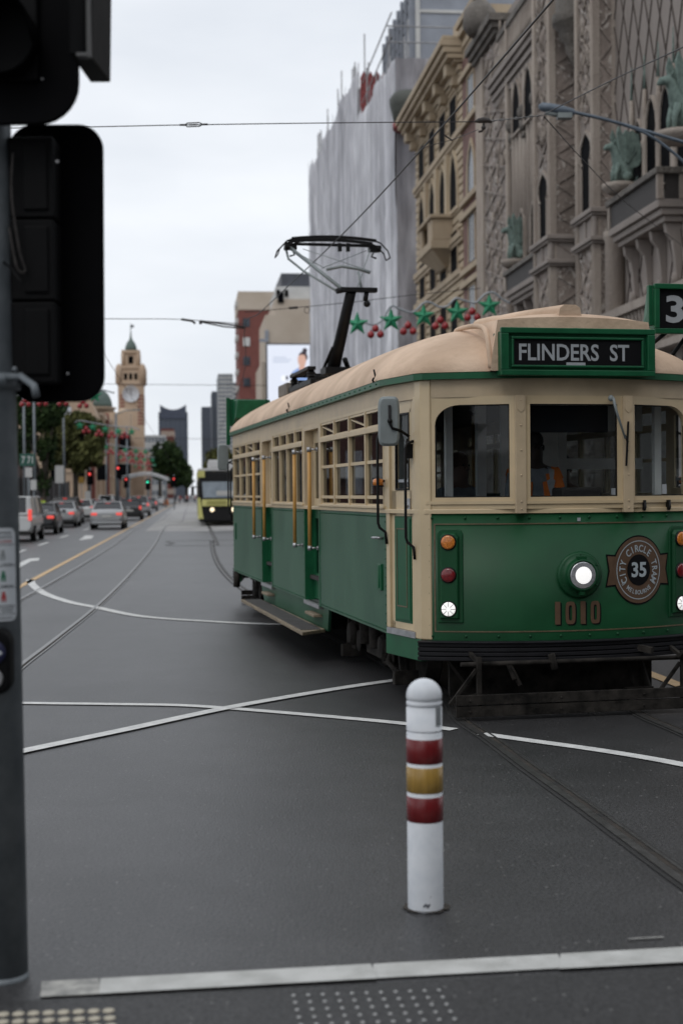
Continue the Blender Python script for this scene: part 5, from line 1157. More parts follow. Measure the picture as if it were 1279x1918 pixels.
# ---- station ------------------------------------------------------------------
M_STN = mat('station_stone', (.40, .29, .205), .85, col2=(.50, .39, .29), vs=.15, bump=.15, bs=2); M_STR = mat('station_red', (.22, .075, .06), .85, var=.15, vs=.3); M_COP = mat('copper_dome', (.08, .115, .10), .6, var=.2, vs=.8); M_CLK = mat('clock_face', (.55, .57, .60), .5, var=.03, vs=4)
st, FM = building('railway_station', -16, 300, 'long tan station building with arched gable and green dome on the left')
k = fb(); k.box(-60, -15.6, 215, 345, 0, 15.5); k.box(-34, -15.8, 345, 560, 0, 14.5); k.build('wall', M_STN, st)
k = fb(); k.box(-60, -15.2, 214.7, 560, 15.4, 16.3); k.box(-60, -15.4, 214.8, 560, 11.5, 12); k.box(-60, -15.4, 214.8, 560, 5.2, 5.7); k.build('cornice', M_STN, st)
for i in range(26):
    u = 219 + i * 13
    for z0, z1 in ((6.2, 10.5), (1.2, 4.4), (12.4, 14.2)): k = fb(); k.box(-15.75, -15.5, u - 1.6, u + 1.6, z0, z1); k.build('window', M_DKW, st)
for i in range(25):
    k = fb(); k.box(-15.8, -15.0, 224.9 + i * 13, 226.3 + i * 13, 0, 16.8); k.build('pilaster', M_STR if i % 3 == 0 else M_STN, st)
vc, zc = cross(122, 768, 214.6)
k = fb(); P = [(vc + 4.6 * math.cos(a), 13 + 4.6 * math.sin(a)) for a in np.linspace(math.pi, 0, 18)]
k.hexa([(v, 214.2, z) for v, z in P], [(v, 222, z) for v, z in P]); k.build('gable_arch', M_STN, st)
k = fb(); k.lathe([(0, 0), (.95, 0), (1.0, .1)], (vc, 214.1, zc), 24, (0, -1, 0)); cf = k.build('clock', M_CLK, st); k = fb(); k.box(vc - .05, vc + .05, 213.95, 214, zc, zc + .7); k.box(vc, vc + .5, 213.95, 214, zc - .05, zc + .05); k.build('clock_hand', M_DKW, cf)
for z, m in ((4, M_DKW), (8.5, M_DKW)):
    for i in range(6): k = fb(); v = vc - 9 + i * 3.4; k.box(v, v + 1.6, 214.4, 214.98, z, z + 2.4); k.build('window', m, st)
vd, zd = cross(182, 762, 225); k = fb(); k.lathe([(2.6, 15), (2.6, zd - .3), (2.9, zd - .2), (2.9, zd)], (vd, 227, 0), 20); k.build('dome_drum', M_STN, st); k = fb(); k.lathe([(2.3 * math.cos(a), zd + 3.0 * math.sin(a)) for a in np.linspace(0, 1.5, 9)] + [(.25, zd + 3.2), (.2, zd + 3.8), (0, zd + 4.2)], (vd, 227, 0), 20); k.build('dome', M_COP, st)
k = fb()
for x, y, r in ((205, 772, 1.0), (262, 812, 1.2)):
    v, z = cross(x, y, 300 if x < 240 else 400); k.box(v - r * 1.4, v + r * 1.4, 300, 306, 14, z); k.lathe([(r * math.cos(a), z + r * math.sin(a)) for a in np.linspace(0, 1.5, 6)], (v, 303, 0), 12)
k.build('roof_pavilion', M_STN, st)
# clock tower
UT = 372; ct, FM = building('clock_tower', -15.6, UT, 'tan and red banded station clock tower with green domed top and flagpole', 'tower')
va, _ = cross(222, 780, UT); vb, _ = cross(270, 780, UT); cv = (va + vb) / 2; hwid = (vb - va) / 2
def Zc(y, x=245): return cross(x, y, UT)[1]
def sq(k, h, z0, z1, c=UT + hwid): k.box(cv - h, cv + h, c - h, c + h, z0, z1)
k = fb(); sq(k, hwid, 0, Zc(718)); ct_w = k.build('shaft', M_STN, ct)
k = fb(); 
for i in range(9): z = Zc(795 - i * 6.5); [k.box(cv + s * (hwid - 1.0) - .55, cv + s * (hwid - 1.0) + .62, UT - .12, UT + 2, z, z + .45) for s in (-1, 1)]; k.box(cv + hwid - .4, cv + hwid + .1, UT, UT + 2 * hwid, z, z + .45)
k.build('red_bands', M_STR, ct_w)
k = fb(); zc = Zc(738); k.lathe([(0, 0), (1.95, 0), (2.0, .2), (2.15, .25), (2.15, -.1)], (cv, UT - .25, zc), 28, (0, -1, 0)); cl = k.build('clock', M_CLK, ct)
k = fb(); k.box(cv - .07, cv + .07, UT - .6, UT - .5, zc, zc + 1.2); k.bar((cv, UT - .55, zc), (cv + .7, UT - .55, zc - .5), .14, .1); [k.box(cv + 1.3 * math.cos(a) - .07, cv + 1.3 * math.cos(a) + .07, UT - .55, UT - .5, zc + 1.3 * math.sin(a) - .07, zc + 1.3 * math.sin(a) + .07) for a in np.linspace(0, 2 * math.pi, 13)[:-1]]
k.build('clock_hands', M_DKW, cl)
k = fb(); sq(k, hwid + .35, Zc(720), Zc(714)); sq(k, hwid * .95, Zc(714), Zc(690)); sq(k, hwid + .2, Zc(690), Zc(685)); sq(k, hwid * .55, Zc(685), Zc(660)); sq(k, hwid * .72, Zc(660), Zc(655)); k.build('belfry', M_STN, ct)
k = fb(); [k.lathe([(.9, Zc(718)), (.9, Zc(690)), (.6, Zc(684)), (0, Zc(680))], (cv + sx * hwid * .92, UT + hwid + sy * hwid * .92, 0), 10) for sx in (-1, 1) for sy in (-1, 1)]
[k.lathe([(.5, Zc(685)), (.5, Zc(662)), (0, Zc(652))], (cv + sx * hwid * .6, UT + hwid + sy * hwid * .6, 0), 8) for sx in (-1, 1) for sy in (-1, 1)]; k.build('corner_turret', M_STN, ct)
for i in range(3): k = fb(); v = cv + (i - 1) * 1.3; k.box(v - .4, v + .4, UT + hwid * .05 - .1, UT + .3, Zc(711), Zc(699)); k.build('belfry_opening', M_DKW, ct)
k = fb(); k.box(cv - .6, cv + .6, UT + hwid * .45 - .15, UT + hwid * .45, Zc(680), Zc(666)); k.build('belfry_opening', M_DKW, ct)
k = fb(); R0 = hwid * .48; k.lathe([(R0, Zc(655)), (R0 * .95, Zc(648)), (R0 * .7, Zc(640)), (R0 * .3, Zc(634)), (R0 * .18, Zc(630)), (.15, Zc(622)), (.06, Zc(603)), (0, Zc(602))], (cv, UT + hwid, 0), 20); k.build('dome', M_COP, ct)
k = fb(); k.add([(cv, UT + hwid, Zc(612)), (cv + .9, UT + hwid, Zc(610)), (cv + .8, UT + hwid, Zc(606)), (cv, UT + hwid, Zc(605))], [(0, 1, 2, 3)]); k.build('flag', M_NAVY, ct)
# dark hoarding and shop fronts on the left footpath
hb, FM = building('brick_shop', -22, 80, 'dark reddish shop front behind the trees at the left edge')
k = fb(); k.box(-34, -16.5, 74, 150, 0, 6.5); k.build('wall', mat('dark_red_wall', (.09, .04, .035), .8, var=.3, vs=.8), hb); k = fb(); k.box(-34, -16.2, 73.6, 76, 2.6, 3.2); k.build('awning', M_PALE, hb)
for i in range(6): k = fb(); k.box(-16.48, -16.3, 78 + i * 11, 84 + i * 11, .6, 3.6); k.build('window', M_WGL, hb)
fe = building('construction_hoarding', -13.2, 125, 'long dark hoarding beside the parked traffic under the trees', 'hoarding')[0]
k = MB(); k.box(-.1, .1, -28, 30, 0, 3.2); k.build('panel', mat('hoarding_dark', (.025, .018, .017), .8, var=.4, vs=.4), fe); k = MB(); [k.box(-.0, .2, -28 + i * 4.8, -27.8 + i * 4.8, 0, 3.3) for i in range(13)]; k.build('post', M_IRON, fe)

# unseen dark block added behind the camera to darken the windscreen reflections
cb, FM = building('reflected_building', 10, -40, 'unseen dark block behind the camera, added for the tram windscreen reflections')
k = fb(); k.box(-6, 60, -60, -34, 0, 30); k.box(-6, -2, -60, -34, 30, 33); k.build('wall', mat('dark_block', (.045, .04, .038), .8, var=.3, vs=.3), cb)
for j in range(6):
    for i in range(9): k = fb(); k.box(-4 + i * 7, -.5 + i * 7, -34.1, -33.9, 3 + j * 4.6, 5.6 + j * 4.6); k.build('window', M_WGL, cb)
k = fb(); k.box(-6.5, 60, -34.3, -33.5, 29, 30.4); k.build('cornice', M_FL, cb)
def local_thing(name, x, y, label, cat): return empty(name, (x, y, 0), 0, label, cat)
e = local_thing('reflected_silhouette', -13.6, -36, 'unseen dark silhouette with flared top, added for the left windscreen reflection', 'reflected_silhouette')  # out of view; added as a dark shape for the left windscreen to reflect
k = MB(); k.box(-.65, .65, -1, 1, 0, 4.2); k.hexa([(-.65, -1, 4.2), (.65, -1, 4.2), (.65, 1, 4.2), (-.65, 1, 4.2)], [(-1, -1.3, 4.7), (1, -1.3, 4.7), (1, 1.3, 4.7), (-1, 1.3, 4.7)]); k.box(-.5, .5, -.8, .8, 4.7, 6.5); k.build('body', MATS['dark_block'], e)
e = local_thing('reflected_vehicle', -8.6, -20, 'unseen dark vehicle with white roof, added for the left windscreen reflection', 'reflected_vehicle')  # added out of view; its white roof line shows only in the glass
k = MB(); k.box(-6, 6, 0, 2.5, .3, 2.85); k.build('body', MATS['dark_block'], e, bevel=.1); k = MB(); k.box(-6, 6, -.03, 2.5, 2.85, 3.0); k.build('roof', M_PALE, e, bevel=.05); k = MB(); k.box(-5.6, 5.6, 2.5, 2.53, 1.3, 2.5); k.build('window', M_WGL, e)
for x in (-4, 4): k = MB(); k.cyl((x, 2.4, .5), .5, .25, 'y', 20); k.build('wheel', MATS['dark_block'], e)
e = local_thing('reflected_block', 30, -4, 'unseen dark block off to the right, added for the right windscreen reflection', 'building')  # off-view block added for the right windscreen, pale windows giving light shapes
k = MB(); k.box(-8, 8, -16, 13, 0, 18); k.build('wall', MATS['dark_block'], e)
for i in range(7):
    for j in range(4): k = MB(); k.box(-8.1, -8, -14 + i * 3.9, -12 + i * 3.9, 1.2 + j * 4.2, 3.8 + j * 4.2); k.build('window', M_PALE if (i + j) % 3 == 0 else M_WGL, e)
# ------------------------------------------------------------------ bollard
M_WPL = mat('bollard_white', (.60, .63, .67), .5, var=.06, vs=9, col2=(.70, .72, .75), bump=.04, bs=30)
M_RBAND = mat('reflective_red', (.145, .010, .012), .3, var=.12, vs=14, stretch=(6, 6, .6)); M_YBAND = mat('reflective_yellow', (.33, .20, .045), .3, var=.15, vs=14, stretch=(6, 6, .6))
bc_ = gnd(799, 1711); bc_.y += .077; 
def bz(y, r=.0775): return at(797, y, bc_.y - r).z
bo = empty('bollard', (bc_.x, bc_.y, 0), 0, 'white traffic bollard with red and yellow reflective bands standing before the tram', 'bollard')
R0 = .077; zt = bz(1275); z1 = bz(1312); prof = [(R0 + .001, -.02), (R0, .012)]
def groove(y): z = bz(y); return [(R0, z - .006), (R0 - .004, z - .003), (R0 - .004, z + .003), (R0, z + .006)]
prof += groove(1374) + [(R0 - .0005, bz(1372))] + groove(1327) + groove(1316)
hh = zt - z1; prof += [(R0 * math.cos(a), z1 + .01 + (hh - .01) * math.sin(a)) for a in np.linspace(0, math.pi / 2, 14)]
k = MB(); k.lathe(prof, n=48); k.build('post', M_WPL, bo)
for y0, y1, m, nm in ((1387, 1433, M_RBAND, 'red_band'), (1440, 1488, M_YBAND, 'yellow_band'), (1496, 1543, M_RBAND, 'red_band')):
    k = MB(); a, b = bz(y1), bz(y0); k.lathe([(R0 + .0005, a), (R0 + .0018, a + .001), (R0 + .0018, b - .001), (R0 + .0005, b)], n=48); k.build(nm, m, bo)
k = MB(); n = 8; a0 = -.95; rows = [[((R0 + .001) * math.cos(a), (R0 + .001) * math.sin(a), z) for a in np.linspace(a0, a0 + .5, n)] for z in (bz(1362), bz(1326))]; k.grid(rows)
for i in range(6):
    z = bz(1358 - i * 5.2); rows = [[((R0 + .0016) * math.cos(a), (R0 + .0016) * math.sin(a), z + d) for a in np.linspace(a0 + .06, a0 + (.44 if i % 2 else .36), n)] for d in (0, .0035)]; k.grid(rows, 1)
k.build('sticker', [mat('sticker_grey', (.30, .32, .33), .5), mat('sticker_ink', (.12, .13, .14), .5)], bo)
k = MB()
for a, z, s in ((-1.72, .03, .006), (-1.62, .035, .008), (-1.5, .03, .009), (-1.42, .036, .006), (-1.35, .07, .003)): k.add([((R0 + .0008) * math.cos(a + dx * 8), (R0 + .0008) * math.sin(a + dx * 8), z + dz) for dx, dz in ((-s, -s), (s, -s * .6), (s * .6, s), (-s * .7, s * .7))], [(0, 1, 2, 3)])
k.build('scuff_mark', M_NAVY, bo)
random.seed(5); k = MB(); n = 40; O = []; I = []
for i in range(n): a = 2 * math.pi * i / n; r = R0 * (1.12 + .3 * mnoise.noise(Vector((math.cos(a) * 2, math.sin(a) * 2, 3))) + random.uniform(-.06, .06)); O.append((bc_.x + r * 1.15 * math.cos(a), bc_.y + r * math.sin(a), .0065)); I.append((bc_.x + R0 * .98 * math.cos(a), bc_.y + R0 * .98 * math.sin(a), .0065))
k.add(O + I, [(i, (i + 1) % n, n + (i + 1) % n, n + i) for i in range(n)]); tag(k.build('soil_ring', mat('damp_soil', (.022, .018, .014), .95, col2=(.06, .05, .04), vs=40, bump=.6, bs=120)), kind='structure')
# ------------------------------------------------------------------ tactile studs
def studs(name, label, pts, r, h, m, base=None):
    c = sum((Vector(p) for p in pts), Vector()) / len(pts); e = empty(name, (c.x, c.y, 0), 0, label, 'tactile paving')
    me = None
    for p in pts:
        if me is None: k = MB(); k.lathe([(r, 0), (r, h * .5), (r * .72, h), (0, h * 1.02)], n=14); o = k.build('stud', m, e); me = o
        else: o = me.copy(); COL.objects.link(o)
        o.location = (p[0] - c.x, p[1] - c.y, .004)
    return e
P1 = []
c0 = gnd(204, 1896); dx = (gnd(204, 1896) - gnd(176, 1897)); dy = gnd(204, 1896) - gnd(206, 1910)
for i in range(10):
    for j in range(8): P1.append(c0 - dx * i - dy * j)
studs('tactile_strip', 'strip of cream tactile studs at the bottom left edge beside the pole', [p for p in P1], .0215, .006, mat('tactile_cream', (.42, .38, .30), .6, var=.15, vs=30))
P2 = []; c0 = gnd(822, 1857); dx = gnd(822, 1857) - gnd(795, 1858); dy = gnd(822, 1857) - gnd(829, 1870)
for i in range(11):
    for j in range(9): P2.append(c0 - dx * i - dy * j)
studs('tactile_strip', 'grid of tiny steel tactile studs in the asphalt at the bottom centre', P2, .0075, .004, mat('stud_steel', (.45, .45, .44), .35, metal=.6, var=.2, vs=40))
# ------------------------------------------------------------------ foreground traffic light
M_GALV = mat('galvanised_pole', (.125, .145, .16), .5, metal=.25, col2=(.19, .21, .225), vs=9, bump=.05, bs=30); M_SIGB = mat('signal_black', (.0022, .0022, .003), .7, var=.25, vs=9, spec=.08); M_SIGB2 = mat('signal_housing', (.004, .004, .0045), .6, var=.25, vs=9, spec=.12)
M_PLATE = mat('plate_white', (.52, .55, .58), .5, var=.05, vs=10); M_TXT = mat('plate_ink', (.03, .03, .04), .5)
pb0 = gnd(53, 1830); PR = .092; pc = Vector((pb0.x - PR, pb0.y + .0, 0)); YP = pc.y
tl = empty('traffic_light', (pc.x, pc.y, 0), 0, 'galvanised traffic light pole in the foreground with black signal heads above', 'traffic light')
topx = at(20, 260, YP).x - PR * .93
k = MB(); k.tube([(0, 0, -.02), (0, 0, .02)], [PR * 1.03, PR * 1.01], 32); k.tube([(0, 0, .0), (topx - pc.x, 0, 3.1), ((topx - pc.x) * 1.18, 0, 3.7)], [PR, PR * .95, PR * .93], 32); k.build('pole', M_GALV, tl)
def pl(x, y, Y=YP): q = at(x, y, Y); return Vector((q.x - pc.x, q.y - pc.y, q.z))
def rpoly(x0, z0, x1, z1, r, n=7):
    P = []
    for cx, cz, a0 in ((x1 - r, z0 + r, -90), (x1 - r, z1 - r, 0), (x0 + r, z1 - r, 90), (x0 + r, z0 + r, 180)):
        for j in range(n + 1): a = R_(a0 + 90 * j / n); P.append((cx + r * math.cos(a), cz + r * math.sin(a)))
    return P
# lower head: seen from the back
a, b = pl(196, 752, YP + .12), pl(193, 232, YP + .12); W_ = .36
sl = (b.x - a.x) / (b.z - a.z)
k = MB(); P = rpoly(a.x - W_, a.z, a.x, b.z, .095); k.hexa([(x + sl * (z - a.z), .12, z) for x, z in P], [(x + sl * (z - a.z), .14, z) for x, z in P])
hd = k.build('target_board', M_SIGB, tl, bevel=.004)
k = MB(); z0 = a.z + .06; hz = (b.z - a.z - .14) / 3; xc = a.x - .235
for i in range(3): k.box(xc - .085, xc + .08, -.03, .119, z0 + i * hz + .004, z0 + (i + 1) * hz - .004); k.box(xc - .03, xc + .06, -.04, -.03, z0 + i * hz + .03, z0 + (i + 1) * hz - .03)
k.build('lamp_housing', M_SIGB2, hd, bevel=.012)
k = MB(); k.tube(catmull([(xc - .06, -.06, b.z - .15), (xc - .065, -.07, b.z - .3), (xc - .04, -.07, b.z - .5), (xc - .02, -.06, b.z - .58), (xc - .05, -.06, b.z - .57), (xc - .08, -.05, b.z - .42)], 5), .004, 6); k.build('cable', M_IRON, hd)
k = MB(); q = pl(40, 715, YP - .1); k.tube([(q.x - .12, -.03, q.z + .02), (q.x, -.1, q.z + .02), (q.x + .06, -.16, q.z - .02), (q.x + .07, -.17, q.z - .06)], .014, 8); k.tube([(q.x - .12, 0, q.z + .035), (q.x - .12, 0, q.z - .02)], PR * 1.04, 28); k.ball((q.x - .02, -.11, q.z + .045), .01, 8); k.build('bracket', M_GALV, hd)
k = MB(); q = pl(20, 498); k.tube([(q.x - PR * .96, 0, q.z - .006), (q.x - PR * .96, 0, q.z + .006)], PR * 1.0, 28); k.tube([(q.x - .01, -.06, q.z + .005), (q.x + .03, -.1, q.z - .03), (q.x + .08, -.18, q.z - .09)], .004, 6); k.build('cable_band', M_SIGB2, tl)
k = MB(); k.ball(tuple(pl(108, 303, YP - .28)), .006, 8); k.ball(tuple(pl(128, 700, YP - .14)), .004, 6); k.ball(tuple(pl(80, 148, YP - .2)), .005, 6); k.build('screw', M_STEEL, hd)
# upper head: faces the camera, with a long louvred visor on its right
a, b = pl(152, 236, YP - .12), pl(155, -520, YP - .12)
k = MB(); P = rpoly(a.x - .62, a.z, a.x, a.z + 1.4, .15); k.hexa([(x, -.16, z) for x, z in P], [(x, -.13, z) for x, z in P]); hu = k.build('target_board', M_SIGB, tl, bevel=.004)
q = pl(20, 90, YP - .14); k = MB()
k.lathe([(.125, 0), (.135, .02), (.13, .03), (.118, .01), (.05, -.01), (0, -.02)], (q.x - .02, -.17, q.z + .01), 32, (0, -1, 0)); n = 24
rows = [[(q.x - .02 + .135 * math.cos(t), -.17 - d * (1 if math.sin(t) > -.2 else .45), q.z + .01 + .135 * math.sin(t)) for t in np.linspace(0, 2 * math.pi, n)] for d in (0, .19)]; k.grid(rows)
rows = [[(p[0] * .0 + q.x - .02 + (p[0] - q.x + .02) * .965, p[1], q.z + .01 + (p[2] - q.z - .01) * .965) for p in r] for r in rows]; k.grid(rows)
k.build('lantern', M_SIGB2, hu)
k = MB(); k.box(q.x - .16, q.x + .11, -.185, -.161, q.z - .13, q.z + .35); k.build('lantern_door', M_SIGB2, hu, bevel=.01)
k = MB(); c, d = pl(152, 130, YP - .1), pl(191, 120, YP - .1); k.hexa([(c.x, -.32, c.z - .01), (d.x - .012, -.24, c.z), (d.x, .1, c.z + .01), (c.x, .1, c.z + .01)], [(c.x, -.32, c.z + .9), (d.x + .005, -.24, c.z + .9), (d.x + .02, .1, c.z + .9), (c.x, .1, c.z + .9)]); k.build('side_lantern', M_SIGB2, hu, bevel=.004)
k = MB(); k.box(d.x - .026, d.x - .012, -.262, -.24, c.z - .004, c.z + .9); k.box(c.x + .02, d.x - .02, -.3, -.26, c.z - .012, c.z + .0); k.build('visor_edge', mat('visor_grey', (.10, .10, .10), .5), hu)
# instruction plate wrapped on the pole, with its four framed panels
def onpole(x, z, o=.0): a = -math.pi / 2 + x / PR; s = (z / 3.1) * (topx - pc.x); return Vector((s + (PR + o) * math.cos(a), (PR + o) * math.sin(a), z))
xr = .0985; x0 = -.06
zt_, zb_ = pl(0, 988).z, pl(0, 1160).z; Rr = .022
def curved(k, x0, x1, z0, z1, o, mi=0, n=12): k.grid([[onpole(x, z, o) for x in np.linspace(x0, x1, n)] for z in (z0, z1)], mi)
k = MB(); k.grid([[onpole(x, z, .006) for x in np.linspace(x0 + e, xr - e, 16)] for z, e in ((zb_, .02), (zb_ + .006, .008), (zb_ + .02, 0), (zt_ - .02, 0), (zt_ - .006, .008), (zt_, .02))]); pp = k.build('instruction_plate', M_PLATE, tl)
k = MB(); H_ = zt_ - zb_
for f in (.105, .375, .61, .80): z = zb_ + H_ * f; 
zs = [pl(0, y).z for y in (1019, 1058, 1098, 1147)]
for z in zs: curved(k, x0 + .005, xr - .003, z - .001, z + .001, .0068)
for y, xs_, w in ((1055, .045, .04), (1095, .04, .045), (1132, .02, .07), (1137, .035, .05), (1142, .04, .04), (1154, .03, .05)): z = pl(0, y).z; curved(k, xs_, xs_ + w, z - .0015, z + .0015, .0068)
k.build('plate_line', M_TXT, pp)
def ptext(st, x, z, h, w, m, nm):
    vs, fs = text_geo(st, .02); X = [v.x for v in vs]; Y = [v.y for v in vs]; cx, cy = (max(X) + min(X)) / 2, (max(Y) + min(Y)) / 2; kx, ky = w / (max(X) - min(X)), h / (max(Y) - min(Y))
    k = MB(); k.add([onpole(x + (v.x - cx) * kx, z + (v.y - cy) * ky, .0072) for v in vs], fs); k.build(nm, m, pp)
ptext('WALK', .058, pl(0, 997).z, .008, .05, M_TXT, 'plate_lettering'); ptext('WITH', .058, pl(0, 1005).z, .008, .05, M_TXT, 'plate_lettering'); ptext('CARE', .058, pl(0, 1013).z, .008, .05, mat('plate_red', (.4, .02, .02), .5), 'plate_lettering')
for y, m in ((1038, mat('plate_grey', (.25, .27, .28), .5)), (1077, mat('plate_green', (.01, .16, .08), .5)), (1115, MATS['plate_red'])):
    z = pl(0, y).z; k = MB(); 
    k.add([onpole(.048 + .006 * math.cos(t), z + .013 + .006 * math.sin(t), .0072) for t in np.linspace(0, 6, 12)], [tuple(range(12))]); curved(k, .04, .056, z - .004, z + .006, .0072, n=3); curved(k, .04, .046, z - .018, z - .004, .0072, n=3); curved(k, .05, .056, z - .018, z - .004, .0072, n=3)
    k.build('walker_symbol', m, pp)
# push button box
zc_, zq = pl(0, 1215).z, pl(0, 1262).z
k = MB(); P = rpoly(-.055, pl(0, 1292).z, .072, pl(0, 1172).z, .05); k.hexa([(x + .0, -PR - .045, z) for x, z in P], [(x, -PR + .03, z) for x, z in P]); bt = k.build('push_button_box', M_SIGB2, tl, bevel=.012)
cx = .012
k = MB(); k.lathe([(0, 0), (.042, 0), (.045, .004), (.04, .007), (0, .007)], (cx, -PR - .045, zc_), 32, (0, -1, 0)); k.build('arrow_disc', mat('button_blue', (.012, .014, .05), .4), bt)
k = MB(); k.add([(cx - .035 + x * .07, -PR - .0535, zc_ + (z - .5) * .05) for x, z in ((0, .38), (.55, .38), (.38, .1), (.55, 0.06), (1, .5), (.55, .94), (.38, .9), (.55, .62), (0, .62))], [(0, 1, 4, 7, 8), (1, 2, 3, 4), (4, 5, 6, 7)]); k.build('arrow', M_PLATE, bt)
k = MB(); k.lathe([(0, 0), (.036, 0), (.036, .006), (.03, .012), (.026, .006), (.02, .012), (0, .014)], (cx - .002, -PR - .045, zq), 32, (0, -1, 0)); k.build('button', M_STEEL, bt)
# ------------------------------------------------------------------ overhead wires
M_WIRE = mat('overhead_wire', (.02, .02, .022), .5, metal=.3)
def wire(pts, r, name, label, cat='wire', group='overhead tram wires', sm=10):
    P = [Vector(p) for p in pts]; c = P[0]; k = MB(); k.tube([p - c for p in (catmull(P, sm) if len(P) > 2 and sm else P)], r, 6); return tag(k.build(name, M_WIRE, loc=c), label, cat, group)
ZW = 5.42
wire([Vector((6.5, -14, ZW)), Vector((4.6, -4, ZW))] + [gnd(x, y, ZW) for x, y in ((1160, -150), (1035, 0), (800, 268), (640, 440), (490, 583), (459, 613))] + [S(1.62, 45, ZW), S(1.62, 80, ZW), S(1.62, 180, ZW)], .009, 'contact_wire', 'thick black wire running diagonally over the tram pantograph', sm=6)
wire([S(-2.2, -20, ZW), S(-2.2, 100, ZW), S(-2.2, 260, ZW)], .008, 'contact_wire', 'wire over the empty left track emerging beneath the signal head', sm=0)
wa = wire([at(-1500, 262, 20), at(-200, 243, 17.5), at(150, 238, 17.2), at(345, 234, 17), at(640, 230, 17), at(892, 228, 17)], .006, 'span_wire', 'topmost wire across the sky with a small oval link')
c0 = Vector(wa.location)
k = MB(); a, b = at(345, 234, 17), at(380, 233, 17); 
for dz in (-.022, .022): k.tube([a - c0 + Vector((.01, 0, 0)), a - c0 + Vector((.04, 0, dz)), b - c0 + Vector((-.04, 0, dz)), b - c0], .007, 6)
k.tube([a - c0 - Vector((.05, 0, 0)), a - c0 + Vector((.02, 0, 0))], .012, 6); k.tube([b - c0, b - c0 + Vector((.06, 0, 0))], .012, 6); k.tube([a - c0 + Vector((.06, 0, 0)), b - c0 - Vector((.06, 0, 0))], .009, 6); k.build('turnbuckle', M_IRON, wa)
ci = at(905, 228, 17); k = MB(); k.tube([(-.1, 0, 0), (-.06, 0, .012), (0, 0, .02), (.06, 0, .012), (.1, 0, -.01)], [.012, .03, .036, .03, .012], 8); k.tube([(0, 0, -.02), (.0, 0, -.08), (-.02, 0, -.11), (-.06, 0, -.12)], .014, 6); k.ball((0, 0, -.07), .028, 8)
ins = tag(k.build('wire_insulator', M_IRON, loc=ci), 'black insulator clamp on the span wire in front of the theatre', 'insulator')
k = MB(); a, b = at(918, 227, 17) - ci, at(1016, 216, 17) - ci
for i in range(7):
    p0 = a.lerp(b, i / 7); p1 = a.lerp(b, (i + .85) / 7); mdl = (p0 + p1) / 2; off_ = Vector((0, .0, .014)) if i % 2 else Vector((0, .014, 0)); k.tube([p0, mdl + off_, p1, mdl - off_], .006, 6, closed=True)
k.tube([a - Vector((.03, 0, 0)), b], .006, 6); k.build('chain', mat('chain_galvanised', (.2, .2, .2), .5, metal=.6), ins)
k = MB(); k.tube([(at(895, 243, 17) - ci), (at(846, 262, 16) - ci), (at(800, 274, 15.6) - ci), (at(775, 290, 15.6) - ci)], .004, 6); k.tube([(at(846, 263, 16) - ci), (at(832, 253, 15.7) - ci)], .009, 6); k.build('pull_off_arm', M_IRON, ins)
wire([at(1018, 214, 17), at(1150, 148, 14.5), at(1279, 88, 12.5), at(1420, 20, 10.8), at(2600, -700, 6)], .006, 'span_wire', 'wire rising to the right from the chain, past the lamp')
wire([at(1018, 218, 17), at(1090, 298, 20), at(1170, 378, 25), at(1279, 462, 33), at(1330, 500, 38)], .007, 'span_wire', 'wire dropping to the right from the chain, across the theatre windows')
wb_ = wire([at(-700, 588, 33), at(-100, 592, 33), at(200, 597, 33), at(330, 598, 33), at(458, 607, 33)], .009, 'span_wire', 'second wire across the sky, ending at a black bracket above the brick block')
k = MB(); o_ = Vector(wb_.location); k.tube([at(340, 598, 33) - o_, at(360, 601, 33) - o_, at(366, 606, 33) - o_], .03, 6); k.tube([at(376, 601, 33) - o_, at(459, 612, 33) - o_], .022, 6); k.tube([at(376, 603, 33) - o_, at(420, 612, 33) - o_, at(459, 615, 33) - o_], .018, 6); k.tube([at(376, 600, 33) - o_, at(376, 607, 33) - o_], .04, 6); k.build('pull_off_arm', M_IRON, wb_)
wc = wire([at(459, 585, 33.2), at(545, 577, 33), at(650, 567, 33), at(760, 554, 33), at(900, 540, 34)], .008, 'span_wire', 'thin wire passing behind the pantograph arm to the garland')
k = MB(); o_ = Vector(wc.location); k.tube([at(541, 577, 33) - o_, at(558, 576, 33) - o_], .03, 6); c = at(575, 581, 33) - o_; k.tube([c + Vector((.06 * math.cos(t), 0, .07 * math.sin(t))) for t in np.linspace(0, 6.28, 12)], .008, 5); k.build('turnbuckle', M_IRON, wc)
wire([at(-500, 700, 66), at(-80, 712, 66), at(200, 719, 66), at(500, 722, 66)], .012, 'span_wire', 'faint third wire crossing in front of the clock tower', sm=4)
wire([at(180, 820, 125), at(380, 822, 125), at(470, 824, 125)], .02, 'span_wire', 'lowest faint wire, far down the street', sm=4)
# ------------------------------------------------------------------ street lamp at upper right
lc = at(1440, 900, 28); lamp = empty('street_lamp', (lc.x, lc.y, .13), 0, 'long armed grey street lamp reaching in from the right edge', 'street lamp')
def lp(x, y, Y=28): return at(x, y, Y) - Vector((lc.x, lc.y, .13))
M_LMP = mat('lamp_blue_grey', (.10, .125, .155), .45, metal=.2, var=.2, vs=3)
k = MB(); zt2 = lp(1440, 345).z; k.tube([(0, 0, -.13), (0, 0, .4), (0, 0, .41), (0, 0, zt2)], [.16, .15, .1, .07], 14); k.build('pole', M_LMP, lamp)
k = MB(); k.tube(catmull([lp(1068, 209), lp(1130, 223), lp(1200, 243), lp(1279, 266), lp(1440, 310)], 5), .034, 8); k.tube(catmull([lp(1165, 233), lp(1205, 248), lp(1240, 270), lp(1279, 303), lp(1340, 365), lp(1440, 470)], 5), .03, 8); k.build('arm', M_LMP, lamp)
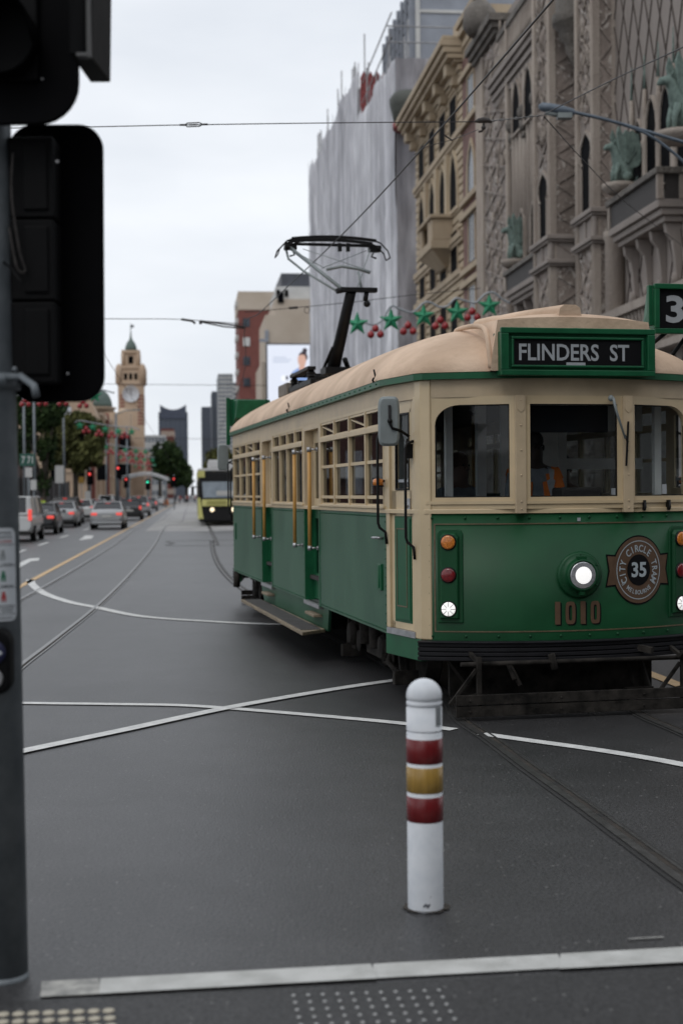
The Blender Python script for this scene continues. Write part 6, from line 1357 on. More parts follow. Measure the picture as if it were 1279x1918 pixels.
k = MB(); a, b = lp(1008, 199), lp(1076, 211); d = (b - a); k.tube([a, a + d * .08, a + d * .3, a + d * .62, a + d * .95, b], [.03, .085, .10, .10, .07, .04], 12); k.v = [Vector(p) for p in k.v]; k.build('lantern', M_LMP, lamp)
k = MB(); k.tube([a + d * .2 + Vector((0, 0, -.09)), a + d * .62 + Vector((0, 0, -.1))], [.05, .06], 10); k.box(*(lambda p: (p.x - .12, p.x + .16, p.y - .1, p.y + .1, p.z - .16, p.z - .06))(a + d * .68)); k.build('lamp_glass', M_GREY, lamp)
# ------------------------------------------------------------------ garlands
M_STAR = mat('garland_star_green', (.02, .24, .115), .45, var=.15, vs=6); M_BALL = mat('garland_bauble_red', (.30, .012, .016), .3, var=.1, vs=5, coat=.4); M_ROPE = mat('garland_tube', (.30, .32, .34), .4, metal=.3)
def star_geo(k, c, r, th=.3):
    c = Vector(c); n = 10; P = []
    for i in range(n): a = math.pi / 2 + i * math.pi / 5; rr = r if i % 2 == 0 else r * .42; P.append(c + Vector((rr * math.cos(a), 0, rr * math.sin(a))))
    f, b = c + Vector((0, -r * th, 0)), c + Vector((0, r * th, 0)); k.add(P + [f, b], [(i, (i + 1) % n, n) for i in range(n)] + [((i + 1) % n, i, n + 1) for i in range(n)])
def garland(label, Y, tube_px, stars, balls, rs, rb, rt=.03, posts=()):
    o = at(*tube_px[0], Y); e = empty('star_garland', o, 0, label, 'garland', 'green star garlands across the street')
    k = MB(); k.tube([p - o for p in catmull([at(x, y, Y) for x, y in tube_px], 6)], rt, 8); k.build('tube', M_ROPE, e)
    for x, y in stars: k = MB(); star_geo(k, at(x, y, Y) - o, rs); k.build('star', M_STAR, e)
    for x, y in balls:
        for dx, dy in ((-1.0, .55), (1.05, .5), (0, -.75)):
            k = MB(); c = at(x, y, Y) - o + Vector((dx * rb * 1.25, 0, -dy * rb * 1.25)); k.ball(c, rb, 14); k.cyl(c + Vector((0, 0, rb * .9)), rb * .25, rb * .35, n=8); k.build('bauble', M_BALL, e)
    return e
garland('large star garland hanging over the tram roof', 42, [(650, 608), (660, 603), (675, 602), (700, 608), (717, 598), (732, 572 + 2), (747, 578), (767, 585), (778, 582), (794, 567), (807, 567), (823, 575), (838, 573), (853, 559), (870, 563), (890, 567), (908, 551), (924, 548), (940, 560), (955, 568)],
        [(669, 607), (732, 600), (793, 592), (856, 585), (916, 573)], [(703, 622), (764, 616), (824, 606), (884, 590)], .37, .11)
garland('star garland whose end shows just right of the signal head', 60, [(20, 742), (60, 736), (100, 744), (140, 734), (178, 728), (215, 736)], [(178, 741), (132, 738), (84, 738)], [(156, 757), (118, 753), (80, 753), (48, 754)], .34, .11)
garland('star garland in front of the leafy tree, third from the camera', 100, [(140, 792), (150, 788), (175, 792), (198, 796), (222, 799), (247, 800), (262, 805)], [(150, 797), (174, 800), (198, 804), (222, 808), (247, 809)], [(162, 806), (186, 812), (210, 815), (234, 816)], .33, .14, .035)
garland('small star garland below the clock tower, fourth from the camera', 140, [(190, 832), (199, 832), (218, 834), (235, 837), (255, 839), (275, 841)], [(199, 838), (218, 840), (235, 843), (255, 845), (273, 846)], [(208, 847), (227, 850), (245, 851), (264, 853)], .34, .16, .04)
garland('small distant star garland, fifth from the camera', 185, [(222, 850), (240, 850), (260, 853), (290, 857)], [(226, 855), (241, 857), (256, 859), (271, 861), (286, 862)], [(233, 861), (248, 864), (263, 866), (278, 868)], .34, .17, .05)
garland('farthest tiny star garland near the dark round tree', 240, [(225, 868), (250, 869), (292, 872)], [(230, 872), (242, 873), (254, 874), (268, 875), (290, 871)], [(236, 874), (262, 876), (280, 878)], .34, .18, .05)
# ------------------------------------------------------------------ vehicles
M_TYRE = mat('tyre', (.012, .012, .012), .85, spec=.2); M_RIM = mat('rim', (.25, .25, .26), .4, metal=.7); M_CGL = mat('car_glass', (.012, .014, .018), .12, spec=.6)
M_LITR = mat('brake_lamp_lit', (.5, .02, .02), .3, emit=(1, .12, .09), es=.6); M_UNLR = mat('tail_lamp_unlit', (.22, .02, .02), .25); M_TRIM = mat('car_trim', (.02, .02, .02), .6, spec=.3); M_NUM = mat('number_plate', (.5, .5, .48), .5); M_HEADL = mat('headlamp_lit', (.9, .8, .6), .3, emit=(1, .82, .55), es=1.2)
def paint(n, c): return mat('car_paint_' + n, c, .3, coat=.6, var=.03, vs=2)
KIN = {'sedan': dict(L=4.6, W=1.8, H=1.45, st=[(0, .5, .82, .76), (.1, .3, .96, .85), (.5, .22, 1.03, .9), (1.2, .2, 1.0, .9), (3.2, .2, .97, .9), (3.6, .2, .92, .88), (4.3, .22, .8, .84), (4.6, .35, .62, .7)], gh=(.75, 3.45, 1.45, 2.65)),
       'hatch': dict(L=4.2, W=1.76, H=1.5, st=[(0, .45, .85, .76), (.08, .3, .98, .84), (.4, .22, 1.02, .88), (2.9, .2, .98, .88), (3.2, .2, .94, .86), (3.9, .22, .8, .82), (4.2, .35, .6, .7)], gh=(.12, 3.1, .6, 2.3)),
       'suv': dict(L=4.6, W=1.85, H=1.7, st=[(0, .5, .95, .8), (.08, .35, 1.08, .88), (.4, .28, 1.12, .92), (3.1, .26, 1.08, .92), (3.5, .26, 1.05, .9), (4.3, .28, .92, .86), (4.6, .4, .75, .74)], gh=(.1, 3.3, .45, 2.5)),
       'van': dict(L=4.7, W=1.7, H=1.78, st=[(0, .45, .95, .78), (.06, .32, 1.05, .84), (.3, .28, 1.08, .85), (3.8, .26, 1.08, .85), (4.4, .28, 1.0, .83), (4.7, .4, .8, .76)], gh=(.06, 4.3, .14, 3.5))}
def car(kind, col, px, label, lit=True, one=False):
    K = KIN[kind]; p = gnd(*px); u = p.x * SA + p.y * CA; v = p.x * CA - p.y * SA - K['W'] / 2
    e = empty('van' if kind == 'van' else 'car', S(v, u), -TH, label, 'van' if kind == 'van' else 'car', 'cars and vans queueing on the left')
    w0 = K['W'] / 2; rows = []
    for y, zb, zd, w in K['st']:
        w = w * w0 / .9; m = (zb + zd) / 2; h = [(w * .82, zb), (w * .97, zb + .1), (w, m), (w * .985, m + (zd - m) * .45), (w * .93, zd - .05), (w * .86, zd), (w * .4, zd + .025)]
        rows.append([(x, y, z) for x, z in h] + [(-x, y, z) for x, z in h[::-1]])
    k = MB(); k.grid(rows, closed=True); k.add(rows[0], [tuple(range(14))[::-1]]); k.add(rows[-1], [tuple(range(14))]); body = k.build('body', col, e)
    y0, y1, y2, y3 = K['gh']; zb = K['st'][3][2] - .04; zr = K['H']; a, b = w0 * .90, w0 * (.70 if kind != 'van' else .8)
    gm = M_CGL
    k = MB(); k.hexa([(-a, y0, zb), (a, y0, zb), (a, y1, zb), (-a, y1, zb)], [(-b, y2, zr - .04), (b, y2, zr - .04), (b, y3, zr - .04), (-b, y3, zr - .04)]); k.build('glasshouse', gm, e, bevel=.05)
    k = MB(); k.box(-b - .015, b + .015, y2 - .06, y3 + .05, zr - .06, zr); [k.bar((s * (a + .005), q0, zb - .02), (s * (b + .01), q1, zr - .03), .08, .06) for s in (-1, 1) for q0, q1 in ((y0 - .01, y2 - .01), (y1, y3), ((y0 + y1) / 2 - .3, (y2 + y3) / 2 - .2))]
    if kind == 'van': k.hexa([(-a - .005, y0 + .9, zb), (-a + .04, y0 + .9, zb), (-a + .04, 3.0, zb), (-a - .005, 3.0, zb)], [(-b - .01, y2 + .9, zr - .05), (-b + .04, y2 + .9, zr - .05), (-b + .04, 2.8, zr - .05), (-b - .01, 2.8, zr - .05)]); k.hexa([(a - .04, y0 + .05, zb), (a + .005, y0 + .05, zb), (a + .005, 3.0, zb), (a - .04, 3.0, zb)], [(b - .04, y2 + .05, zr - .05), (b + .01, y2 + .05, zr - .05), (b + .01, 2.8, zr - .05), (b - .04, 2.8, zr - .05)]); k.box(-.66, .66, -.012, .06, zb, zb + .1); k.box(b - .12, b + .06, y2 - .1, y2 + .1, zb, zr - .04); k.box(-b - .06, -b + .12, y2 - .1, y2 + .1, zb, zr - .04)
    k.build('roof', col, e, bevel=.03)
    k = MB(); k.box(-w0 * .86, w0 * .86, -.05, .12, .28, .42); k.build('bumper', M_TRIM if kind in ('van', 'suv') or not one else col, e, bevel=.03)
    for s in (-1, 1):
        zl = K['st'][1][2] - .17; k = MB(); m = M_LITR if lit else M_UNLR
        if kind in ('van', 'suv', 'hatch'): k.box(s * w0 * .84 - .07, s * w0 * .84 + .07, -.02, .16, zl - .05, zl + (.38 if kind == 'van' else .2))
        else: k.box(s * w0 * .72 - .16, s * w0 * .72 + .15, -.01, .22, zl - .06, zl + .08)
        k.build('tail_light', m, e, bevel=.02)
        for y in (.85, K['L'] - .95):
            k = MB(); k.cyl((s * (w0 - .2), y, .32), .32, s * .2, 'x', 20); wh = k.build('wheel', M_TYRE, e, bevel=.02); k = MB(); k.cyl((s * (w0 - .01), y, .32), .2, s * .015, 'x', 14); k.build('rim', M_RIM, wh)
        k = MB(); k.box(s * (w0 + .09) - .09, s * (w0 + .09) + .09, y1 - .45, y1 - .35, zb + .02, zb + .16); k.build('side_mirror', col, e, bevel=.02)
    k = MB(); zp = .62 if kind == 'sedan' and one else .62; k.box(-.25, .25, -.03, .02, zp, zp + .13); k.build('number_plate', M_NUM, e)
    if lit: k = MB(); k.box(-.12, .12, y2 - .09, y2 - .05, zr - .12, zr - .08); k.build('brake_light', M_LITR, e)
    return e
PW_, PK, PS, PG = paint('white', (.55, .56, .56)), paint('black', (.012, .013, .015)), paint('silver', (.33, .34, .35)), paint('grey', (.14, .145, .15))
car('van', PW_, (64, 1015), 'white delivery van nearest the camera, partly behind the signal pole')
car('sedan', paint('charcoal', (.035, .037, .04)), (106, 1001), 'dark sedan with lit tail lights right in front of the white van')
car('sedan', PS, (143, 988), 'silver sedan in the kerbside queue ahead of the dark sedan')
car('suv', PK, (150, 982), 'black four wheel drive ahead of the silver kerbside sedan')
car('hatch', PW_, (176, 976), 'white hatchback fifth in the kerbside queue')
car('sedan', PS, (233, 991), 'silver sedan alone in the lane beside the yellow line', one=True)
car('hatch', PK, (267, 974), 'black hatchback just ahead of the silver sedan by the yellow line')
car('suv', PS, (281, 967), 'silver four wheel drive ahead of the black hatchback')
car('hatch', PG, (295, 957), 'small grey hatchback farthest along the yellow line')
for (x, y), k_, c_, l_ in (((200, 966), 'sedan', PW_, 'white sedan in the kerbside queue behind the silver sedan roof'), ((214, 959), 'van', PW_, 'white van deep in the kerbside queue'), ((228, 955), 'suv', PG, 'grey four wheel drive deep in the kerbside queue'), ((243, 951), 'sedan', PK, 'black sedan near the far traffic lights'), ((306, 948), 'sedan', PW_, 'tiny white sedan at the far junction'), ((296, 951), 'hatch', PS, 'tiny silver hatchback at the far junction')): car(k_, c_, (x, y), l_, lit=(x in (200, 243)))
# ------------------------------------------------------------------ second tram
M_TYEL = mat('tram_yellow_panel', (.52, .50, .16), .5, col2=(.60, .57, .22), vs=2); M_TADV = mat('tram_side_advert', (.12, .12, .09), .5, col2=(.50, .46, .25), vs=1.6, ramp=(.45, .55)); M_TWH = mat('tram_white_roof', (.5, .5, .5), .5, var=.1, vs=1)
t2 = empty('modern_tram', S(1.68, 80.5), -TH, 'black and yellow modern tram with white roof approaching behind the green tram', 'tram')
k = MB(); k.box(-1.32, 1.32, .35, 20, .35, 3.15); k.build('body', M_TADV, t2, bevel=.06)
k = MB(); k.hexa([(-1.2, -.1, .25), (1.2, -.1, .25), (1.32, .5, .25), (-1.32, .5, .25)], [(-1.25, .15, 3.05), (1.25, .15, 3.05), (1.32, .5, 3.05), (-1.32, .5, 3.05)]); k.build('front', M_BLK, t2, bevel=.08)
k = MB(); k.hexa([(-1.05, -.09, 1.6), (1.05, -.09, 1.6), (1.05, .1, 1.6), (-1.05, .1, 1.6)], [(-1.1, .055, 2.5), (1.1, .055, 2.5), (1.1, .2, 2.5), (-1.1, .2, 2.5)]); k.build('windscreen', mat('tram_windscreen', (.22, .26, .30), .3, var=.2, vs=2), t2)
k = MB(); k.box(-.3, .8, -.1, -.06, 1.72, 1.98); k.build('windscreen_notice', M_PALE, t2)
k = MB(); k.hexa([(-1.12, -.15, 1.12), (.55, -.15, 1.12), (.55, -.05, 1.12), (-1.12, -.05, 1.12)], [(-1.12, -.13, 1.5), (.55, -.13, 1.5), (.55, -.03, 1.5), (-1.12, -.03, 1.5)]); k.build('front_panel', M_TYEL, t2, bevel=.02)
k = MB(); k.box(-.85, .25, -.165, -.15, 1.2, 1.42); k.build('panel_lettering', mat('panel_ink', (.34, .32, .10), .5), t2)
k = MB(); k.hexa([(-1.3, .0, .4), (-1.05, -.12, .4), (-1.05, .1, .4), (-1.35, .5, .4)], [(-1.34, .1, 1.6), (-1.22, -.02, 1.6), (-1.22, .1, 1.6), (-1.36, .5, 1.6)]); k.box(-1.34, -.95, .05, .6, 2.75, 3.12); k.box(-1.33, -1.31, .5, 20, 2.75, 3.1); k.build('corner_panel', M_TYEL, t2)
k = MB(); k.box(-1.34, 1.34, .1, 20, 3.1, 3.25); rf = k.build('roof', M_TWH, t2, bevel=.05); k = MB(); k.box(-.75, 1.1, .8, 4.5, 3.25, 3.75); k.build('roof_unit', M_TWH, rf, bevel=.1)
for s in (-.55, .62): k = MB(); k.lathe([(0, 0), (.12, 0), (.11, .04), (0, .06)], (s, -.14, .92), 16, (0, -1, 0)); k.build('headlight', M_HEADL, t2)
for i in range(6): k = MB(); k.box(-1.35, -1.325, 1.2 + i * 3.1, 3.6 + i * 3.1, 1.5, 2.6); k.build('side_window', M_CGL, t2)
k = MB(); k.tube([(-1.3, .2, 2.2), (-1.6, -.1, 2.2)], .03); k.box(-1.72, -1.55, -.15, -.05, 1.75, 2.25); k.build('mirror', M_BLK, t2)
# ------------------------------------------------------------------ trees
def foliage_mat(name, c1, c2): return mat(name, c1, .75, col2=c2, vs=.9, spec=.15, coords='Object')
M_FOL = foliage_mat('foliage_olive', (.032, .038, .014), (.15, .155, .055)); M_FOLD = foliage_mat('foliage_dark', (.012, .026, .011), (.045, .075, .024)); M_BARK = mat('bark', (.06, .05, .04), .9, var=.3, vs=3, bump=.4, bs=10)
def tree(name, label, base, H, lumps, n, leaf, fm, seed, trunk_r=.25, group='street trees', lean=0):
    random.seed(seed); e = empty(name, base, 0, label, 'tree', group); k = MB()
    zc = min(l[2] - l[5] * .6 for l in lumps); top = Vector((lean, 0, zc + .3)); k.tube([(0, 0, -.05), (lean * .3, .05, zc * .5), top], [trunk_r, trunk_r * .75, trunk_r * .55], 10)
    for l in lumps: c = Vector(l[:3]); k.tube([top * .9, top.lerp(c, .5) + Vector((random.uniform(-.2, .2), 0, .1)), c], [trunk_r * .45, trunk_r * .28, trunk_r * .1], 6)
    k.build('trunk', M_BARK, e); k = MB(); tot = sum(l[3] * l[4] * l[5] for l in lumps)
    for l in lumps:
        for _ in range(max(20, int(n * l[3] * l[4] * l[5] / tot))):
            d = Vector((random.gauss(0, 1), random.gauss(0, 1), random.gauss(0, 1))).normalized(); r = random.random() ** .45 * (1 + .25 * mnoise.noise(d * 2.2 + Vector(l[:3])))
            c = Vector((l[0] + d.x * r * l[3], l[1] + d.y * r * l[4], l[2] + d.z * r * l[5]))
            if mnoise.noise(c * .9 + Vector((seed, 0, 0))) < -.22: continue
            a = Vector((random.gauss(0, 1), random.gauss(0, 1), random.gauss(0, 1))).normalized(); b = a.orthogonal().normalized(); s = leaf * random.uniform(.5, 1.2); q = a.cross(b)
            k.add([c - b * s, c - q * s * .5, c + b * s, c + q * s * .5], [(0, 1, 2, 3)])
    k.build('crown', fm, e); return e
def pxl(x, y, Y, base, r): p = at(x, y, Y) - base; return p.x, random.uniform(-.6, .6), p.z
def ptree(name, label, bx, Y, blobs, n, leaf, fm, seed, tr=.22, by=None, lean=0):
    b = at(bx, 900, Y); b.z = 0; s = Y / FPX; L_ = []; random.seed(seed)
    for x, y, rx, ry in blobs: p = at(x, y, Y) - b; L_.append((p.x, random.uniform(-1, 1), p.z, rx * s, rx * s * .9, ry * s))
    return tree(name, label, b, 0, L_, n, leaf, fm, seed, tr, lean=lean)
ptree('street_tree', 'dark leafy tree at the left edge behind the green street sign', 84, 100, [(45, 790, 34, 40), (84, 775, 34, 36), (60, 735, 55, 40), (88, 830, 20, 45), (84, 890, 15, 42), (38, 850, 20, 26), (110, 770, 24, 30)], 12000, .20, M_FOLD, 11, .25)
ptree('street_tree', 'pale olive leafy tree with open crown left of the clock tower', 142, 122, [(128, 808, 44, 36), (165, 818, 34, 38), (108, 850, 30, 34), (150, 856, 38, 30), (182, 850, 18, 34), (92, 840, 22, 34), (150, 788, 32, 18)], 14000, .24, M_FOL, 12, .3)
ptree('street_tree', 'thin dark tree close to the signal pole beside the shop', 40, 110, [(36, 775, 22, 45), (42, 830, 18, 30)], 3000, .16, M_FOLD, 13, .1)
ptree('plane_tree', 'dark round tree at the end of the street, under the flared tower', 300, 300, [(302, 858, 20, 30), (322, 862, 24, 30), (340, 880, 18, 22), (318, 845, 18, 20), (298, 880, 18, 20)], 6000, .5, M_FOLD, 14, .5)
ptree('plane_tree', 'second dark tree beyond the round one, trailing right to the sky gap', 350, 340, [(345, 888, 16, 20), (352, 900, 12, 14), (330, 895, 20, 18)], 3000, .5, M_FOLD, 15, .5)
ptree('plane_tree', 'olive tree between the far towers and the second tram', 402, 260, [(402, 862, 18, 22), (418, 858, 18, 22), (392, 876, 12, 14), (425, 875, 14, 20)], 4500, .4, M_FOL, 16, .4)
# ------------------------------------------------------------------ people
def skin_body(joints, bones, rad, matf, mats, name, sub=1):
    me = bpy.data.meshes.new(name); me.from_pydata(joints, bones, []); o = bpy.data.objects.new(name, me); COL.objects.link(o)
    m = o.modifiers.new('s', 'SKIN'); m.use_smooth_shade = True
    for i, r in enumerate(rad): me.skin_vertices[0].data[i].radius = r if isinstance(r, tuple) else (r, r)
    me.skin_vertices[0].data[0].use_root = True; sb = o.modifiers.new('b', 'SUBSURF'); sb.levels = sb.render_levels = sub
    bpy.context.view_layer.update(); m2 = bpy.data.meshes.new_from_object(o.evaluated_get(bpy.context.evaluated_depsgraph_get())); bpy.data.objects.remove(o); bpy.data.meshes.remove(me)
    m2.materials.clear(); [m2.materials.append(q) for q in mats]
    for p in m2.polygons: p.material_index = matf(p.center); p.use_smooth = True
    r = bpy.data.objects.new(name, m2); COL.objects.link(r); return r
M_SKIN = mat('skin', (.20, .11, .075), .6, var=.06, vs=20); M_SKIND = mat('skin_dark', (.035, .02, .014), .6); M_HAIR = mat('hair_dark', (.012, .009, .008), .7); M_HAIRR = mat('hair_auburn', (.07, .028, .014), .7, var=.3, vs=30)
M_NAV = mat('cloth_navy', (.02, .025, .045), .9); M_CGR = mat('cloth_grey', (.22, .24, .26), .9, var=.15, vs=10, bump=.3, bs=20); M_CWH = mat('cloth_white', (.5, .5, .5), .9); M_CRD = mat('cloth_red', (.3, .03, .03), .9); M_TRS = mat('trousers', (.02, .02, .022), .9); M_ORV = mat('vest_orange', (.80, .20, .03), .8, var=.08, vs=12, bump=.2, bs=20); M_REFL = mat('vest_reflective', (.42, .44, .45), .5, var=.1, vs=30); M_YLV = mat('vest_yellow', (.4, .55, .05), .8)
STJ = [(0, 0, .95), (0, 0, 1.15), (0, -.01, 1.38), (0, -.01, 1.5), (0, -.03, 1.58), (0, -.02, 1.68), (-.18, 0, 1.41), (-.24, .02, 1.13), (-.24, -.06, .88), (-.25, -.08, .79), (.18, 0, 1.41), (.24, .02, 1.13), (.24, -.06, .88), (.25, -.08, .79), (-.09, 0, .9), (-.10, -.05, .5), (-.10, .05, .09), (-.10, -.1, .04), (.09, 0, .9), (.10, .08, .5), (.10, .2, .1), (.10, .05, .04)]
STB = [(0, 1), (1, 2), (2, 3), (3, 4), (4, 5), (2, 6), (6, 7), (7, 8), (8, 9), (2, 10), (10, 11), (11, 12), (12, 13), (0, 14), (14, 15), (15, 16), (16, 17), (0, 18), (18, 19), (19, 20), (20, 21)]
STR = [(.15, .11), (.13, .1), (.16, .11), .055, (.075, .09), (.07, .085), .06, .045, .033, .03, .06, .045, .033, .03, .085, .06, .045, .035, .085, .06, .045, .035]
def standing(shirt, trs, hair, name='person'):
    e = empty(name, (0, 0, 0)); b = skin_body(STJ, STB, STR, lambda c: 0 if c.z > 1.47 or (abs(c.x) > .19 and c.z < .92 and c.z > .7) else (1 if c.z > .93 else 2), [M_SKIN, shirt, trs], 'body'); b.parent = e
    k = MB(); k.ball((0, 0.01, 1.67), .1, 12, sc=(.85, 1, .95)); h = k.build('hair', hair, e); return e
protos = [standing(M_NAV, M_TRS, M_HAIR), standing(M_CWH, M_NAV, M_HAIRR), standing(M_CRD, M_TRS, M_HAIR)]
random.seed(21); spots = [(300 + i * 4.6 + random.uniform(-1.5, 1.5), 942.5 + random.uniform(-1, 1.5), i % 3) for i in range(15)]
lbl = ['pedestrian in dark clothing crossing far down the street', 'pedestrian in white top crossing far down the street', 'pedestrian in red top crossing far down the street']; used = set()
for x, y, j in spots:
    o = protos[j] if j not in used else copy_tree(protos[j]); used.add(j); p = gnd(x + 30, y); o.location = (p.x, p.y, .0); o.rotation_euler[2] = random.uniform(0, 6.28); tag(o, lbl[j], 'person', 'people crossing far down the street')
o = standing(M_YLV, M_NAV, M_HAIR); tag(o, 'person in yellow vest on the left footpath behind the white van', 'person'); p = at(79, 930, 88); o.location = (p.x, p.y, .02)
# tram driver, seated -------------------------------------------------------------
def TWr(b, a, z): return TW(b, a, z)
def seated(loc, rot, shirt, skin, trs, hair, label, vest=False):
    e = empty('person', loc, rot, label, 'person')
    J = [(0, 0, .12), (0, .02, .32), (0, .02, .52), (0, .0, .64), (0, -.02, .72), (0, -.01, .83), (-.19, .02, .55), (-.25, -.06, .3), (-.16, -.34, .28), (-.13, -.43, .30), (.19, .02, .55), (.25, -.06, .3), (.2, -.34, .28), (.17, -.43, .30), (-.1, -.02, .1), (-.13, -.45, .1), (-.13, -.43, -.33), (-.13, -.56, -.37), (.1, -.02, .1), (.13, -.45, .1), (.13, -.43, -.33), (.13, -.56, -.37)]
    R_s = [(.16, .12), (.14, .11), (.17, .12), .06, (.078, .095), (.072, .088), .07, .05, .036, .034, .07, .05, .036, .034, .09, .07, .05, .04, .09, .07, .05, .04]
    b = skin_body(J, STB, R_s, lambda c: 0 if c.z > .605 or c.y < -.32 and c.z > .2 else (1 if c.z > .16 else 2), [skin, shirt, trs], 'body', 2); b.parent = e
    k = MB(); k.ball((0, .015, .845), .098, 16, sc=(.86, 1.02, .92)); k.build('hair', hair, e)
    k = MB(); k.lathe([(.022, 0), (.012, .03), (0, .034)], (0, -.105, .775), 8, (0, -1, -.2)); k.build('nose', skin, e)
    for s in (-1, 1):
        k = MB(); k.ball((s * .033, -.098, .805), .010, 8); k.build('eye', M_HAIR, e); k = MB(); k.ball((s * .084, .0, .785), .024, 8, sc=(.4, .8, 1.2)); k.build('ear', skin, e)
        for i in range(5): k = MB(); x = s * (.15 + (i - 2) * .014); k.tube([(x, -.43, .305), (x * .98, -.475 + abs(i - 2) * .006, .30), (x * .95, -.49 + abs(i - 2) * .006, .275)], [.010, .009, .007], 6); k.build('finger', skin, e)
    if vest:
        bm = b.data; vs = []; fs = []; ms = []
        nrm = [v.normal.copy() for v in bm.vertices]
        for p in bm.polygons:
            c = p.center
            if .2 < c.z < .60 and abs(c.x) < .235 and not (c.y < -.05 and abs(c.x) < .035 + (c.z - .3) * .22) and c.y > -.17:
                o = len(vs); vs += [bm.vertices[i].co + nrm[i] * .014 for i in p.vertices]; fs.append(tuple(range(o, o + len(p.vertices))))
                ms.append(1 if (.10 < abs(c.x) < .15) or .3 < c.z < .34 else 0)
        k = MB(); k.add(vs, fs, 0, True); k.m = ms; k.build('safety_vest', [M_ORV, M_REFL], e)
    return e
drv = seated(TW(.03, 1.05, 1.40), -PHI, M_CGR, M_SKIND, M_TRS, M_HAIR, 'tram driver in an orange safety vest behind the centre windscreen', True)
seated(TW(-.42, 1.85, 1.24), -PHI + .4, M_CGR, M_SKIN, M_TRS, M_HAIRR, 'passenger with auburn hair and grey shirt behind the left windscreen')
seated(TW(.72, 2.2, 1.22), -PHI + R_(180), M_NAV, M_SKIN, M_TRS, M_HAIR, 'passenger in dark clothes behind the right windscreen')
# ------------------------------------------------------------------ street furniture on the left
def spole(x, Y, ytop, r, label, name='lamp_post', cat='pole', arm=0):
    b = at(x, 900, Y); b.z = .1; e = empty(name, b, 0, label, cat, 'poles along the left footpath'); z = at(x, ytop, Y).z - .1; k = MB(); k.tube([(0, 0, -.1), (0, 0, z)], [r, r * .7], 10); k.build('pole', M_GALV, e)
    if arm: k = MB(); k.tube([(0, 0, z - .05), (arm * .5, 0, z + .25), (arm, 0, z + .3)], .05, 8); k.box(arm - .1, arm + .5, -.12, .12, z + .24, z + .36); k.build('lantern', M_GREY, e)
    return e, b
spole(47, 74, 700, .085, 'grey pole behind the green street sign', 'sign_post'); spole(66, 78, 690, .09, 'tall grey pole just right of the green street sign'); spole(121, 105, 762, .10, 'grey pole in front of the olive tree'); spole(219, 118, 775, .13, 'thick grey pole in front of the clock tower base', arm=1.5); spole(239, 150, 800, .1, 'thin pole right of the thick one'); spole(200, 160, 820, .09, 'thin pole left of the thick one')
def sign(x0, x1, y0, y1, Y, m, label, text=None, tm=None, name='street_sign'):
    a, b = at(x0, y1, Y), at(x1, y0, Y); c = (a + b) / 2; e = empty(name, (c.x, c.y, a.z), 0, label, 'sign'); w, h = (b.x - a.x) / 2, b.z - a.z
    k = MB(); k.box(-w, w, -.03, .03, 0, h); k.build('board', m, e, bevel=.01)
    k = MB(); k.cyl((0, .06, -a.z), .04, a.z + h * .9, n=8); k.build('post', M_GALV, e)
    if text: k = MB(); put_text(k, text, (0, -.035, h / 2), (1, 0, 0), (0, 0, 1), bold=.02, fit=(w * 1.5, h * .6)); k.build('lettering', tm, e)
sign(38, 66, 850, 873, 73, mat('sign_green', (.006, .075, .05), .4), 'green street sign with white characters near the left edge', '7 71', M_PALE)
sign(48, 61, 876, 894, 73, M_PALE, 'white parking sign directly under the green street sign'); sign(58, 69, 899, 918, 72, M_PALE, 'lower white sign beside the white van roof')
sign(104, 120, 872, 905, 100, M_PALE, 'white banner board on a post in front of the trees', name='banner_board')
sign(148, 158, 893, 905, 130, mat('sign_ochre', (.30, .18, .03), .5), 'small ochre sign left of the red traffic light'); sign(160, 170, 920, 936, 115, M_PALE, 'small white board above the queueing cars')
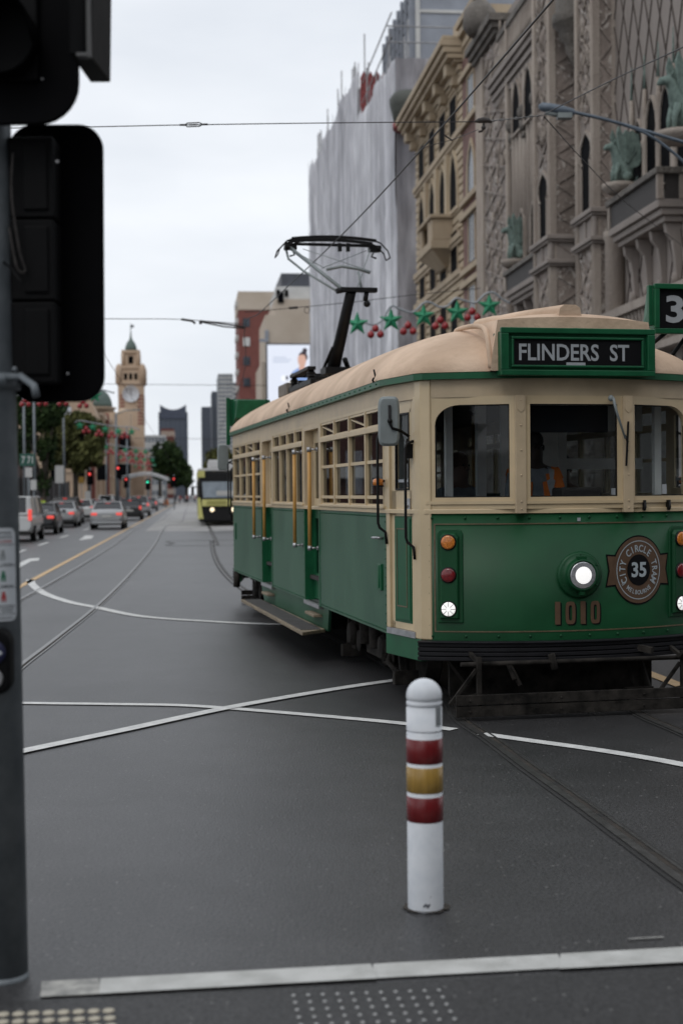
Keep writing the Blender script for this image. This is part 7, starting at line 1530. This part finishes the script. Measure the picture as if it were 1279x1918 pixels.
def sig(x, y, Y, m, label):
    p = at(x, y, Y); e = empty('traffic_light', (p.x, p.y, .0), 0, label, 'traffic light', 'distant traffic lights'); k = MB(); k.cyl((0, .1, 0), .06, p.z + .5, n=8); k.build('pole', M_GALV, e)
    k = MB(); k.box(-.28, .28, 0, .06, p.z - .9, p.z + .35); k.box(-.15, .15, -.15, 0, p.z - .8, p.z + .25); h = k.build('signal_head', M_SIGB, e, bevel=.03); k = MB(); k.lathe([(.105, 0), (.08, .04), (0, .06)], (0, -.15, p.z), 14, (0, -1, 0)); k.build('lit_lens', m, h)
M_SR = mat('signal_red_lit', (.6, .03, .03), .4, emit=(1, .09, .08), es=1.1); M_SG = mat('signal_green_lit', (.03, .5, .3), .4, emit=(.05, .8, .45), es=2)
for x, y, Y, m, l in ((169, 888, 120, M_SR, 'red traffic light left of the thick grey pole'), (222, 877, 118, M_SR, 'highest red traffic light, on the thick grey pole'), (237, 898, 150, M_SR, 'red traffic light above the silver sedan'), (277, 903, 165, M_SG, 'green traffic light above the farthest hatchback'), (326, 897, 170, M_SR, 'red traffic light left of the second tram')): sig(x, y, Y, m, l)
p = gnd(312, 946); e = empty('barrier', (p.x, p.y, 0), 0, 'small orange barrier standing at the far end of the yellow line', 'barrier'); k = MB(); k.hexa([(-.45, -.25, 0), (.45, -.25, 0), (.45, .25, 0), (-.45, .25, 0)], [(-.3, -.1, 1.0), (.3, -.1, 1.0), (.3, .1, 1.0), (-.3, .1, 1.0)]); k.build('body', mat('barrier_orange', (.42, .13, .03), .6), e, bevel=.05)
a = at(232, 914, 175); b = at(318, 905, 205); e = empty('tram_shelter', (a.x, a.y, 0), 0, 'white canopied tram shelter beyond the queueing cars', 'shelter'); d = b - a; k = MB()
rows = [[(d.x * t, d.y * t + s * 2, 4.1 + .7 * math.sin(t * 3.1) - .15 * s * s) for s in (-1, -.5, 0, .5, 1)] for t in np.linspace(0, 1, 9)]; k.grid(rows); k.grid([[(p[0], p[1], p[2] - .25) for p in r] for r in rows]); k.build('canopy', M_TWH, e)
for t in (.1, .5, .9): k = MB(); k.cyl((d.x * t, d.y * t, 0), .12, 4.2, n=8); k.build('post', M_GALV, e)
